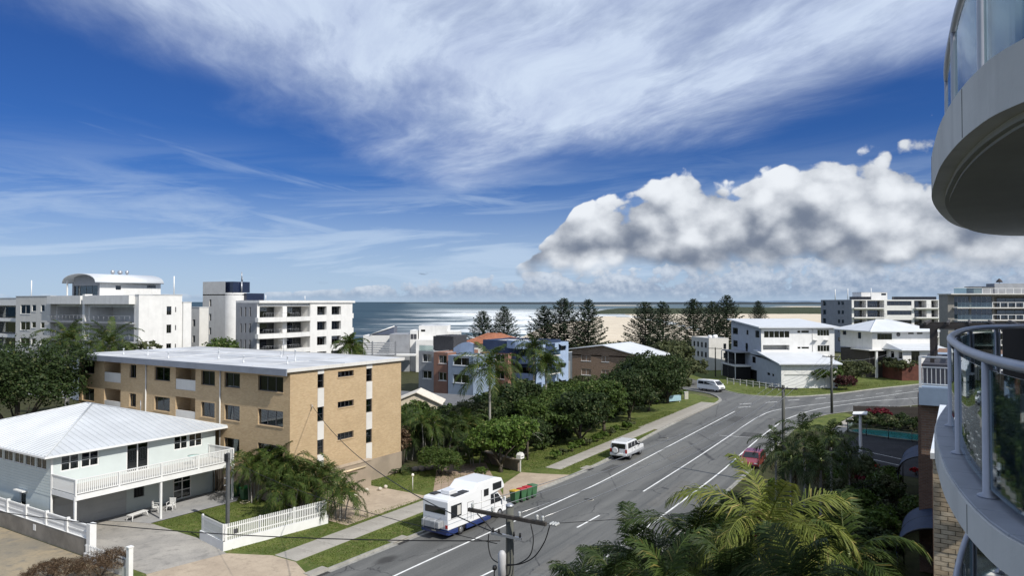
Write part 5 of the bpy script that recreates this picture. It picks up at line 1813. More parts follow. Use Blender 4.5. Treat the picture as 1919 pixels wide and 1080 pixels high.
# ---- big white house by the bend
def bend_house():
    th = thing('white_bend_house', 'large white house with two skillion roofs beside the road bend', 'house', frame(1463, 131.5), CAMROT + R(1.8))
    Ym, Yb = 9.5, 27
    zf, zb = hz(682, 131.5), hz(661, 141)
    # garage wing
    wall(th, (0, 0, 0), 0, 10.5, zf - .25, [dict(kind='hole', x0=.5, x1=8.2, z0=.02, z1=2.6, depth=.25)], M_WRENDER)
    MB().box(.5, 8.2, .18, .24, .02, 2.6).build('garage_door', M_WHITE, th)
    for k in range(4):
        MB().box(.5, 8.2, .165, .178, .10 + k * .63, .66 + k * .63).build('garage_door_panel', M_WHITE, th)
    M_SHADESIDE = mat('shade_side_render', (.42, .45, .49), .7, .05, 1.0, dirt=.1)  # shade on the left side of the white house, put into its colour
    sw = [dict(x0=Yb - 6.6, x1=Yb - 5.2, z0=1.9, z1=2.4, bars=1), dict(x0=Yb - 4.2, x1=Yb - 3.3, z0=1.9, z1=2.4, bars=0), dict(x0=Yb - 14.5, x1=Yb - 12.6, z0=3.6, z1=4.9, bars=1), dict(kind='hole', x0=Yb - 17, x1=Yb - 12, z0=.05, z1=2.2, depth=.6)]
    wall(th, (0, Yb, 0), -PI / 2, Yb, zf + 1.2, sw, M_SHADESIDE, top=zf - .25)
    wall(th, (10.5, 0, 0), PI / 2, Ym, zf - .2, [], M_WRENDER, top=zb)
    r = MB()
    r.add([(-.7, -.9, zf - .12), (11, -.9, zf - .12), (11, Ym + .3, zb), (-.7, Ym + 2.5, zb + .25), (-.7, -.9, zf + .08), (11, -.9, zf + .08), (11, Ym + .3, zb + .2), (-.7, Ym + 2.5, zb + .45)],
          [(0, 3, 2, 1), (4, 5, 6, 7), (0, 1, 5, 4), (1, 2, 6, 5), (2, 3, 7, 6), (3, 0, 4, 7)])
    r.build('wing_roof', M_SHEET, th)
    # main block
    z1, z2 = hz(614, 141), hz(600, 157)
    row1, row2 = hz(633, 141), hz(659, 141)
    wins = [dict(x0=.55 + k * 1.02, x1=1.5 + k * 1.02, z0=row1, z1=row1 + 1.25, bars=0, depth=.12) for k in range(5)]
    wins += [dict(x0=7.2, x1=7.8, z0=hz(624, 141), z1=hz(620, 141), bars=0), dict(x0=8.0, x1=9.5, z0=hz(624, 141), z1=hz(620, 141), bars=1), dict(x0=7.2, x1=7.8, z0=hz(654, 141), z1=hz(650.5, 141), bars=0), dict(x0=8.0, x1=9.5, z0=hz(654, 141), z1=hz(650.5, 141), bars=1)]
    for c in (hz(630, 141), hz(659.5, 141)):
        wins.append(dict(x0=11.2, x1=13.6, z0=c, z1=c + 1.25, bars=3, fm=M_WFRAME, curtain=1))
    wins.append(dict(kind='log', x0=.3, x1=5.6, z0=zb + .5, z1=hz(647, 141), depth=2.0, door=False))
    wall(th, (0, Ym, 0), 0, 14.6, z1 - .25, wins, M_WRENDER, z0=0)
    sw = [dict(x0=Yb - Ym - 3.2 + 0, x1=Yb - Ym - 1.0, z0=row1 - .1, z1=row1 + 1.3, bars=2), dict(x0=Yb - Ym - 8.2, x1=Yb - Ym - 7.0, z0=row1 + .2, z1=row1 + 1.2, bars=1), dict(x0=1.0, x1=4.2, z0=row1, z1=row1 + 1.4, bars=2),
          dict(x0=1.2, x1=4.0, z0=row2, z1=row2 + 1.4, bars=2), dict(x0=Yb - Ym - 8.8, x1=Yb - Ym - 7.4, z0=row2 - .9, z1=row2 + 1.2, bars=0)]
    wall(th, (-.01, Yb, 0), -PI / 2, Yb - Ym, z2 - .3, sw, M_SHADESIDE, top=z1 - .28, z0=zf + 1.25)
    wall(th, (14.6, Ym, 0), PI / 2, Yb - Ym, z1 - .25, [], M_WRENDER, top=z2 - .3)
    wall(th, (14.6, Yb, 0), PI, 14.6, z2 - .3, [], M_WRENDER)
    r = MB()
    o = .8
    r.add([(-o, Ym - .9, z1 - .12), (14.6 + o, Ym - .9, z1 - .12), (14.6 + o, Yb + .4, z2), (-o, Yb + .4, z2), (-o, Ym - .9, z1 + .12), (14.6 + o, Ym - .9, z1 + .12), (14.6 + o, Yb + .4, z2 + .24), (-o, Yb + .4, z2 + .24)],
          [(0, 3, 2, 1), (4, 5, 6, 7), (0, 1, 5, 4), (1, 2, 6, 5), (2, 3, 7, 6), (3, 0, 4, 7)])
    r.build('main_roof', M_SHEET, th)
    MB().tube([(10.2, Ym - .05, zb), (10.2, Ym - .05, z1 - .3)], .05, 6).build('downpipe', M_CREAM, th)
    MB().tube([(-.05, Ym - .05, zb), (-.05, Ym - .05, z1 - .3)], .05, 6).build('downpipe', M_CREAM, th)
    # side balcony
    MB().box(-3.4, -.01, 15, 24, 2.7, 2.95).build('balcony_slab', M_WRENDER, th)
    MB().box(-3.3, -.01, 15.5, 23.5, 5.5, 5.7).build('balcony_roof', M_GREY, th)
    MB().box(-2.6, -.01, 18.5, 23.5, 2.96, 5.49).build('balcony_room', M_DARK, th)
    for y in (15.2, 19.5, 23.8):
        MB().box(-3.3, -3.15, y, y + .15, 0, 5.49).build('balcony_post', M_WRENDER, th)
    rails(th, [(-3.35, 15.1, 2.95), (-3.35, 23.9, 2.95)], 1.0, 14, M_ALU, r=.015)
    MB().box(-3.3, -.02, 15.3, 23, .0, 2.65).build('undercroft', M_DARK, th)  # near-black block painted in for the shade under the balcony
    for k, (x, z) in enumerate(((13.0, hz(633, 141)), (13.0, hz(663, 141)), (10.8, hz(633, 141)))):
        MB().box(x - .5, x + .4, Ym - .75, Ym - .01, z - .5, z - .44).build('plant_shelf', M_WHITE, th)
    return th


bend_house()

# post and rail fence in front of it
fb = thing('post_rail_fence', 'low timber post and rail fence on the grass beside the white bend house', 'fence', (0, 0, .1))
pts = [spot(1362 + k * 12, 139 - k * 1.3) for k in range(9)]
for k, p in enumerate(pts):
    MB().box(p[0] - .07, p[0] + .07, p[1] - .07, p[1] + .07, 0, 1.15).build('post', M_CREAM, fb)
    if k:
        q = pts[k - 1]
        MB().tube([(*q, 1.0), (*p, 1.0)], .045, 6).build('rail', M_CREAM, fb)
        MB().tube([(*q, .55), (*p, .55)], .045, 6).build('rail', M_CREAM, fb)


# ---- white hipped house
def hip_house():
    th = thing('white_hip_house', 'white two level house with a wide hipped roof on a red brick base', 'house', frame(1634, 150), CAMROT + R(6))
    k = 150 / FPX
    W, Dp = 13.0, 12.0
    ze, zm, zl = hz(621.5, 150), hz(651, 150), hz(678, 150)
    wins = [dict(x0=1.1, x1=4.4, z0=hz(637, 150), z1=hz(625.5, 150), bars=3, curtain=1), dict(x0=8.0, x1=9.3, z0=hz(627, 150), z1=hz(624, 150), bars=0), dict(x0=10.0, x1=11.3, z0=hz(627, 150), z1=hz(624, 150), bars=0)]
    fr_ = [dict(x0=6.8, x1=8.0, z0=hz(637, 150), z1=hz(625, 150), bars=1), dict(x0=1.0, x1=2.4, z0=hz(632, 150), z1=hz(624, 150), bars=1)]
    box_building(th, 0, W, 0, Dp, zm - .5, ze, M_WRENDER, fr_, wins)
    MB().lathe([(.45, -.02), (.40, .03)], (5.8, -.02, hz(627.5, 150)), 16, 'y').build('round_window', M_ALU, th)
    r = MB()
    o = 1.3
    zr = hz(599.5, 156)
    r.add([(-o, -o, ze + .1), (W + o, -o, ze + .1), (W + o, Dp + o, ze + .1), (-o, Dp + o, ze + .1), (4.6, 5.8, zr), (7.4, 5.8, zr), (-o, -o, ze - .08), (W + o, -o, ze - .08), (W + o, Dp + o, ze - .08), (-o, Dp + o, ze - .08)],
          [(0, 1, 5, 4), (1, 2, 5), (2, 3, 4, 5), (3, 0, 4), (0, 6, 7, 1), (1, 7, 8, 2), (2, 8, 9, 3), (3, 9, 6, 0), (9, 8, 7, 6)])
    rf = r.build('roof', M_SHEET, th)
    MB().tube([(-o, -o, ze + .12), (4.6, 5.8, zr + .03), (7.4, 5.8, zr + .03), (W + o, -o, ze + .12)], .1, 6).build('ridge_capping', M_SHEET, rf)
    # lower level and its roof
    fr_ = [dict(x0=.6 + j * 2.5, x1=1.7 + j * 2.5, z0=hz(670, 149), z1=hz(658, 149), bars=0) for j in range(4)]
    box_building(th, 3.0, 12.6, -5.5, 4.0, zl, zm - .15, M_WRENDER, fr_, [dict(x0=1.8, x1=3.6, z0=zl + .1, z1=zm - .5, bars=1)])
    r = MB()
    r.add([(2.2, -6.4, zm - .2), (12.9, -6.4, zm - .2), (12.9, 0, zm + .85), (3.2, 0, zm + .85), (2.2, 4, zm - .2), (2.2, -6.4, zm - .32), (12.9, -6.4, zm - .32), (2.2, 4, zm - .32)],
          [(0, 1, 2, 3), (4, 0, 3), (0, 5, 6, 1), (0, 4, 7, 5), (5, 7, 6)])
    r.build('lower_roof', M_SHEET, th)
    MB().box(2.4, 13.2, -6.0, 4.5, 0, zl - .003).build('brick_base', mat('dark_red_wall', (.10, .035, .025), .9, .2, 1.0), th)
    MB().box(-1.2, 3.0, -.8, 6, zm - .7, zm - .5).build('porch_slab', M_WRENDER, th)
    MB().box(.4, .8, -.6, -.2, 0, zm - .7).build('porch_post', M_WHITE, th)
    MB().box(-.5, 12.8, .3, 11, 0, zm - .71).build('undercroft', mat('undercroft_dark', (.05, .045, .04), .9), th)  # dark block painted in for the shaded space below the house
    return th


hip_house()


# ---- long banded apartments far right
def banded_apartments():
    D = 220.0
    th = thing('banded_apartments', 'long white banded apartment block with dark recessed balconies', 'building', frame(1596, D), CAMROT)
    k = D / FPX
    X = lambda px: (px - 1596) * k
    top = hz(562, D)
    fl = [hz(577.5, D), hz(595.3, D), hz(613, D), hz(631, D), hz(648, D)]
    wins = []
    for c in fl:
        for a, b, kind in ((1600, 1623, 'log'), (1625, 1657, 'log'), (1662, 1708, 'win'), (1713, 1736, 'log'), (1745, 1758, 'log')):
            if kind == 'win':
                wins.append(dict(x0=X(a), x1=X(b), z0=c + .75, z1=c + 2.15, bars=5, depth=.25, curtain=1, fw=.08))
            else:
                wins.append(dict(kind='log', x0=X(a), x1=X(b), z0=c + .12, z1=c + 2.3, depth=2.2, dw=.85))
    W = X(1760)
    wall(th, (0, 0, 0), 0, W, top, wins, M_WRENDER)
    fr_ = [dict(x0=12.5 + j * 2.6, x1=14.2 + j * 2.6, z0=c + .9, z1=c + 2.1, bars=1, depth=.12) for j in range(2) for c in fl] + [dict(x0=1.5, x1=4.0, z0=c + .6, z1=c + 2.2, bars=0, depth=.3) for c in fl]
    wall(th, (0, 22, 0), -PI / 2, 22, top, fr_, M_GREY)  # shade of the left face is put into a grey wall colour
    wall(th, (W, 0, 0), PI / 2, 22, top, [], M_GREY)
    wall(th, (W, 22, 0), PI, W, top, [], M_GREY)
    MB().box(.1, W, .1, 21.9, top - .2, top - .1).build('roof', M_FLAT, th)
    for c in fl:
        for a, b in ((1597.5, 1657), (1713, 1760)):
            MB().box(X(a), X(b), -1.1, -.003, c - .25, c + .10).build('balcony_slab', M_WRENDER, th)
            rails(th, [(X(a) + .1, -1.0, c + .1), (X(b) - .1, -1.0, c + .1)], .95, 14, M_ALU, r=.02)
    M_SOL = mat('solar_cell2', (.02, .022, .03), .3)
    for j in range(26):
        x = .8 + j * 1.02
        if 6.5 < x < 13.5: continue
        m = MB().box(x, x + .95, 2, 3.2, top + .05, top + .95)
        m.build('roof_screen_panel', M_SOL, th)
    box_building(th, X(1632), X(1682), 6, 12, top - .1, hz(548, D), M_WRENDER, (), [dict(x0=6.3, x1=7.8, z0=hz(553.5, D), z1=hz(549.5, D), bars=0)])
    for px_, hh in ((1572, 542), (1596, 541), (1640, 540)):
        MB().tube([(X(px_), 2.5, top - .1), (X(px_), 2.5, hz(hh, D))], .12, 6).build('flue', M_WHITE, th)
    return th


banded_apartments()


# ---- grey glazed apartments at the right edge
def glazed_apartments():
    D = 163.0
    th = thing('grey_glazed_apartments', 'grey apartment block with glass fronts and white framed balconies', 'building', frame(1776, D), CAMROT)
    k = D / FPX
    X = lambda px: (px - 1776) * k
    top = hz(552.5, D)
    fl = [hz(576.5, D), hz(599.5, D), hz(622.5, D), hz(646, D), hz(669, D), hz(692, D)]
    M_GP = mat('grey_panel', (.33, .35, .37), .5, .05, 1.0)
    M_GD = mat('warm_grey_wall', (.23, .22, .20), .8, .06, .8)
    W = X(1990)
    wins = []
    for c in fl:
        wins.append(dict(x0=X(1788), x1=X(1817), z0=c + .1, z1=c + 2.55, bars=3, depth=.2, fm=M_GP, curtain=1, fw=.09))
        wins.append(dict(x0=X(1820), x1=X(1860), z0=c + .1, z1=c + 2.55, bars=3, depth=.2, fm=M_GP, curtain=1, fw=.09))
        wins.append(dict(kind='log', x0=X(1863), x1=X(1985), z0=c + .05, z1=c + 2.5, depth=2.6, dw=.7, bars=4))
    wall(th, (0, 0, 0), 0, W, top, wins, M_GD)
    wall(th, (0, 3.4, 0), -PI / 2, 3.4, top, [], M_GD)
    wall(th, (W, 0, 0), PI / 2, 3.4, top, [], M_GD)
    wall(th, (W, 3.4, 0), PI, W, top, [], M_GD)
    MB().box(-.3, W + .2, -1.8, 3.5, top + .003, top + .25).build('roof_slab', M_CREAM, th)
    gp_ = glass('clear_balustrade')
    for i, c in enumerate(fl[:4]):
        MB().box(X(1785), W, -1.7, -.003, c - .22, c + .02).build('balcony_slab', M_CREAM, th)
        MB().box(X(1786), X(1850), -1.68, -1.64, c + .02, c + 1.15).build('glass_balustrade', gp_, th)
        f = MB().box(X(1850), W, -1.7, -1.6, c + 1.1, c + 1.2)
        for j in range(10):
            f.box(X(1850) + j * 1.75, X(1850) + j * 1.75 + .12, -1.69, -1.61, c + .03, c + 1.09)
        f.build('white_balustrade', M_WHITE, th)
    f = MB().box(X(1780), X(1832), -1.5, -1.46, top + .26, top + 1.5)
    f.build('glass_balustrade', gp_, th)
    MB().box(X(1780), X(1832), -1.52, -1.44, top + 1.5, top + 1.58).build('white_balustrade', M_WHITE, th)
    f = MB().box(X(1833), W, -1.5, -1.42, top + 1.35, top + 1.45)
    for j in range(11):
        f.box(X(1833) + j * 1.75, X(1833) + j * 1.75 + .1, -1.5, -1.42, top + .26, top + 1.34)
    f.build('white_balustrade', M_WHITE, th)
    M_SL = mat('slate_blue', (.10, .12, .17))
    MB().box(X(1828), X(1866), .6, 3.2, top + .26, hz(538.5, D)).build('penthouse', M_GREY, th)
    MB().box(X(1866.2), W, .4, 3.3, top + .26, hz(531.5, D)).build('penthouse', M_GREY, th)
    MB().box(X(1825), X(1866), .3, 3.4, hz(538.5, D), hz(537, D)).build('penthouse_roof', mat('dark_roof', (.07, .08, .10), .5), th)
    return th


glazed_apartments()
ds_ = thing('rooftop_sun_umbrella', 'dark folded sun umbrella standing on the grey penthouse roof', 'umbrella', (*spot(1873, 166), hz(531.5, 163)))
MB().tube([(0, 0, 0), (0, 0, .9)], .05, 6).build('pole', M_ALU, ds_)
MB().lathe([(.7, .35), (.55, .7), (.15, 1.15), (.03, 1.25)], (0, 0, 0), 8).build('canopy', mat('dark_cloth', (.06, .05, .05), .9, .2, 3.0, bump=.03), ds_)


# ------------------------------------------------------------------ the building the camera stands on: curved balconies, brick wings, garden canopies
M_RAIL = mat('rail_powdercoat', (.36, .38, .43), .38, .05, 3.0, metal=.3)
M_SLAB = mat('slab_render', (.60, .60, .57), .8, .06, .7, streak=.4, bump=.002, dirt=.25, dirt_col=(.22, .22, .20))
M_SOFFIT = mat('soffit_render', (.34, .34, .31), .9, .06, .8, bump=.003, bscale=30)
M_BTILE = mat('balcony_tile', (.30, .32, .36), .5, .08, 2.0, bump=.001)
M_TRIMD = mat('joint_sealant', (.16, .16, .15), .8, .1)
M_BGLASS = glass('balustrade_glass', (.62, .72, .72), .03, .92)
EDGE = smooth_line([(3.9, -3.0), (4.1, -1.7), (4.55, -.85), (5.3, -.30), (5.9, -.09), (6.8, .07), (7.9, .18), (9.76, .27), (11.9, .18), (13.45, 0.0), (14.5, -.34), (15.1, -.85), (15.35, -1.7), (15.4, -3.0)], 6)


def inset(line, d):
    out = []
    for i, p in enumerate(line):
        t = (line[min(i + 1, len(line) - 1)] - line[max(i - 1, 0)]).normalized()
        out.append(p + Vector((t.y, -t.x)) * d)
    return out


def curve_at(line, u):
    for a, b in zip(line[:-1], line[1:]):
        if a.x <= u <= b.x:
            return a.lerp(b, (u - a.x) / max(1e-6, b.x - a.x))
    return line[-1]


def balcony(th, z, thick, tiles):
    """slab with a proud fascia, drip groove and soffit, tiled edge, curved handrail on posts with glass between"""
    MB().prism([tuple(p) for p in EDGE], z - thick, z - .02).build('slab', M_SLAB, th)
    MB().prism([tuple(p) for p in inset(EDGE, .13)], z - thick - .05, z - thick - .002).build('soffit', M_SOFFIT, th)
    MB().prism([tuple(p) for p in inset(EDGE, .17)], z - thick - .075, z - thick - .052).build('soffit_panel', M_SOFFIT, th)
    for u in (6.2, 8.9, 11.6, 13.9):                 # control joints and rust-brown drip marks in the fascia
        p, q = curve_at(EDGE, u - .006), curve_at(EDGE, u + .006)
        MB().prism([(p.x, p.y + .003), (q.x, q.y + .003), (q.x, q.y - .02), (p.x, p.y - .02)], z - thick + .01, z - .03).build('fascia_joint', M_TRIMD, th)
    inner = inset(EDGE, .62)
    mid = inset(EDGE, .17)
    us = [4.9, 5.45, 6.0, 6.6, 7.2, 7.8, 8.4, 9.0, 9.6, 10.2, 10.8, 11.4, 12.0, 12.6, 13.2, 13.8, 14.3, 14.8]
    if tiles:
        lip = inset(EDGE, .015)
        for a, b in zip(us[:-1], us[1:]):
            o1, o2 = curve_at(lip, a + .006), curve_at(lip, b - .006)
            i1, i2 = curve_at(inner, a + .006), curve_at(inner, b - .006)
            om = curve_at(lip, (a + b) / 2)
            MB().prism([tuple(o1), tuple(om), tuple(o2), tuple(i2), tuple(i1)], z - .02, z).build('edge_tile', M_BTILE, th, bevel=.004, seg=1)
        for i in range(10):
            for j in range(3):
                x0, y0 = 4.9 + i * 1.0, -1.55 + j * -.5
                MB().box(x0 + .004, x0 + .996, y0 - .496, y0 - .004, z - .02, z - .004).build('floor_tile', M_BTILE, th)
    posts_u = [4.75, 6.4, 8.07, 9.8, 11.5, 13.15, 14.45]
    post = MB()
    post.lathe([(.075, 0), (.075, .012), (.038, .03), (.035, 1.0)], (0, 0, 0), 14)
    post.box(-.018, .018, -.055, -.040, .08, .95)
    pm = post.mesh('post', M_RAIL)
    for u in posts_u:
        p = curve_at(mid, u)
        q = curve_at(mid, u + .1)
        inst('post', pm, th, (p.x, p.y, z), (0, 0, math.atan2(q.y - p.y, q.x - p.x)))
    rl = [Vector((p.x, p.y, z + 1.03)) for p in mid if 4.05 < p.x < 15.3]
    MB().tube(rl, .040, 12).build('handrail', M_RAIL, th)
    for a, b in zip(posts_u[:-1], posts_u[1:]):
        n = 16
        pts = [curve_at(mid, a + .06 + (b - a - .12) * i / n) for i in range(n + 1)]
        g = MB()
        k = n + 1
        vs = [(p.x, p.y - .004, zz) for zz in (z + .07, z + .95) for p in pts] + [(p.x, p.y + .004, zz) for zz in (z + .07, z + .95) for p in pts]
        fs = [(i, i + 1, k + i + 1, k + i) for i in range(n)] + [(2 * k + i + 1, 2 * k + i, 3 * k + i, 3 * k + i + 1) for i in range(n)]
        fs += [(k + i, k + i + 1, 3 * k + i + 1, 3 * k + i) for i in range(n)] + [(0, k, 3 * k, 2 * k), (n, 2 * k + n, 3 * k + n, k + n)]
        g.add(vs, fs)
        g.build('glass_panel', M_BGLASS, th)


for z, label, t, tl in ((14.55, 'curved tiled balcony with glass balustrade at eye level on the right', .25, True),
                        (17.60, 'curved grey balcony with dark soffit jutting out overhead', .40, False),
                        (11.50, 'curved balcony one floor down with only its handrail showing', .25, False)):
    bt_ = thing('curved_balcony', label, 'balcony', (0, 0, 0), group='curved balconies of the brick building')
    balcony(bt_, z, t, tl)
    if z < 15:
        MB().prism([(15.0, -1.0), (15.2, -.62), (15.3, -.62), (15.32, -2.98), (15.1, -2.98)], z + .01, z + 1.03).build('privacy_wall', mat('dark_brown_panel', (.035, .03, .027), .6, .1, 2.0), bt_)

own = thing('brick_tower_building', 'buff brick apartment tower carrying the curved balconies', 'building', (0, 0, 0))
M_CREAMB = brick_mat('cream_brick', (.50, .40, .265), (.58, .47, .32), (.16, .12, .09))
MB().box(-14, 13.0, -16, -3.01, 0, 17.15).build('main_block', M_CREAMB, own)  # unseen mass shading the balconies; end cut back so sun reaches the wing
for k in range(3):
    zz = 11.5 + 3.05 * k
    MB().box(5.0, 14.6, -3.003, -2.96, zz + .02, zz + 2.3).build('glass_door', mat('dark_glazing', (.02, .022, .025), .1, spec=.6), own)

# wing beside the balconies, its end wall laid brick by brick where one can pick them apart
wa = thing('brick_wing', 'buff brick wing with white capped parapet below the curved balcony', 'building', (16.0, .48, 0))
MB().box(.09, 7.5, -7, -.003, 0, 12.98).build('core', mat('mortar', (.13, .10, .075), .95, .1), wa)
M_BR = [mat('cream_brick_%d' % k, c, .9, .14, 9.0, bump=.003, bscale=60) for k, c in enumerate(((.56, .45, .31), (.60, .49, .34), (.52, .41, .275), (.63, .53, .385)))]
bms = [MB().box(0, .09, 0, .229, 0, .076).mesh('brick', m) for m in M_BR]
hms = [MB().box(0, .09, 0, .109, 0, .076).mesh('brick', m) for m in M_BR]
br = random.Random(3)
course = 0
z = 12.87
n_b = 0
while z > 9.4:
    y = 0.0
    first = True
    while y > -1.9:
        half = first and course % 2
        w = .109 if half else .229
        k = br.randrange(4)
        inst('brick', (hms if half else bms)[k], wa, (br.uniform(-.004, .004), y - w, z))
        y -= w + .011
        first = False
        n_b += 1
    course += 1
    z -= .087
lower = MB().box(.0, .088, -1.9, 0, 0, z + .08)
lower.build('lower_brickwork', M_CREAMB, wa)
MB().box(0.0, .088, -7, -1.905, 0, 12.95).build('side_brickwork', M_CREAMB, wa)
MB().box(-.06, .40, -7.1, .04, 12.985, 13.10).build('parapet_cap', M_WHITE, wa)
MB().box(.403, 7.5, -.22, .04, 12.985, 13.10).build('parapet_cap', mat('cap_paint', (.62, .66, .72), .5, .05), wa)
MB().box(.403, 7.4, -7, -.222, 12.985, 13.03).build('roof_membrane', mat('blue_membrane', (.40, .45, .55), .5, .06, 1.0), wa)
MB().box(7.2, 7.5, -7, -.222, 13.031, 13.16).build('parapet_cap', M_WHITE, wa)

wb = thing('terrace_wing', 'red brown brick wing with a white railed blue terrace and dark pergola', 'building', (28.7, 1.2, 0))
MB().box(0, 20, -9, 0, 10.7, 12.45).build('brick_wall', M_RED, wb)
MB().box(.02, 20, -9, -.32, 0, 10.697).build('lower_wall', M_RED, wb)
MB().box(-.35, 20, -9, .05, 12.453, 13.05).build('terrace_edge', mat('blue_fascia', (.26, .33, .42), .6, .05), wb)
mr_ = MB().tube([(-.28, -3.4, 14.1), (-.28, 0, 14.1)], .04, 6).tube([(-.28, -3.4, 13.75), (-.28, 0, 13.75)], .025, 6).tube([(-.28, -3.4, 13.15), (-.28, 0, 13.15)], .03, 6)
mr_.build('handrail', M_WHITE, wb)
bal = MB().box(-.012, .012, -.012, .012, 0, .6).mesh('baluster', M_WHITE)
for k in range(26):
    inst('baluster', bal, wb, (-.28, -.08 - k * .13, 13.15))
for y in (0, -1.1, -2.2, -3.3):
    MB().box(-.32, -.24, y - .04, y + .04, 13.05, 14.12).build('rail_post', M_WHITE, wb)
M_PERG = mat('pergola_brown', (.045, .038, .035), .7, .1)
for x in (2.0, 4.2, 6.4):
    for y in (-.3, -1.5, -2.9):
        MB().box(x - .07, x + .07, y - .07, y + .07, 13.05, 15.0).build('pergola_post', M_PERG, wb)
    MB().box(x - .06, x + .06, -3.4, .1, 15.003, 15.15).build('pergola_beam', M_PERG, wb)
for y in (-.1, -.8, -1.5, -2.2, -2.9):
    MB().box(1.5, 7.0, y - .04, y + .04, 15.153, 15.25).build('pergola_slat', M_PERG, wb)
MB().box(1.2, 7.2, -3.6, .0, 13.053, 13.75).build('planter_box', mat('dark_planter', (.05, .05, .06), .8), wb)
MB().tube([(-.02, -2.2, 12.3), (-1.4, -2.0, 11.2), (-1.5, -2.0, 9.6)], .09, 8).build('drain_pipe', M_PERG, wb)
MB().box(20.05, 68.3, -9, 1.0, 0, 10.6).build('rear_wing', M_RED, wb)  # lengthened out of view to throw shade on the car park


def awning(label, u0, u1, v0, v1, z0, z1):
    th = thing('barrel_awning', label, 'awning', (u0, v0, 0), group='navy awnings over the garden doors')
    n = 8
    crv = [((v1 - v0) * math.sin(PI / 2 * i / n), z0 + (z1 - z0) * math.cos(PI / 2 * i / n)) for i in range(n + 1)]
    W = u1 - u0
    m = MB()
    m.smooth = True
    vs = [(0, y, z) for y, z in crv] + [(W, y, z) for y, z in crv] + [(0, y * .98, z - .03) for y, z in crv] + [(W, y * .98, z - .03) for y, z in crv]
    k = n + 1
    fs = [(i, k + i, k + i + 1, i + 1) for i in range(n)] + [(2 * k + i, 2 * k + i + 1, 3 * k + i + 1, 3 * k + i) for i in range(n)] + [(n, k + n, 3 * k + n, 2 * k + n)]
    m.add(vs, fs)
    m.build('canvas', mat('navy_canvas', (.022, .04, .085), .75, .1, 3.0, bump=.004), th)
    for x in (.0, W / 2, W):
        MB().tube([(x, y, z - .04) for y, z in crv], .05, 6).build('hoop', M_BLACK, th)
    MB().box(0, W, v1 - v0 - .03, v1 - v0 + .02, z0 - .28, z0 + .01).build('valance', MATS['navy_canvas'], th)
    for x in (.1, W - .1):
        MB().tube([(x, v1 - v0 - .05, z0), (x, v1 - v0 - .05, .1)], .04, 6).build('post', M_BLACK, th)


awning('navy barrel awning over the door by the car park', 65, 70.5, 2.22, 4.4, 2.4, 3.9)
awning('navy barrel awning over the door among the near garden shrubs', 44.5, 49.5, 1.25, 3.1, 2.4, 3.9)

# solar lamp post by the car park
sp_ = thing('solar_lamp_post', 'white tapered lamp post with a flat solar panel by the car park', 'lamp post', (78.4, 8.5, .12))
MB().lathe([(.30, 0), (.24, .5), (.17, 1.0), (.13, 4.5), (.12, 4.7)], (0, 0, 0), 12).build('post', M_WHITE, sp_)
pn = MB().box(-.35, .35, -.75, .55, -.06, .06).build('solar_panel', M_WHITE, sp_, loc=(-.1, .1, 4.85))
pn.rotation_euler = (R(-6), R(-14), 0)

# pool with coping and fence
pool = thing('swimming_pool', 'turquoise kidney shaped pool with pale coping beyond the car park', 'pool', (0, 0, 0))
pp = [tuple(p) for p in smooth_line([(97.2, 11.6), (98.6, 10.6), (98.9, 8.5), (98.6, 6.0), (97.5, 3.2), (95.2, 2.6), (94.0, 4.4), (94.3, 7.0), (95.2, 9.6), (96.2, 11.2), (97.2, 11.6)], 5)[:-1]]
cx_, cy_ = sum(p[0] for p in pp) / len(pp), sum(p[1] for p in pp) / len(pp)
sheet(pp, .150).build('water', mat('pool_water', (.06, .34, .31), .08, .10, .6, bump=.02, bscale=3.0, spec=.5), pool)
nP = len(pp)
outer = [(cx_ + (x - cx_) * 1.12 + (.18 if x > cx_ else -.18), cy_ + (y - cy_) * 1.06) for x, y in pp]
cop = MB()
cop.add([(x, y, .16) for x, y in pp] + [(x, y, .20) for x, y in pp] + [(x, y, .20) for x, y in outer] + [(x, y, .10) for x, y in outer],
        [(j * nP + i, j * nP + (i + 1) % nP, (j + 1) * nP + (i + 1) % nP, (j + 1) * nP + i) for j in range(3) for i in range(nP)])
cop.build('coping', M_TAN, pool)
pfz = thing('pool_fence', 'black pool fence with clear panels along the car park side', 'fence', (93.2, 2.6, .12))
pr_ = [(0, 0), (-.2, 2.2), (.3, 4.6), (1.2, 7.0), (2.6, 9.2)]
for k, (x, y) in enumerate(pr_):
    MB().tube([(x, y, 0), (x, y, 1.35)], .05, 6).build('post', M_BLACK, pfz)
    if k:
        x0, y0 = pr_[k - 1]
        rz = math.atan2(y - y0, x - x0)
        L = math.hypot(x - x0, y - y0)
        MB().box(.08, L - .08, -.006, .006, .1, 1.25).build('glass_panel', glass('clear_balustrade'), pfz, loc=(x0, y0, 0), rz=rz)
        MB().tube([(x0, y0, .06), (x, y, .06)], .03, 5).build('bottom_rail', M_BLACK, pfz)
tf = thing('timber_screen_fence', 'dark timber paling fence behind the pool garden', 'fence', (107.2, 12.5, .1))
M_PALING = mat('dark_paling', (.045, .038, .034), .9, .2, 2.0)
pal = MB().box(-.012, .012, -.06, .06, 0, 1.75).mesh('paling', M_PALING)
L = math.hypot(4.5, 9.5)
for k in range(78):
    t = (k + .5) / 78
    inst('paling', pal, tf, (t * 4.5, -t * 9.5, br.uniform(-.02, .03)), (0, 0, math.atan2(-9.5, 4.5) + PI / 2))
for zz in (.4, 1.3):
    MB().tube([(.03, 0, zz), (4.53, -9.5, zz)], .04, 5).build('rail', M_PALING, tf)
for k in range(3):
    MB().box(-.06, .06, -.06, .06, 0, 1.85).build('post', M_CREAM, tf, loc=(2.0 + k * 1.2 + .08, -4.2 - k * 2.5, 0))
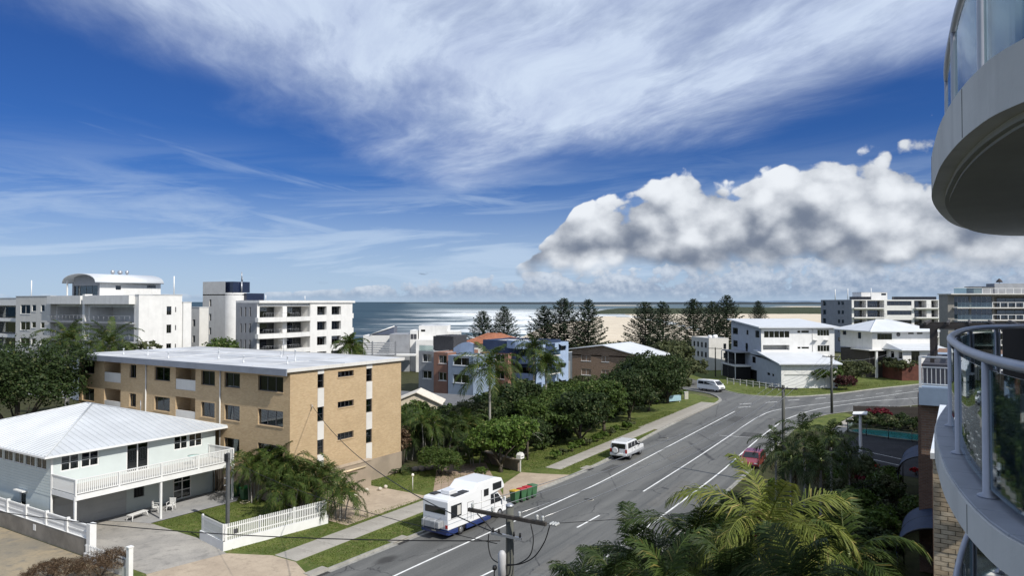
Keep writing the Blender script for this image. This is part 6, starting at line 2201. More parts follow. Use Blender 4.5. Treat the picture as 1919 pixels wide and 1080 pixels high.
# low garden walls and edging
ge_ = thing('garden_edging_wall', 'low pale rendered edging wall among the near garden palms', 'wall', (0, 0, .1))
MB().prism([(44, 8.2), (58, 11.2), (58, 11.5), (44, 8.5)], 0, .5).build('wall_body', M_CREAM, ge_)


# ------------------------------------------------------------------ vehicles (built along local x, nose towards +x, wheels on z = 0)
M_TYRE = mat('tyre', (.018, .018, .019), .8, .15)
M_RIM = mat('alloy', (.45, .46, .48), .3, .05, metal=.8)
M_CARW = mat('car_white', (.74, .75, .76), .3, .015, 1.0, coat=.6)
M_CARS = mat('car_pearl', (.66, .67, .68), .3, .02, 1.0, coat=.6)
M_CARR = mat('car_red', (.20, .008, .016), .25, .03, 1.0, coat=.8)
M_CARB = mat('camper_blue', (.015, .032, .13), .35, .05, 1.0, coat=.5)
M_VGLASS = mat('vehicle_glass', (.012, .014, .017), .06, .1, spec=.6)
M_TRIM = mat('black_plastic', (.025, .026, .028), .55, .1)
M_REDL = mat('tail_lamp', (.35, .01, .01), .2, .05)
M_LAMP = mat('head_lamp', (.6, .62, .64), .15, .05)


def loft(prof_pairs):
    """prof_pairs: list of (closed x/z outline, y) from one side to the other with equal point counts"""
    mb = MB()
    n = len(prof_pairs[0][0])
    vs = []
    for pts, y in prof_pairs:
        a = sum(pts[i][0] * pts[(i + 1) % n][1] - pts[(i + 1) % n][0] * pts[i][1] for i in range(n))
        vs += [(p[0], y, p[1]) for p in pts]
    k = len(prof_pairs)
    fs = [tuple(range(n)), tuple((k - 1) * n + i for i in range(n - 1, -1, -1))]
    for j in range(k - 1):
        fs += [(j * n + (i + 1) % n, j * n + i, (j + 1) * n + i, (j + 1) * n + (i + 1) % n) for i in range(n)]
    mb.add(vs, fs)
    return mb


def shell(th, name, pts, w, m, belt, lean, bevel=.05):
    """car shell from a side outline (counter-clockwise in x/z); above 'belt' the sides lean in"""
    def side(s):
        out = []
        for x, z in pts:
            yy = w / 2 - max(0, z - belt) * lean
            out.append((x, s * yy, z))
        return out
    A, B = side(-1), side(1)
    n = len(pts)
    mb = MB()
    fs = [tuple(range(n)), tuple(range(2 * n - 1, n - 1, -1))] + [((i + 1) % n, i, n + i, n + (i + 1) % n) for i in range(n)]
    mb.smooth = False
    mb.add(A + B, fs)
    return mb.build(name, m, th, bevel=bevel, seg=3)


def wheel(th, x, y, r=.36, w=.24):
    s = 1 if y > 0 else -1
    o = MB().lathe([(r * .62, -w / 2), (r * .9, -w / 2), (r, -w * .35), (r, w * .35), (r * .9, w / 2), (r * .62, w / 2)], (0, 0, 0), 20, 'y').build('wheel', M_TYRE, th, loc=(x, y, r))
    d = MB().lathe([(r * .60, s * (w / 2 - .03)), (r * .55, s * (w / 2 + .004)), (r * .18, s * (w / 2 + .012))], (0, 0, 0), 16, 'y')
    d.build('rim', M_RIM, o)
    return o


def side_glass(th, pts, w, belt, lean, name='side_window'):
    """glass panes on both flanks following the lean"""
    for s in (-1, 1):
        mb = MB()
        vs = []
        for off in (.004, -.02):
            for x, z in pts:
                vs.append((x, s * (w / 2 - max(0, z - belt) * lean + off), z))
        n = len(pts)
        mb.add(vs, [tuple(range(n)) if s < 0 else tuple(range(n - 1, -1, -1)), tuple(range(n, 2 * n))[::(-1 if s < 0 else 1)]] + [(i, n + i, n + (i + 1) % n, (i + 1) % n) for i in range(n)])
        mb.build(name, M_VGLASS, th)


def cross_glass(th, p0, p1, half0, half1, name, off=.012, m=None):
    """windscreen or rear window between two x/z points, half widths at each"""
    (x0, z0), (x1, z1) = p0, p1
    t = Vector((x1 - x0, 0, z1 - z0)).normalized()
    nrm = Vector((t.z, 0, -t.x)) * off
    if nrm.x * (1 if x0 > 0 else -1) < 0:
        nrm = -nrm
    mb = MB()
    a = [Vector((x0, -half0, z0)), Vector((x0, half0, z0)), Vector((x1, half1, z1)), Vector((x1, -half1, z1))]
    f = [v + nrm for v in a] + [v - nrm for v in a]
    mb.add(f, [(0, 1, 2, 3), (7, 6, 5, 4), (0, 4, 5, 1), (1, 5, 6, 2), (2, 6, 7, 3), (3, 7, 4, 0)])
    return mb.build(name, m or M_VGLASS, th)


# ---- camper van
def camper():
    th = thing('camper_van', 'white overcab camper van with blue skirts parked at the kerb', 'camper van', (38.6, 30.35, 0), R(-3.5))
    w = 2.3
    body = [(0, .625), (4.75, .625), (4.75, 2.02), (5.2, 2.06), (6.35, 2.22), (6.42, 2.42), (6.1, 2.98), (5.5, 3.14), (3.3, 3.14), (2.75, 2.72), (.1, 2.66), (0, 2.5)]
    shell(th, 'body', body, w, M_CARW, 2.3, .05, .07)
    for (x0, x1) in ((.02, 1.05), (1.95, 4.7)):
        MB().box(x0, x1, -w / 2 - .012, w / 2 + .012, .30, .62).build('skirt', M_CARB, th, bevel=.02)
    MB().box(1.055, 1.945, -w / 2 + .12, w / 2 - .12, .36, .622).build('wheel_well', M_BLACK, th)
    cab = [(4.6, .36), (6.95, .36), (7.12, .6), (7.1, .95), (6.75, 1.16), (5.95, 2.0), (5.8, 2.06), (4.6, 2.06)]
    shell(th, 'cab', cab, 1.78, M_CARW, 1.15, .09, .06)
    side_glass(th, [(4.95, 1.22), (5.5, 1.22), (5.5, 1.86), (4.95, 1.86)], 1.78, 1.15, .09)
    side_glass(th, [(5.6, 1.22), (6.42, 1.22), (6.02, 1.80), (5.6, 1.86)], 1.78, 1.15, .09)
    cross_glass(th, (6.72, 1.2), (5.98, 1.95), .76, .68, 'windscreen')
    for s in (-1, 1):
        MB().box(6.3, 6.42, s * 1.18 - .09, s * 1.18 + .09, 1.25, 1.55).build('mirror', M_CARW, th, bevel=.02)
        MB().tube([(6.36, s * .88, 1.3), (6.36, s * 1.1, 1.38)], .02, 5).build('mirror_arm', M_TRIM, th)
        MB().box(7.05, 7.13, s * .62 - .16, s * .62 + .16, .68, .88).build('headlight', M_LAMP, th)
    MB().box(7.0, 7.18, -.85, .85, .36, .58).build('bumper', M_TRIM, th, bevel=.03)
    # flank windows: big rear one, small square, overcab double
    for (x0, x1, z0, z1, nm) in ((.35, 1.35, 1.42, 2.18, 'side_window'), (3.95, 4.4, 2.12, 2.52, 'side_window'), (5.0, 5.95, 2.34, 2.74, 'overcab_window'), (2.0, 3.3, 1.55, 2.0, 'side_window')):
        for s in (-1, 1):
            if s < 0 and nm == 'side_window' and x0 == 2.0: continue
            y = s * (w / 2 + .006)
            f = MB().box(x0 - .05, x1 + .05, y - .014, y + .014, z0 - .05, z1 + .05).build('window_frame', M_TRIM, th, bevel=.02)
            MB().box(x0, x1, y - .019, y + .019, z0, z1).build(nm, M_VGLASS, th)
            if nm == 'side_window' and x0 < 1:
                MB().box(x1 - .42, x1 - .06, y - s * .0 - .021, y + .021, z0 + .06, z1 - .06).build('blind', M_CURT, th)
    # back: long window, awning-like rear box, bumper, lamps
    MB().box(-.025, .01, -.85, .85, 1.72, 2.05).build('rear_window', M_VGLASS, th)
    MB().box(-.018, .005, -.91, .91, 1.66, 2.11).build('rear_window_frame', M_TRIM, th)
    bx = MB().box(-.55, -.03, -.78, .78, .82, 1.28).build('rear_box', mat('grey_cover', (.30, .31, .32), .6, .15, 2.0), th, bevel=.05)
    MB().tube([(-.02, -.5, 1.4), (-.62, -.5, 1.36), (-.62, -.5, .74)], .02, 6).tube([(-.02, .5, 1.4), (-.62, .5, 1.36), (-.62, .5, .74)], .02, 6).build('rack_bar', M_STEEL, bx)
    MB().box(-.14, .0, -1.14, 1.14, .36, .58).build('rear_bumper', M_CARB, th, bevel=.02)
    for s in (-1, 1):
        MB().box(-.03, .0, s * 1.02 - .1, s * 1.02 + .1, .76, .98).build('tail_light', M_REDL, th)
    MB().box(-.150, -.142, -.2, .2, .48, .60).build('number_plate', mat('plate_cream', (.6, .58, .45), .5), th)
    # roof: hatches, air conditioner
    MB().box(.95, 1.75, -.45, .35, 2.70, 2.98).build('air_conditioner', M_CARS, th, bevel=.05)
    for (x0, x1, y0, y1) in ((.5, 1.15, .5, 1.0), (1.9, 2.5, -.95, -.35), (.9, 1.85, -1.0, -.55)):
        MB().box(x0, x1, y0, y1, 2.69, 2.76).build('roof_hatch', M_TRIM, th, bevel=.02)
    # panel seams and ribs
    for (x0, x1, z0, z1) in ((2.05, 2.07, .75, 2.05), (2.68, 2.70, .75, 2.05), (2.05, 2.70, 2.05, 2.065), (3.6, 3.615, .75, 2.6), (.02, 4.72, 1.30, 1.312)):
        MB().box(x0, x1, -w / 2 - .004, -w / 2 + .01, z0, z1).build('panel_seam', M_TRIM, th)
    for (x0, x1, z0, z1) in ((5.54, 5.555, .5, 1.85), (6.45, 6.465, .5, 1.2), (5.0, 5.01, .5, 1.85)):
        MB().box(x0, x1, -.895, -.88, z0, z1).build('door_seam', M_TRIM, th)
    for k in range(5):
        MB().box(-.012, .004, -1.08, 1.08, 1.36 + k * .055, 1.38 + k * .055).build('rear_rib', M_CARS, th)
    # entry-side grab rail
    MB().tube([(2.4, -w / 2 - .02, 1.5), (2.4, -w / 2 - .07, 1.45), (2.4, -w / 2 - .07, .95), (2.4, -w / 2 - .02, .9)], .015, 5).build('grab_rail', M_STEEL, th)
    for x in (1.5, 6.15):
        for s in (-1, 1):
            wheel(th, x, s * (.92 if x < 3 else .78), .34, .25)
    MB().box(0, 6.6, -.7, .7, .30, .45).build('chassis', M_BLACK, th)
    MB().box(0, 4.74, -w / 2 - .006, -w / 2 + .01, 1.02, 1.06).build('stripe', mat('stripe_grey', (.35, .38, .42), .4), th)
    return th


camper()


# ---- four wheel drive
def suv():
    th = thing('four_wheel_drive', 'pale four wheel drive wagon with spare wheel parked along the kerb', 'car', (67.0, 29.35, 0), R(1.5))
    w = 1.9
    pts = [(.08, .52), (.55, .48), (4.55, .46), (4.72, .62), (4.68, 1.02), (3.5, 1.16), (2.85, 1.78), (2.6, 1.84), (.3, 1.84), (.12, 1.72), (.04, 1.1)]
    shell(th, 'body', pts, w, M_CARS, 1.1, .16, .06)
    MB().box(.06, 4.7, -w / 2 - .02, w / 2 + .02, .46, .74).build('cladding', mat('silver_cladding', (.30, .31, .33), .45), th, bevel=.04)
    side_glass(th, [(.42, 1.2), (1.3, 1.2), (1.3, 1.70), (.46, 1.70)], w, 1.1, .16, 'quarter_window')
    side_glass(th, [(1.38, 1.2), (2.18, 1.2), (2.18, 1.70), (1.38, 1.70)], w, 1.1, .16)
    side_glass(th, [(2.26, 1.2), (3.22, 1.2), (2.80, 1.68), (2.26, 1.70)], w, 1.1, .16)
    cross_glass(th, (3.46, 1.2), (2.88, 1.76), .80, .70, 'windscreen')
    MB().box(.03, .075, -.72, .72, 1.2, 1.68).build('rear_window', M_VGLASS, th)
    sw_ = MB().lathe([(.20, -.16), (.34, -.16), (.37, -.10), (.37, .04), (.30, .06)], (0, 0, 0), 20, 'x').build('spare_wheel', M_TYRE, th, loc=(-.03, .28, 1.02))
    MB().lathe([(.20, -.165), (.33, -.175), (.33, -.15)], (0, 0, 0), 16, 'x').build('cover', M_CARS, sw_)
    for s in (-1, 1):
        MB().box(.0, .09, s * .82 - .09, s * .82 + .09, .78, 1.14).build('tail_light', M_REDL, th)
        MB().tube([(.5, s * .66, 1.86), (2.4, s * .66, 1.88)], .025, 6).build('roof_rail', M_STEEL, th)
        MB().box(4.60, 4.72, s * .68 - .16, s * .68 + .16, .80, .98).build('headlight', M_LAMP, th)
        MB().box(3.0, 3.15, s * 1.03 - .09, s * 1.03 + .09, 1.18, 1.34).build('mirror', M_TRIM, th, bevel=.02)
    for x in (1.34, 2.22, 3.3):
        for s in (-1, 1):
            MB().box(x - .006, x + .006, s * (w / 2 + .003) - .008, s * (w / 2 + .003) + .008, .74, 1.14).build('door_seam', M_TRIM, th)
            if x < 3: MB().box(x + .62, x + .80, s * (w / 2 + .006) - .02, s * (w / 2 + .006) + .02, 1.02, 1.06).build('door_handle', M_TRIM, th)
    MB().box(-.08, .1, -.9, .9, .48, .72).build('rear_bumper', M_CARS, th, bevel=.04)
    MB().box(4.62, 4.82, -.9, .9, .46, .72).build('bumper', M_TRIM, th, bevel=.04)
    MB().tube([(4.75, -.55, .5), (4.86, -.5, 1.1), (4.86, .5, 1.1), (4.75, .55, .5)], .035, 6).build('bull_bar', M_TRIM, th)
    MB().box(-.09, -.082, .05 - .55, .35 - .55, .55, .66).build('number_plate', MATS['plate_cream'], th)
    for x in (.95, 3.75):
        for s in (-1, 1):
            wheel(th, x, s * .82, .38, .26)
    MB().box(.3, 4.5, -.7, .7, .3, .5).build('chassis', M_BLACK, th)
    return th


suv()


# ---- delivery van
def van():
    th = thing('white_van', 'white passenger van parked at the mouth of the side street', 'van', (*spot(1331, 128.5), 0), CAMROT + R(-52))
    w = 1.8
    pts = [(-2.35, .42), (2.3, .40), (2.42, .62), (2.40, .98), (2.1, 1.18), (1.35, 1.92), (1.1, 2.0), (-2.2, 2.0), (-2.38, 1.8)]
    shell(th, 'body', pts, w, M_CARW, 1.1, .10, .06)
    side_glass(th, [(-2.1, 1.25), (-.9, 1.25), (-.9, 1.75), (-2.1, 1.75)], w, 1.1, .10, 'quarter_window')
    side_glass(th, [(-.8, 1.25), (.45, 1.25), (.45, 1.75), (-.8, 1.75)], w, 1.1, .10)
    side_glass(th, [(.55, 1.25), (1.85, 1.25), (1.38, 1.72), (.55, 1.75)], w, 1.1, .10)
    cross_glass(th, (2.06, 1.24), (1.40, 1.88), .78, .70, 'windscreen')
    for s in (-1, 1):
        MB().box(2.30, 2.43, s * .66 - .17, s * .66 + .17, .72, .92).build('headlight', M_LAMP, th)
        MB().box(1.75, 1.9, s * 1.0 - .09, s * 1.0 + .09, 1.2, 1.4).build('mirror', M_CARW, th)
    MB().box(2.34, 2.5, -.85, .85, .36, .60).build('bumper', M_TRIM, th, bevel=.03)
    MB().box(2.39, 2.425, -.45, .45, .66, .84).build('grille', M_TRIM, th)
    for x in (-1.5, 1.5):
        for s in (-1, 1):
            wheel(th, x, s * .78, .33, .2)
    MB().box(-2.2, 2.2, -.7, .7, .26, .45).build('chassis', M_BLACK, th)
    return th


van()


# ---- red hatchback, front towards the camera
def hatch(label, loc, rz, m, name='red_hatchback'):
    th = thing(name, label, 'car', loc, rz)
    w = 1.76
    pts = [(-2.0, .36), (1.95, .34), (2.08, .52), (2.0, .74), (1.15, .96), (.45, 1.42), (.2, 1.47), (-1.35, 1.47), (-1.9, 1.02), (-2.08, .9)]
    shell(th, 'body', pts, w, m, .9, .22, .06)
    side_glass(th, [(-1.35, .98), (-.35, .98), (-.35, 1.36), (-1.15, 1.36)], w, .9, .22)
    side_glass(th, [(-.27, .98), (.95, .98), (.42, 1.34), (-.27, 1.36)], w, .9, .22)
    cross_glass(th, (1.10, 1.0), (.48, 1.40), .74, .62, 'windscreen')
    cross_glass(th, (-1.86, 1.06), (-1.40, 1.42), .70, .60, 'rear_window')
    for s in (-1, 1):
        MB().box(1.88, 2.04, s * .66 - .17, s * .66 + .15, .58, .72).build('headlight', M_LAMP, th)
        MB().box(.85, 1.0, s * .98 - .09, s * .98 + .09, .95, 1.08).build('mirror', m, th, bevel=.02)
    MB().box(2.0, 2.09, -.5, .5, .40, .55).build('grille', M_TRIM, th)
    for x in (-1.25, 1.3):
        for s in (-1, 1):
            wheel(th, x, s * .78, .31, .2)
    MB().box(-1.8, 1.8, -.7, .7, .24, .4).build('chassis', M_BLACK, th)
    return th


hatch('dark red hatchback parked on the garden side behind the palms', (71.8, 17.3, 0), PI + R(3), M_CARR)


# ------------------------------------------------------------------ poles and wires
M_POLE = mat('weathered_pole', (.09, .092, .08), .9, .25, 1.2, bump=.01, bscale=8, dirt=.4, dirt_col=(.06, .07, .045), stretch=(3, 3, .4))
M_ARM = mat('crossarm_timber', (.06, .053, .046), .9, .2, 2.0, stretch=(1, 6, 1))
M_INS = mat('insulator', (.40, .41, .40), .3, .05)
M_WIRE = mat('cable_black', (.015, .015, .016), .6, .05)
M_WIREL = mat('cable_bare', (.36, .36, .36), .35, .05, metal=.7)


def sag(a, b, s, n=22):
    a, b = Vector(a), Vector(b)
    return [a.lerp(b, i / n) - Vector((0, 0, s * 4 * (i / n) * (1 - i / n))) for i in range(n + 1)]


def pole(label, loc, h, r0=.17, r1=.13, arm=2.4, arm_z=.25, arms=1):
    th = thing('utility_pole', label, 'pole', loc, 0, 'timber utility poles along the street')
    MB().tube([(0, 0, -.1), (0, 0, h * .5), (0, 0, h)], [r0, (r0 + r1) / 2, r1], 12).build('shaft', M_POLE, th)
    for k in range(arms):
        z = h - arm_z - k * .9
        MB().box(-.30 + .12, -.30 + .22 + .02, -arm / 2, arm / 2, z - .06, z + .06).build('crossarm', M_ARM, th, loc=(.04, 0, 0))
        for j in range(4):
            y = -arm / 2 + .12 + j * (arm - .24) / 3
            MB().lathe([(.03, .06), (.045, .1), (.03, .13), (.05, .16), (.03, .2)], (-.10, y, z), 8).build('insulator', M_INS, th)
    return th


P1, P2, P3 = (17.35, 10.95), (65.2, 13.1), (111.0, 15.7)
p1 = thing('utility_pole', 'weathered near utility pole with timber crossarm and grey cable box', 'pole', (*P1, 0), 0, 'timber utility poles along the street')
MB().tube([(0, 0, -.1), (0, 0, 5), (0, 0, 10.15)], [.165, .135, .11], 14).build('shaft', M_POLE, p1)
MB().lathe([(.12, 10.153), (.115, 10.2), (.05, 10.24)], (0, 0, 0), 12).build('cap', M_STEEL, p1)
MB().box(-.25, -.16, -1.3, 1.3, 9.87, 9.97).build('crossarm', M_ARM, p1)
for y in (-1.2, -1.02, -.45, .45, 1.15):
    MB().lathe([(.02, -.05), (.035, -.03), (.05, .0), (.035, .03), (.05, .06), (.03, .1)], (-.21, y, 10.03), 8).build('insulator', M_INS, p1)
for y in (-1.42, -1.58, -1.5):
    MB().lathe([(.02, -.12), (.045, -.08), (.03, -.04), (.045, 0), (.03, .04), (.045, .08), (.02, .12)], (-.10, y, 9.93), 8, 'x').build('strain_insulator', M_INS, p1)
MB().box(-.22, -.14, -.5, .5, 9.33, 9.40).build('lower_arm', M_STEEL, p1)
for y in (-.45, -.25, .25, .45):
    MB().tube([(-.18, y, 9.40), (-.18, y, 9.52)], .035, 6).build('fuse', M_BLACK, p1)
MB().lathe([(.08, 0), (.115, .03), (.115, .62), (.07, .70), (.03, .72)], (-.27, .09, 8.25), 12).build('cable_box', mat('grey_box', (.45, .45, .46), .5, .05), p1)
MB().lathe([(.05, 0), (.07, .05), (.05, .12)], (-.33, .3, 8.4), 8).build('meter', M_BLACK, p1)
MB().tube([(-.16, .02, 8.2), (-.17, .02, 4), (-.2, .02, 0)], .07, 8).build('conduit', M_BLACK, p1)
for pts in ([(-1.45, 9.93), (-1.28, 9.45), (-.95, 8.98), (-.5, 8.70), (-.05, 8.60)], [(-.85, 9.86), (-.93, 9.45), (-.82, 9.0), (-.45, 8.70), (-.05, 8.56)],
            [(.55, 9.36), (.56, 9.0), (.44, 8.68), (.16, 8.58), (.05, 8.58)], [(.95, 9.86), (.66, 9.66), (.45, 9.5), (.3, 9.45), (.1, 9.42)], [(.32, 8.5), (.36, 8.2), (.22, 8.12), (.05, 8.2)]):
    MB().tube(smooth_line([(-.26, y, z) for y, z in pts], 6), .017, 6).build('cable_loop', M_WIRE, p1)
p2 = pole('mid street utility pole with four wires at the bend', (*P2, 0), 8.75, arms=1)
p3 = pole('utility pole on the grass corner where the road turns', (*P3, .1), 8.3, .19, .15, arms=1)
pf_ = pole('slim pole beside the white flats on the side street', (*spot(1340, 152), .1), hz(652, 152), .14, .11, 3.0)
ph_ = thing('service_pole', 'grey square service pole behind the white picket fence', 'pole', (32.45, 44.1, .12))
MB().box(-.10, .10, -.10, .10, 0, 5.15).build('shaft', mat('grey_steel_post', (.10, .103, .107), .6, .08), ph_)
MB().box(-.2, -.131, -.18, .18, 4.55, 5.1).build('cable_clamp', M_BLACK, ph_)
for zz in (3.4, 2.9):
    MB().tube([(-.14, 0, zz), (-.3, 0, zz + .02)], .03, 5).build('hook', M_STEEL, ph_)
hose = [(-.2 + .35 * math.cos(a), .35 * math.sin(a), .35 + .05 * math.sin(a * 3)) for a in np.linspace(0, 6.0, 16)]
hs = MB().tube([(37.0 + x, 47.9 + y, .15 + max(0, z * .2)) for x, y, z in hose], .03, 5).build('garden_hose', mat('cream_hose', (.5, .45, .3), .5), None)
tag(hs, 'coiled cream garden hose on the lawn by the deck post', 'hose')
# pole outside the left edge of the picture, where the service cable goes
po = pole('utility pole down the street beyond the bare yard', (13.2, 39.5, .1), 7.6, arms=1)


def wire(label, a, b, s, r, m, name='overhead_wire', group='overhead wires'):
    o = MB().tube(sag(a, b, s), r, 5).build(name, m, None)
    return tag(o, label, 'wire', group)


nm_ = ('outermost road side', 'second from road', 'second from garden', 'garden side')
for k, y in enumerate((1.15, .45, -.45, -1.2)):
    wire('bare %s wire between near pole and mid street pole' % nm_[k], (P1[0] - .1, P1[1] + y, 10.08), (P2[0] - .1, P2[1] + y * .9, 8.70), .75, .012, M_WIREL)
    wire('bare %s wire between mid street pole and corner pole' % nm_[k], (P2[0] - .1, P2[1] + y * .9, 8.70), (P3[0] - .1, P3[1] + y * .9, 8.25), .7, .014, M_WIREL)
wire('black twisted cable from corner pole towards the hip house', (P3[0], P3[1], 7.6), (*spot(1700, 150), 6.8), 1.0, .02, M_WIREL)
for k in range(3):
    wire('pale service wire %s from corner pole to bend house' % ('upper', 'middle', 'lower')[k], (P3[0] - .05, P3[1], 7.4 - k * .35), (*spot(1470 + k * 8, 131), 4.3 - k * .3), .9 + .3 * k, .016, M_WIREL)
wire('black service cable from the brick flats to the near pole', (40.4, 44.26, 7.55), (P1[0] - .2, P1[1] + .1, 9.35), 1.05, .02, M_WIRE)
wire('long black cable crossing the house front to the near pole', (13.2, 39.5, 7.2), (P1[0] - .2, P1[1] + .2, 9.2), .5, .018, M_WIRE)
wire('black service cable from grey service pole to the near pole', (32.3, 44.1, 5.0), (P1[0] - .2, P1[1] + .3, 9.1), .5, .012, M_WIRE)
wire('thin guy wire running from the near pole over the road', (P1[0] + .1, P1[1] - .8, 9.75), (44, 4.0, 6.0), .3, .010, M_WIRE)
# street name blade and small signs by the corner lawn
sg = thing('estate_sign', 'low pale blue sign board on the corner lawn by the trees', 'sign', (*spot(1262, 113), .1), CAMROT + R(28))
MB().box(-1.4, 1.4, -.06, .06, .25, 1.15).build('board', mat('sign_blue', (.30, .45, .52), .5, .06), sg)
for x in (-1.2, 1.2):
    MB().box(x - .06, x + .06, .062, .18, 0, 1.1).build('post', M_CREAM, sg)
cb_ = thing('cream_cabinet', 'small cream utility cabinet on the corner lawn', 'cabinet', (*spot(1285, 117), .1), CAMROT)
MB().box(-.3, .3, -.22, .22, 0, 1.15).build('body', M_CREAM, cb_, bevel=.02)
MB().box(-.26, .26, -.232, -.222, .1, 1.08).build('door', mat('cream_door', (.58, .55, .48), .5), cb_)
MB().box(-.34, .34, -.26, .26, 1.153, 1.2).build('lid', M_CREAM, cb_)


# ------------------------------------------------------------------ vegetation
L_DARK = leafmat('leaf_dark', (.016, .029, .010), (.043, .068, .019), (.085, .095, .035))
L_MID = leafmat('leaf_mid', (.034, .060, .014), (.078, .120, .026), (.13, .14, .045))
L_BRIGHT = leafmat('leaf_bright', (.045, .085, .014), (.105, .165, .030), (.17, .19, .06))
L_OLIVE = leafmat('leaf_olive', (.050, .062, .028), (.105, .120, .050), (.17, .17, .09))
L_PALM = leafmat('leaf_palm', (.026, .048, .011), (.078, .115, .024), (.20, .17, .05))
L_PALMY = leafmat('leaf_palm_yellow', (.085, .118, .020), (.205, .225, .048), (.34, .28, .10), trans=.25)  # brightened tone puts sunlight into the nearest palm's leaf colour
L_PALMD = leafmat('leaf_palm_dark', (.016, .032, .010), (.050, .076, .019), (.11, .11, .04))  # darkened tone puts shade and deep gaps into the palm colour
L_PINE = leafmat('leaf_pine', (.016, .030, .018), (.040, .058, .030), (.06, .07, .03), trans=.1)
L_RED = leafmat('leaf_red', (.09, .010, .018), (.20, .02, .035), (.06, .06, .02))
L_BROWN = leafmat('leaf_dry', (.055, .035, .022), (.13, .085, .05), (.20, .15, .09), trans=.1)
L_SILVER = leafmat('leaf_silver', (.12, .13, .09), (.24, .25, .18), (.35, .34, .26))
M_TRUNK = mat('bark', (.10, .085, .065), .95, .2, 3.0, bump=.02, bscale=10, stretch=(4, 4, .6))
M_PTRUNK = mat('palm_trunk', (.30, .285, .26), .85, .12, 2.0, bump=.012, bscale=6, stretch=(.3, .3, 5))
M_SHAFT = mat('crownshaft', (.16, .20, .06), .45, .12, 3.0)


def np_mesh(name, V, Fq, m, smooth=False):
    me = bpy.data.meshes.new(name)
    n, k = Fq.shape
    me.vertices.add(len(V))
    me.vertices.foreach_set('co', V.astype(np.float32).ravel())
    me.loops.add(n * k)
    me.loops.foreach_set('vertex_index', Fq.astype(np.int32).ravel())
    me.polygons.add(n)
    me.polygons.foreach_set('loop_start', np.arange(0, n * k, k, dtype=np.int32))
    me.polygons.foreach_set('loop_total', np.full(n, k, dtype=np.int32))
    if smooth:
        me.polygons.foreach_set('use_smooth', np.ones(n, dtype=bool))
    me.materials.append(m)
    me.update(calc_edges=True)
    return me


def leaves(rs, C_, N_, size, aspect=.55, jitter=.9):
    """diamond leaves at C_ with normals leaning to N_"""
    n = len(C_)
    nr = N_ + rs.normal(0, jitter, (n, 3))
    nr /= np.linalg.norm(nr, axis=1, keepdims=True) + 1e-9
    t = np.cross(nr, rs.normal(0, 1, (n, 3)))
    t /= np.linalg.norm(t, axis=1, keepdims=True) + 1e-9
    b = np.cross(nr, t)
    s = size * rs.uniform(.6, 1.35, (n, 1))
    V = np.stack([C_ - t * s, C_ - b * s * aspect + nr * s * .12, C_ + t * s, C_ + b * s * aspect + nr * s * .12], 1).reshape(-1, 3)
    Fq = np.arange(n * 4).reshape(n, 4)
    return V, Fq


def crown_mesh(name, blobs, n, size, seed, m, clump=.32, flat=.0, aspect=.55):
    """leaf clumps spread over the surface of several lobes; the gaps between clumps stay open"""
    rs = np.random.RandomState(seed)
    vol = np.array([b[3] * b[4] + b[4] * b[5] + b[3] * b[5] for b in blobs])
    vol = vol / vol.sum()
    Cs, Ns = [], []
    for b, f in zip(blobs, vol):
        k = max(1, int(n * f))
        nc = max(6, int(k / 26))
        d = rs.normal(0, 1, (nc, 3))
        d[:, 2] = np.where(d[:, 2] < -.3, -d[:, 2] * .6, d[:, 2])
        d /= np.linalg.norm(d, axis=1, keepdims=True)
        rr = rs.uniform(.62, 1.06, (nc, 1)) ** .7
        cc = np.array(b[:3]) + d * rr * np.array(b[3:6])
        idx = rs.randint(0, nc, k)
        rad = clump * min(b[3:6])
        off = rs.normal(0, 1, (k, 3))
        off /= np.linalg.norm(off, axis=1, keepdims=True)
        off *= rs.uniform(.2, 1, (k, 1)) ** .6 * rad * rs.uniform(.6, 1.4, (nc, 1))[idx]
        off[:, 2] *= .75
        Cs.append(cc[idx] + off)
        nn = d[idx] * .7 + off / (rad + 1e-6) * .6 + np.array([0, 0, .5])
        Ns.append(nn)
    V, Fq = leaves(rs, np.concatenate(Cs), np.concatenate(Ns), size, aspect)
    V[:, 2] = np.maximum(V[:, 2], .02)
    return np_mesh(name, V, Fq, m)


def lobes(seed, r, h0, h1, n=6, squash=.75):
    """a set of overlapping lobes filling a crown of radius r between heights h0 and h1"""
    rs = random.Random(seed)
    out = [(0, 0, (h0 + h1) / 2, r * .72, r * .72, (h1 - h0) * .46)]
    for i in range(n):
        a = 2 * PI * (i + rs.random() * .7) / n
        q = r * rs.uniform(.42, .68)
        rr = r * rs.uniform(.34, .52)
        z = h0 + (h1 - h0) * rs.uniform(.30, .80)
        out.append((q * math.cos(a), q * math.sin(a), z, rr, rr, min(rr * squash, (h1 - h0) * .35)))
    return out


def limbs(h0, h1, r, tr, seed):
    rs = random.Random(seed)
    mb = MB()
    mb.tube([(0, 0, -.1), (rs.uniform(-.15, .15), rs.uniform(-.15, .15), h0 * .6), (0, 0, h0 + (h1 - h0) * .35)], [tr * 1.25, tr, tr * .55], 9)
    for i in range(6):
        a = 2 * PI * (i + rs.random() * .6) / 6
        q = r * rs.uniform(.4, .65)
        z = h0 + (h1 - h0) * rs.uniform(.25, .7)
        s = h0 * rs.uniform(.55, .95)
        mb.tube([(0, 0, s), (q * .4 * math.cos(a), q * .4 * math.sin(a), s + (z - s) * .55), (q * math.cos(a), q * math.sin(a), z)], [tr * .5, tr * .3, tr * .1], 6)
    return mb


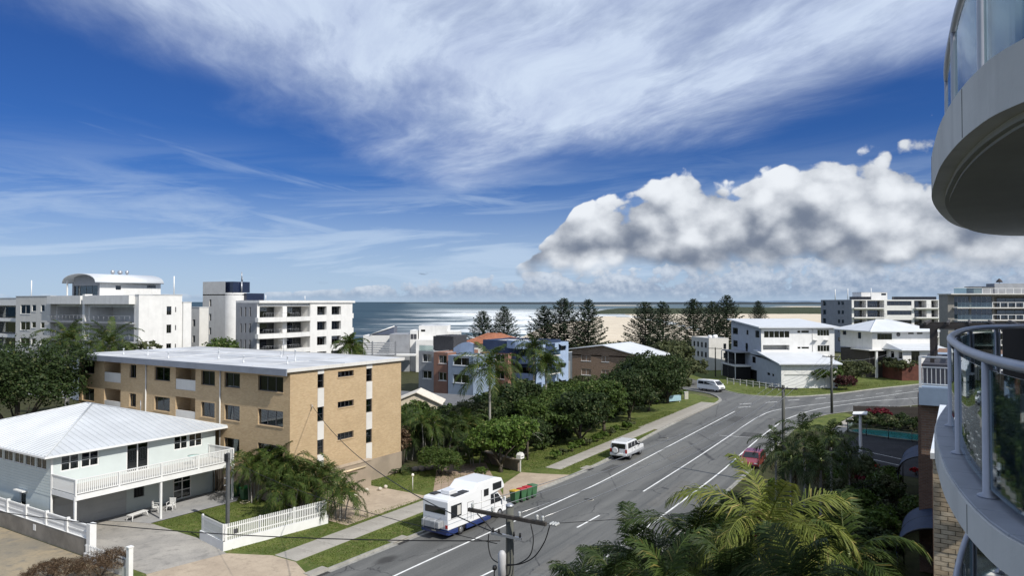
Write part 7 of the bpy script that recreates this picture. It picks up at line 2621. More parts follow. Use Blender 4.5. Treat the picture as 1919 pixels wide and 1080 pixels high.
def tree(name, label, loc, r, h0, h1, n, size, seed, m, cat='tree', group=None, nl=7, tr=.2, clump=.34):
    th = thing(name, label, cat, loc, random.Random(seed).random() * 6, group)
    limbs(h0, h1, r, tr, seed).build('trunk', M_TRUNK, th)
    inst('crown', crown_mesh('crown', lobes(seed, r, h0, h1, nl), n, size, seed, m, clump), th)
    return th


def shrub(name, label, loc, rx, ry, h, n, size, seed, m, cat='shrub', group=None, clump=.4, aspect=.55):
    th = thing(name, label, cat, loc, 0, group)
    st = MB()
    rs = random.Random(seed)
    for i in range(5):
        a = 2 * PI * i / 5
        st.tube([(0, 0, -.05), (rx * .3 * math.cos(a), ry * .3 * math.sin(a), h * .5)], [.035, .015], 5)
    st.build('stem', M_TRUNK, th)
    bl = [(0, 0, h * .50, rx * .85, ry * .85, h * .46)]
    for i in range(4):
        a = 2 * PI * (i + rs.random() * .8) / 4
        bl.append((rx * .42 * math.cos(a), ry * .42 * math.sin(a), h * rs.uniform(.38, .62), rx * .5, ry * .5, h * .38))
    inst('foliage', crown_mesh('foliage', bl, n, size, seed, m, clump, aspect=aspect), th)
    return th


# ---- palms
def frond_mesh(name, L, pitch, droop, leaf, n, m, seed, fold=.5, w=.028):
    """an arched midrib with two ranks of narrow leaflets, heading along +x"""
    rs = np.random.RandomState(seed)
    N = 16
    ang = pitch
    p = np.zeros(3)
    pts = [p.copy()]
    for i in range(N):
        ang -= droop / N * (0.4 + 1.2 * i / N)
        p = p + np.array([math.cos(ang), 0, math.sin(ang)]) * L / N
        pts.append(p.copy())
    pts = np.array(pts)
    tan = np.gradient(pts, axis=0)
    tan /= np.linalg.norm(tan, axis=1, keepdims=True)
    V, Q = [], []
    def addq(a, b, c, d):
        i = len(V)
        V.extend([a, b, c, d])
        Q.append((i, i + 1, i + 2, i + 3))
    for i in range(N):
        r0, r1 = .030 * (1 - i / N) + .006, .030 * (1 - (i + 1) / N) + .006
        s = np.array([0, 1, 0.])
        u0, u1 = np.cross(tan[i], s), np.cross(tan[i + 1], s)
        addq(pts[i] - s * r0, pts[i] + s * r0, pts[i + 1] + s * r1, pts[i + 1] - s * r1)
        addq(pts[i] - s * r0, pts[i] + u0 * r0, pts[i + 1] + u1 * r1, pts[i + 1] - s * r1)
        addq(pts[i] + s * r0, pts[i] + u0 * r0, pts[i + 1] + u1 * r1, pts[i + 1] + s * r1)
    for j in range(n):
        t = .10 + .90 * (j + rs.rand() * .6) / n
        f = t * N
        i = min(int(f), N - 1)
        q = pts[i] + (pts[i + 1] - pts[i]) * (f - i)
        tg = tan[i]
        up = np.array([-tg[2], 0, tg[0]])
        ll = leaf * (0.45 + 1.1 * math.sin(PI * (t * .78 + .16))) * rs.uniform(.85, 1.12) * .72
        for sd in (-1, 1):
            fo = fold + rs.normal(0, .25)
            d = np.array([0, sd, 0.]) * math.cos(fo) + up * math.sin(fo) * (1 - t * .8) * .7 + tg * (.45 + .75 * t)
            d += rs.normal(0, .13, 3)
            d /= np.linalg.norm(d)
            wv = tg * w * rs.uniform(.8, 1.2)
            g = np.array([0, 0, -1.0])
            a = q
            b = q + d * ll * .5 + g * ll * .06
            c = q + d * ll * .90 + g * ll * (.24 + .34 * rs.rand() ** 2)
            i0 = len(V)
            V.extend([a - wv * .5, a + wv * .5, b + wv, b - wv, c])
            Q.append((i0, i0 + 1, i0 + 2, i0 + 3))
            Q.append((i0 + 3, i0 + 2, i0 + 4, i0 + 4))
    V = np.array(V)
    me = bpy.data.meshes.new(name)
    me.from_pydata([tuple(v) for v in V], [], [q if q[2] != q[3] else q[:3] for q in Q])
    me.materials.append(m)
    me.update()
    return me


_fr = {}


def fronds(kind, L, leaf, n, m, w=.028):
    key = (kind, L, leaf, n, m.name)
    if key not in _fr:
        near_ = kind.startswith('garden_palm')
        fold = -.28 if near_ else .5
        spec = [(R(80), R(70)), (R(50), R(105)), (R(38), R(115)), (R(26), R(115)), (R(13), R(105)), (R(-2), R(85)), (R(-24), R(60))] if near_ else [(R(80), R(60)), (R(58), R(95)), (R(44), R(110)), (R(30), R(115)), (R(16), R(105)), (R(2), R(85)), (R(-20), R(60))]
        _fr[key] = [frond_mesh('frond', L * (.8 if i == 0 else 1), a, b, leaf, n, m, i * 13 + int(L * 10), fold=fold, w=w) for i, (a, b) in enumerate(spec)]
    return _fr[key]


def palm(name, label, loc, zc, L, leaf, n, m, seed, count=14, tr=.11, group=None, lean=0.0, shaft=True, w=.028, cat='palm', stems=1, spread=.5, low=6, dead=0):
    rs = random.Random(seed)
    th = thing(name, label, cat, loc, rs.random() * 6.28, group)
    fm = fronds(name, L, leaf, n, m, w)
    for s in range(stems):
        a = 2 * PI * s / max(1, stems) + rs.random()
        ox, oy = (spread * math.cos(a), spread * math.sin(a)) if stems > 1 else (0, 0)
        z = zc * (rs.uniform(.72, 1.05) if stems > 1 else 1)
        tx, ty = ox * 2.0 + lean * math.cos(a), oy * 2.0 + lean * math.sin(a)
        mb = MB()
        k = 8
        pts = [(ox + (tx - ox) * (i / k) ** 1.6, oy + (ty - oy) * (i / k) ** 1.6, -.1 + (z + .1) * i / k) for i in range(k + 1)]
        mb.tube(pts, [tr * (1.35 - .45 * min(1, i / 3)) for i in range(k + 1)], 9)
        mb.build('trunk', M_PTRUNK, th)
        if shaft:
            MB().lathe([(tr * 1.0, -.05), (tr * 1.35, .15), (tr * 1.1, .5), (tr * .5, .85)], (tx, ty, z), 10).build('crownshaft', M_SHAFT, th)
        for i in range(count):
            lvl = min(low, int((i / max(1, count - 1)) ** .8 * (low + .99)))
            az = i * 2.39996 + rs.uniform(-.25, .25)
            sc = rs.uniform(.85, 1.08)
            inst('frond', fm[lvl], th, (tx, ty, z + (.55 if shaft else .05)), (rs.uniform(-.35, .35), rs.uniform(-.15, .15), az), (sc, sc, sc))
    if dead:
        dm = fronds(name + '_dead', L * .85, leaf * .8, max(18, n // 2), L_BROWN, w)
        for i in range(dead):
            inst('dead_frond', dm[6], th, (0, 0, zc + .2), (rs.uniform(-.3, .3), R(38) + rs.uniform(-.1, .15), rs.random() * 6.28), (.85, .85, .85))
    return th


# near garden palms on the right, crowns below the camera
def at_px(px, py, D):
    return (*spot(px, D), .1), hz(py, D)


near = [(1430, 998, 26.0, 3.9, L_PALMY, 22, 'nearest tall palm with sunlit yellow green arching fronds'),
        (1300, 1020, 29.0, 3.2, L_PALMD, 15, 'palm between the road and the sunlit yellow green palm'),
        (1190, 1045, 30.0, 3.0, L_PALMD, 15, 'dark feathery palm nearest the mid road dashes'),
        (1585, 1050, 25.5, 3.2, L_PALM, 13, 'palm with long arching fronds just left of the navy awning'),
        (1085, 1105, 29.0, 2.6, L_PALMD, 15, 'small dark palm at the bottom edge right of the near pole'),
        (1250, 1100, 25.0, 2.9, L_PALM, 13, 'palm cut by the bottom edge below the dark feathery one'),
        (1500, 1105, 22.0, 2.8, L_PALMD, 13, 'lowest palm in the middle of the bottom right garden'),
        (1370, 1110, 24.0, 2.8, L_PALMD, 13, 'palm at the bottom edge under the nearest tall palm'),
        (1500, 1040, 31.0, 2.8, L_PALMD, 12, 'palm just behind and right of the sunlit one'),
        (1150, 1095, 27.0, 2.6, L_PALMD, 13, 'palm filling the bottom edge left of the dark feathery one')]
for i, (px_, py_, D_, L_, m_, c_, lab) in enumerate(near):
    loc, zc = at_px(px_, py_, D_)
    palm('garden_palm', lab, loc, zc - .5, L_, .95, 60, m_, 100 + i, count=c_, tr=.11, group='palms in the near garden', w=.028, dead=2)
mid = [(1452, 838, 56, 'shaded palm right beside the red hatchback'), (1505, 815, 54, 'tallest of the shaded palms left of the solar lamp post'), (1555, 828, 53, 'shaded palm next to the solar lamp post'),
       (1480, 868, 48, 'low shaded palm in front of the red hatchback'), (1535, 870, 47, 'low shaded palm in the middle of the dark garden clump'), (1590, 858, 56, 'shaded palm closest behind the solar lamp post')]
for i, (px_, py_, D_, lab) in enumerate(mid):
    loc, zc = at_px(px_, py_, D_)
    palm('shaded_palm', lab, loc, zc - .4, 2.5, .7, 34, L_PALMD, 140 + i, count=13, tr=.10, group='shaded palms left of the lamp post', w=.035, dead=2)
# golden canes beside the weatherboard house
for i, (px_, D_, zc, lab) in enumerate(((478, 57.0, 3.4, 'golden cane palm clump closest to the house deck'), (520, 56.5, 3.6, 'golden cane palm clump second from the deck'), (565, 55.5, 3.3, 'golden cane palm clump in the middle of the hedge'),
                                        (605, 54.5, 3.0, 'golden cane palm clump beside the brick corner'), (640, 52.5, 2.3, 'golden cane palm clump overhanging the picket fence end'), (545, 52.8, 2.3, 'low golden cane palm clump behind the picket fence'))):
    palm('cane_palm', lab, (*spot(px_, D_), .1), zc, 2.3, .62, 30, L_PALM, 170 + i, count=9, tr=.05, group='golden cane palms between house and brick flats', stems=4, spread=.32, shaft=False, w=.035)
# palm garden right of the brick flats
for i, (px_, D_, zc, lab) in enumerate(((765, 72, 3.4, 'cane palm against the right corner of the brick flats'), (798, 71, 3.9, 'cane palm behind the clipped round hedge'), (833, 72, 3.7, 'cane palm clump right of the round hedge'),
                                        (868, 74, 3.5, 'cane palm by the top of the paved driveway'), (890, 70, 2.3, 'low drooping cane palm beside the planter wall'))):
    palm('cane_palm', lab, (*spot(px_, D_), .1), zc, 2.5, .7, 30, L_PALM if i % 2 else L_PALMD, 190 + i, count=10, tr=.06, group='cane palms by the paved driveway', stems=3, spread=.45, shaft=False, w=.04)
# tall single palms
for (px_, D_, py_, L_, lab, m_) in ((918, 75.4, 700, 4.3, 'tall slender palm with a pale trunk in front of the blue flats', L_PALM), (1000, 104, 662, 3.7, 'tall palm at the bowed corner of the blue flats', L_PALMD), (1023, 97, 690, 3.1, 'shorter palm in front of the pale blue balconies', L_PALM)):
    palm('tall_palm', lab, (*spot(px_, D_), .1), hz(py_, D_), L_, 1.0, 38, m_, int(px_), count=26, tr=.14, group='tall palms by the blue flats', w=.05)
for (px_, D_, py_, lab) in ((128, 96, 640, 'feathery date palm in front of the grey apartment windows'), (205, 92, 648, 'feathery date palm in front of the sunlit loggias'), (656, 106, 650, 'palm peeping over the right end of the brick flats roof')):
    palm('date_palm', lab, (*spot(px_, D_), .1), hz(py_, D_), 5.0 if px_ < 300 else 3.4, .8, 44, L_PALM, int(px_), count=30, tr=.25, group='palms behind the brick flats', shaft=False, w=.05)


# ---- broadleaf trees
def T(px, D, r, h0, top_py, n, size, seed, m, lab, group, **k):
    return tree('broadleaf_tree', lab, (*spot(px, D), .1), r, h0, hz(top_py, D), n, size, seed, m, group=group, **k)


tree('broadleaf_tree', 'broad dark tree behind the weatherboard house roof at the left edge', (33.0, 76.5, .1), 6.6, 3.0, 12.4, 30000, .14, 21, L_DARK, nl=10, tr=.35)
tree('broadleaf_tree', 'dark tree filling the gap behind the house ridge', (28.5, 84, .1), 5.2, 3.0, 10.4, 12000, .17, 22, L_DARK, nl=8, tr=.3)
G_ST = 'dark street trees left of the road'
T(1086, 80, 4.0, .7, 738, 12000, .16, 31, L_DARK, 'dark round street tree nearest the four wheel drive', G_ST)
T(1130, 88, 3.5, .7, 712, 12000, .16, 32, L_MID, 'dark street tree second from the four wheel drive', G_ST)
T(1178, 95.5, 3.8, .8, 692, 12000, .17, 33, L_DARK, 'dark street tree in the middle of the row', G_ST)
T(1215, 104, 5.6, 1.0, 662, 17000, .18, 34, L_DARK, 'tallest dark street tree before the side street', G_ST, nl=9)
T(1250, 112, 3.6, .7, 700, 8000, .18, 35, L_OLIVE, 'dark street tree nearest the corner lawn', G_ST)
T(1036, 80, 3.6, .6, 752, 9500, .16, 36, L_MID, 'green garden tree behind the lawn strip', G_ST)
T(1052, 93, 4.2, .6, 728, 10000, .18, 37, L_MID, 'green garden tree before the pale blue balconies', G_ST)
G_OL = 'olive trees behind the side street'
T(1262, 150, 4.6, 1.6, 640, 7000, .26, 41, L_OLIVE, 'olive green tree left of the small white flats', G_OL)
T(1240, 165, 4.2, 1.6, 648, 5000, .28, 42, L_OLIVE, 'olive green tree behind the brown brick flats end', G_OL)
T(1288, 139, 3.8, 1.2, 672, 6000, .24, 43, L_OLIVE, 'olive green tree beside the parked van', G_OL)
T(1305, 190, 4.0, 1.6, 652, 3500, .3, 44, L_OLIVE, 'pale olive tree behind the small white flats', G_OL)
T(418, 108, 3.6, 5.0, 634, 6000, .22, 45, L_MID, 'rounded green tree top at the foot of the white tower', None)
T(262, 100, 2.8, 6.0, 640, 2600, .2, 46, L_OLIVE, 'thin scrubby tree top beside the lit flank of the barrel roof block', None)
T(938, 67, 3.3, .8, 786, 12000, .15, 47, L_BRIGHT, 'bright green spreading tree beside the letterbox', None)
T(905, 80, 3.4, .8, 742, 9000, .17, 48, L_DARK, 'dark shrubby tree behind the tall slender palm', None)
T(958, 84, 4.0, .8, 716, 11000, .2, 49, L_DARK, 'dark broad leaved tree between the two tall palms', None)
T(765, 82, 3.2, 1.6, 762, 6000, .18, 50, L_MID, 'leafy tree behind the right corner of the brick flats', None)
T(852, 84, 3.2, .8, 768, 8000, .18, 51, L_DARK, 'dark tree in front of the grey sheet roof', None)
T(1090, 122, 2.6, 1.6, 705, 2400, .15, 52, L_OLIVE, 'pale thin tree against the brown brick wall', None)
T(815, 78, 2.8, .8, 780, 7000, .17, 53, L_DARK, 'dark tree filling in behind the cane palms', None)
T(1005, 90, 3.6, .8, 722, 9000, .17, 56, L_MID, 'leafy tree hiding the foot of the bowed blue balconies', None)
T(1062, 108, 3.2, .8, 716, 6000, .18, 57, L_MID, 'leafy tree hiding the foot of the pale blue end', None)
T(985, 74, 2.8, .7, 782, 8000, .14, 58, L_DARK, 'dark bushy tree behind the letterbox lawn', None)
T(792, 76, 2.4, 1.2, 768, 4500, .15, 54, L_MID, 'leafy tree in front of the cream shed', None)
T(880, 79, 2.6, 1.2, 752, 5000, .16, 55, L_OLIVE, 'olive leafed tree at the foot of the tall slender palm', None)
# right-hand verge
T(1540, 134, 4.2, .8, 684, 7500, .2, 61, L_MID, 'wide green shrubby tree left of the corner pole top', 'shrubby trees on the far verge')
T(1598, 136, 4.6, .8, 676, 8000, .2, 62, L_OLIVE, 'wide olive shrubby tree right of the corner pole', 'shrubby trees on the far verge')
T(1682, 146, 3.8, 1.6, 672, 3800, .2, 63, L_OLIVE, 'leaning thin tree in front of the hip house', 'shrubby trees on the far verge')
shrub('red_shrub', 'dark red shrub among the wide olive shrubs on the far verge', (*spot(1583, 129), .1), 2.6, 2.2, 2.6, 2600, .2, 64, leafmat('leaf_maroon', (.035, .014, .014), (.085, .026, .026), (.05, .05, .02)))

# ---- clipped hedge and garden shrubs
shrub('clipped_hedge', 'large rounded clipped green hedge on the front lawn', (52.3, 40.6, .1), 1.9, 2.6, 2.5, 14000, .075, 71, L_MID, clump=.25)
shrub('clipped_ball', 'small clipped bush beside the camper on the paved driveway edge', (53.6, 36.9, .12), .65, .65, 1.0, 2200, .05, 72, L_BRIGHT, clump=.25)
shrub('dry_bush', 'brown dry twiggy bush spilling over the low driveway fence', (22.6, 42.2, .1), 2.0, 1.3, 1.5, 9000, .07, 73, L_BROWN, aspect=.16)
shrub('dry_bush', 'sprawling brown dry bush at the edge of the bare yard', (21.0, 44.2, .1), 1.9, 1.8, .9, 7000, .07, 74, L_BROWN, aspect=.16)
shrub('brown_shrub', 'reddish brown shrub at the corner of the brick flats', (52.3, 45.0, .1), .8, .8, 4.2, 1800, .12, 75, L_BROWN)
agv = thing('dark_agave', 'dark arching plant beside the corner of the brick flats', 'plant', (50.7, 43.9, .12))
for k in range(16):
    a = k * 2.4
    m_ = frond_mesh('leaf_blade', 1.5, R(60 - (k % 4) * 14), R(110), .16, 14, L_PALMD, k, w=.05)
    inst('leaf_blade', m_, agv, (0, 0, .1), (0, 0, a))
for k in range(4):
    o = MB().lathe([(.2, 0), (.42, .12), (.45, .3), (.3, .5), (.08, .55)], (0, 0, 0), 9).build('garden_boulder', mat('grey_boulder', (.22, .20, .18), .9, .15, 2.0, bump=.02), None, loc=(52.2 + k * .55, 43.4 - .35 * k, .1))
    o.rotation_euler = (0, 0, k)
    o.scale = (1 + .25 * (k % 2), .9, .8)
    tag(o, ('grey boulder nearest the brick corner plant bed', 'grey boulder second from the brick corner', 'grey boulder third from the brick corner', 'grey boulder next to the clipped hedge')[k], 'boulder', 'boulders by the brick flats')
pdn = thing('pandanus', 'pale spiky pandanus with strap leaves among the dark trees', 'plant', (*spot(988, 72), .1))
MB().tube([(0, 0, -.1), (.1, 0, 2.6)], [.12, .08], 8).build('trunk', M_TRUNK, pdn)
for k in range(34):
    m_ = frond_mesh('leaf_blade', 1.7, R(85 - (k % 6) * 18), R(50), .14, 10, L_SILVER if k % 3 else L_PALMY, k + 50, w=.05) if k < 6 else None
    if k < 6: pd_ = (globals().setdefault('_pd', [])).append(m_)
    inst('leaf_blade', _pd[k % 6], pdn, (.1, 0, 2.7), (0, 0, k * 2.4))

fs_ = random.Random(12)


def pxcol(u, v):
    return (u * UX - v * UY) / (u * UY + v * UX)


ORD = ('first', 'second', 'third', 'fourth', 'fifth', 'sixth', 'seventh', 'eighth', 'ninth', 'tenth', 'eleventh', 'twelfth')


def number_off(objs):
    """things that would share a label are told apart by their order from the left"""
    by = {}
    for o in objs:
        by.setdefault(o['label'], []).append(o)
    for lab, os_ in by.items():
        if len(os_) > 1:
            for i, o in enumerate(sorted(os_, key=lambda q: pxcol(q.location.x, q.location.y))):
                o['label'] = '%s, %s from left' % (lab, ORD[i])


def nearest(u, v, marks):
    return min(marks, key=lambda m: (m[0] - u) ** 2 + (m[1] - v) ** 2)[2]


MK_ST = [(*spot(px_, D_), t_) for px_, D_, t_ in ((1078, 79, 'first dark tree by the four wheel drive'), (1120, 88, 'second dark street tree'), (1165, 95, 'middle dark street tree'), (1205, 103, 'tallest dark street tree'), (1245, 112, 'dark tree by the corner lawn'), (1030, 82, 'green tree behind the lawn strip'), (1050, 93, 'green tree before the pale blue balconies'))]
MK_GD = [(*spot(px_, D_), t_) for px_, D_, t_ in ((1415, 27, 'sunlit yellow green palm'), (1300, 29, 'palm left of the sunlit one'), (1190, 30, 'dark feathery palm'), (1575, 25, 'palm left of the navy awning'), (1085, 29, 'small dark palm by the near pole'), (1250, 23.5, 'palm at the bottom edge'), (1500, 21, 'lowest garden palm'),
         (1452, 56, 'red hatchback'), (1505, 54, 'tallest shaded palm'), (1555, 53, 'shaded palm by the lamp post'), (1480, 48, 'low shaded palm by the car'), (1535, 47, 'palm in the dark clump'), (1590, 56, 'palm behind the lamp post'), (1700, 60, 'navy awning by the car park'), (1690, 42, 'near navy awning'), (1640, 70, 'clipped balls'))]
MK_GD += [(35, 12, 'garden edge along the kerb'), (45, 14, 'kerb behind the near palms'), (62, 14, 'kerb by the mid street pole'), (50, 6, 'low pale edging wall')]
MK_BY = [(*spot(px_, D_), t_) for px_, D_, t_ in ((765, 82, 'right corner of the brick flats'), (815, 82, 'cream shed'), (860, 84, 'grey sheet roof'), (918, 80, 'tall slender palm'), (960, 84, 'blue flats'), (1010, 84, 'pale blue balconies'))]
MK_PL = [(100, 3, 'awning end of the pool'), (101, 6, 'middle of the pool'), (102, 9, 'bougainvillea'), (102, 12, 'lamp post end of the pool')]
MK_PW = [(60, 40, 'letterbox end of the planter wall'), (64, 42, 'bright green spreading tree'), (68, 42, 'pandanus'), (71, 44, 'lawn strip')]
# shrubs under the street trees
for k in range(34):
    px_ = 1015 + k * 7.9 + fs_.uniform(-4, 4)
    D_ = 76.5 + (k * 1.32) + fs_.uniform(-1, 1)
    u_, v_ = spot(px_, D_)
    if v_ < 34.9: v_ = 34.9 + fs_.random() * .8
    shrub('understory_shrub', 'leafy shrub below the ' + nearest(u_, v_, MK_ST), (u_, v_, .1), fs_.uniform(.8, 1.4), fs_.uniform(.8, 1.4), fs_.uniform(.9, 1.9), 900, .13, 300 + k, (L_DARK, L_DARK, L_MID, L_BRIGHT)[fs_.randrange(4)], group='shrubs under the street trees')
for k in range(11):
    u_, v_ = 63.5 + k * 2.1 + fs_.uniform(-.4, .4), 35.0 + k * .03 + fs_.uniform(-.3, .4)
    shrub('border_shrub', 'light green border plant at the grass edge, %s counting away from the letterbox' % ORD[k], (u_, v_, .1), fs_.uniform(.5, .9), fs_.uniform(.5, .9), fs_.uniform(.6, 1.1), 700, .11, 700 + k, (L_BRIGHT, L_OLIVE, L_BRIGHT)[k % 3], group='light border plants along the grass strip')
for k in range(12):
    u_, v_ = 60 + k * 1.0 + fs_.uniform(-.4, .4), 40.6 + k * .25 + fs_.uniform(-1.0, 2.5)
    shrub('understory_shrub', 'leafy garden shrub near the ' + nearest(u_, v_, MK_PW), (u_, v_, .1), fs_.uniform(.9, 1.5), fs_.uniform(.9, 1.5), fs_.uniform(1.2, 2.4), 1100, .13, 340 + k, (L_DARK, L_MID, L_BRIGHT, L_DARK)[k % 4], group='shrubs behind the planter wall')
for k in range(7):
    u_, v_ = 57.9 + k * .27, 35.9 + k * .72
    shrub('planter_shrub', 'low bright leafed shrub growing along the planter wall', (u_ + .5, v_, .1), .55, .5, 1.35, 500, .10, 360 + k, (L_BRIGHT, L_OLIVE)[k % 2], group='shrubs along the planter wall')
# behind the palm garden
for k in range(12):
    px_, D_ = 760 + k * 22 + fs_.uniform(-6, 6), 84 + fs_.uniform(-5, 6)
    u_, v_ = spot(px_, D_)
    shrub('backyard_shrub', 'back yard bush before the ' + nearest(u_, v_, MK_BY), (u_, v_, .1), 2.0, 2.0, fs_.uniform(2.2, 3.6), 1500, .18, 380 + k, (L_DARK, L_MID, L_DARK)[k % 3], group='bushes in the back yards')
# near garden floor
k = 0
while k < 78:
    u_, v_ = fs_.uniform(14, 75), fs_.uniform(2.8, 14.2)
    if 40 < u_ < 72 and v_ < 4.6: continue
    if u_ > 74 and v_ > 2: continue
    b = fs_.random()
    m_ = (L_DARK, L_MID, L_OLIVE, L_BRIGHT, L_SILVER, L_RED)[0 if b < .34 else 1 if b < .62 else 2 if b < .74 else 3 if b < .90 else 4 if b < .96 else 5]
    nm = {'leaf_dark': 'dark', 'leaf_mid': 'mid green', 'leaf_olive': 'olive', 'leaf_bright': 'bright green', 'leaf_silver': 'silvery', 'leaf_red': 'dark red'}[m_.name]
    s = fs_.uniform(.7, 1.35)
    shrub('garden_shrub', '%s leafed shrub by the %s' % (nm, nearest(u_, v_, MK_GD)), (u_, v_, .1), s, s, s * fs_.uniform(1.0, 1.9), 800, .12, 420 + k, m_, group='%s shrubs in the near garden' % nm)
    k += 1
for k in range(34):
    u_ = 27 + k * 1.28 + fs_.uniform(-.5, .5)
    v_ = fs_.uniform(2.6, 7.2) if not (43.5 < u_ < 50.5) else fs_.uniform(3.9, 7.5)
    if u_ > 64: v_ = fs_.uniform(5.0, 8.0)
    m_ = (L_BRIGHT, L_MID, L_DARK, L_OLIVE, L_MID)[k % 5]
    nm = {'leaf_dark': 'dark', 'leaf_mid': 'mid green', 'leaf_olive': 'olive', 'leaf_bright': 'bright green'}[m_.name]
    s = fs_.uniform(.9, 1.5)
    shrub('garden_shrub', '%s leafed shrub by the %s' % (nm, nearest(u_, v_, MK_GD)), (u_, v_, .1), s, s, s * fs_.uniform(1.2, 2.2), 1500, .13, 600 + k, m_, group='%s shrubs in the near garden' % nm)
for k, (u_, v_, lab) in enumerate(((36, 3.6, 'young fan of strap leaves between the terrace wing and the sunlit palm'), (54, 5.2, 'strap leaved clump beyond the near navy awning'), (60, 6.4, 'strap leaved clump below the clipped balls'))):
    sl_ = thing('strap_leaf_plant', lab, 'plant', (u_, v_, .1), 0, 'strap leaved clumps in the near garden')
    for j in range(18):
        inst('leaf_blade', _pd[j % 6], sl_, (0, 0, .2), (0, 0, j * 2.4), (1.2, 1.2, 1.2))
# topiary balls and beds by the car park
for k, (u_, v_, s, lab) in enumerate(((72.6, 7.6, .95, 'clipped green ball right of the solar lamp post foot'), (71.0, 5.6, .75, 'clipped green ball nearer the navy awning'), (73.4, 10.0, 1.0, 'clipped green ball left of the solar lamp post foot'), (70.0, 4.9, .6, 'smallest clipped green ball by the awning post'))):
    shrub('topiary_ball', lab, (u_, v_, .1), s, s, s * 2, 2600, .07, 520 + k, L_BRIGHT, group='clipped balls by the car park', clump=.22)
for k, (u_, v_, s) in enumerate(((75.2, 7.2, .7), (74.3, 5.4, .65), (75.4, 3.6, .55))):
    shrub('red_flower_bush', ('red flowering bush behind the right hand clipped ball', 'red flowering bush nearest the awning', 'red flowering bush at the car park corner')[k], (u_, v_, .1), s * .7, s, .75, 900, .08, 530 + k, leafmat('petal_red', (.25, .012, .016), (.38, .02, .025), (.05, .08, .02)), group='red flower bushes by the car park')
for k in range(13):
    u_, v_ = 100.6 + (k % 3) * 1.6 + fs_.uniform(-.4, .4), 2.8 + k * .72
    shrub('pool_hedge', 'pool hedge shrub nearest the ' + nearest(u_, v_, MK_PL), (u_, v_, .1), 1.2, 1.1, fs_.uniform(1.1, 1.7), 1100, .13, 540 + k, (L_DARK, L_OLIVE, L_DARK)[k % 3], group='hedge shrubs behind the pool')
shrub('bougainvillea', 'crimson bougainvillea growing against the dark paling fence', (107.0, 9.6, .1), 1.0, 1.9, 1.75, 2400, .13, 560, L_RED)
shrub('white_flower_shrub', 'pale variegated shrub left of the solar panel top', (88, 12.3, .1), 1.2, 1.2, 1.5, 1500, .13, 561, L_SILVER)


number_off([o for o in C.objects if o.type == 'EMPTY' and o.name.split('.')[0] in ('understory_shrub', 'planter_shrub', 'backyard_shrub', 'garden_shrub', 'pool_hedge')])


# ---- Norfolk pines along the beach
def norfolk_mesh(h, r, seed):
    rs = np.random.RandomState(seed)
    Cs, Ns = [], []
    z = h * .10
    wood = MB().tube([(0, 0, -.2), (0, 0, h * .5), (0, 0, h)], [.34, .2, .03], 8)
    while z < h * .985:
        t = (z - h * .10) / (h * .9)
        ln = r * (1 - t) ** .72 * rs.uniform(.88, 1.1) + .15
        nb = 6 if t < .75 else 5
        a0 = rs.rand() * 6.28
        for i in range(nb):
            a = a0 + 6.283 * i / nb + rs.normal(0, .1)
            L = ln * rs.uniform(.78, 1.12)
            k = max(6, int(L * 19))
            s = rs.rand(k) ** .75
            up = .18 + .35 * t
            px = np.cos(a) * L * s
            py = np.sin(a) * L * s
            pz = z + L * (s * up * s - .06 * s)
            sp = .10 + .22 * (1 - np.abs(s - .55)) * min(1, L / 3)
            off = rs.normal(0, 1, (k, 3)) * np.stack([sp * np.abs(np.sin(a)) + .05, sp * np.abs(np.cos(a)) + .05, np.full(k, .07)], 1)
            Cs.append(np.stack([px, py, pz + .1], 1) + off)
            Ns.append(np.tile([[0, 0, 1.0]], (k, 1)))
            wood.tube([(0, 0, z), (np.cos(a) * L * .95, np.sin(a) * L * .95, z + L * .9 * up * .95)], [.05, .012], 4, cap=False)
        z += h * (.040 + .012 * rs.rand()) * (1.0 - .45 * t)
    V, Fq = leaves(rs, np.concatenate(Cs), np.concatenate(Ns), .26, .42, .5)
    return np_mesh('crown', V, Fq, L_PINE), wood.mesh('trunk', M_TRUNK)


nf = [norfolk_mesh(17.0, 8.4, 1), norfolk_mesh(17.0, 7.6, 2), norfolk_mesh(17.0, 9.4, 3), norfolk_mesh(17.0, 8.8, 4), norfolk_mesh(17.0, 7.0, 5)]
pines = [(905, 583, 205, 'Norfolk pine at the left end above the terracotta roof'), (945, 574, 205, 'Norfolk pine second from left above the terracotta roof'), (1020, 574, 195, 'Norfolk pine left of the tall trio'),
         (1057, 559, 190, 'Norfolk pine with the sharpest tip above the blue flats'), (1102, 561, 186, 'broad Norfolk pine left of the open sand'), (1209, 566, 184, 'Norfolk pine just right of the open sand'),
         (1242, 565, 190, 'Norfolk pine behind the brown brick flats end'), (1300, 561, 200, 'Norfolk pine above the small white flats'), (1335, 565, 205, 'thin Norfolk pine between two taller ones'),
         (1362, 553, 208, 'tallest Norfolk pine beside the white bend house roof'), (1421, 564, 330, 'lone distant Norfolk pine behind the white bend house roof')]
for i, (px_, py_, D_, lab) in enumerate(pines):
    h = hz(py_, D_)
    th = thing('norfolk_pine', lab, 'tree', (*spot(px_, D_), -.05), i * 1.3, 'Norfolk pines along the beach')
    cm_, tm_ = nf[i % 5]
    s = h / 17.0
    wd = s * (1.0 if i not in (8, 10) else .8)
    inst('trunk', tm_, th, (0, 0, 0), (0, 0, 0), (wd, wd, s))
    inst('crown', cm_, th, (0, 0, 0), (0, 0, 0), (wd, wd, s))
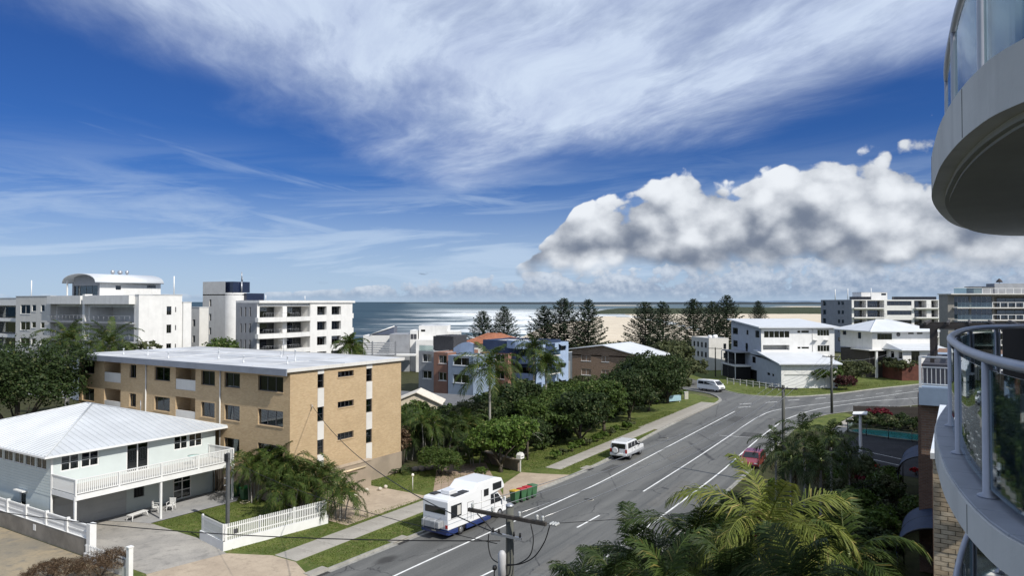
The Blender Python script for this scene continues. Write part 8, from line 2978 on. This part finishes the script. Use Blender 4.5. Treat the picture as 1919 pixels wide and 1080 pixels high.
# low coastal scrub below the pines: nobody could count it
rs_ = np.random.RandomState(5)
n_ = 9000
px_ = rs_.uniform(640, 1480, n_)
D_ = rs_.uniform(215, 262, n_)
X_ = (px_ - CXP) / FPX * D_
hh = 1.2 + 1.6 * np.abs(np.sin(px_ * .05) * np.sin(px_ * .013 + 1))
Cc_ = np.stack([X_ * UX + D_ * UY, -X_ * UY + D_ * UX, rs_.rand(n_) * hh], 1)
V_, F_ = leaves(rs_, Cc_, np.tile([[0, 0, 1.0]], (n_, 1)), .55)
o = bpy.data.objects.new('coastal_scrub', np_mesh('coastal_scrub', V_, F_, L_OLIVE))
C.objects.link(o)
tag(o, 'low olive scrub along the top of the beach', 'scrub', kind='stuff')


# ---- grass blades on the verges and lawns
def grass_patch(name, label, poly, per, h, seed, m, z=.11):
    rs = np.random.RandomState(seed)
    P = np.array(poly)
    lo, hi = P.min(0), P.max(0)
    area = abs(np.sum(P[:, 0] * np.roll(P[:, 1], -1) - np.roll(P[:, 0], -1) * P[:, 1])) / 2
    n = int(per * (hi - lo).prod())
    q = rs.uniform(lo, hi, (n, 2))
    ins = np.zeros(n, bool)
    for i in range(len(P)):
        a, b = P[i], P[(i + 1) % len(P)]
        c = ((a[1] > q[:, 1]) != (b[1] > q[:, 1])) & (q[:, 0] < (b[0] - a[0]) * (q[:, 1] - a[1]) / (b[1] - a[1] + 1e-12) + a[0])
        ins ^= c
    q = q[ins]
    k = len(q)
    a = rs.uniform(0, 6.28, k)
    w = .035
    hgt = h * rs.uniform(.5, 1.3, k)
    dx, dy = np.cos(a) * w, np.sin(a) * w
    lx, ly = rs.normal(0, h * .5, k), rs.normal(0, h * .5, k)
    z0 = np.full(k, z)
    V = np.stack([np.stack([q[:, 0] - dx, q[:, 1] - dy, z0], 1), np.stack([q[:, 0] + dx, q[:, 1] + dy, z0], 1), np.stack([q[:, 0] + lx, q[:, 1] + ly, z0 + hgt], 1)], 1).reshape(-1, 3)
    o = bpy.data.objects.new(name, np_mesh(name, V, np.arange(k * 3).reshape(k, 3), m))
    C.objects.link(o)
    return tag(o, label, 'grass', kind='stuff')


L_GRASS = leafmat('grass_blade', (.066, .098, .020), (.130, .165, .036), (.20, .18, .07), trans=.3)
grass_patch('verge_grass', 'short grass between footpath and kerb beside the camper', [(30.5, 32.2), (47, 31.3), (47, 34.4), (30.5, 34.4)], 90, .07, 1, L_GRASS)
grass_patch('verge_grass', 'short grass between picket fence and footpath', [(30.4, 36.65), (46, 36.65), (46, 36.9), (37, 38.4), (29.3, 39.7)], 90, .07, 2, L_GRASS)
grass_patch('verge_grass', 'short grass beside the path along the dark street trees', [(59, 30.7), (67, 30.65), (80, 31.8), (84, 32.1), (84, 32.2), (59, 32.3)], 80, .07, 3, L_GRASS)
grass_patch('verge_grass', 'grass strip under the dark street trees', [(58, 35), (60, 33.8), (100, 34.6), (100, 36.5), (60, 38.5)], 70, .08, 4, L_GRASS)
grass_patch('lawn_grass', 'short lawn grass behind the picket fence', [(29.85, 49.0), (29.8, 43.2), (29.4, 40.2), (36.6, 38.9), (38.0, 44), (37.9, 50.2), (36.9, 48.8)], 90, .06, 5, L_GRASS, .12)
grass_patch('lawn_grass', 'short lawn grass around the globe lamp', [(46.2, 38.9), (50.6, 38.4), (53.2, 37.9), (53.6, 43), (51.6, 46.2), (46.2, 44.3)], 80, .06, 6, L_GRASS, .118)
grass_patch('verge_grass', 'grass of the far verge before the white bend house', [(126.5, 31), (128, 25.5), (135, 20), (147, 14.5), (158, 8.6), (163, 12), (150, 20), (139, 27), (132, 34)], 14, .14, 7, L_GRASS, .115)
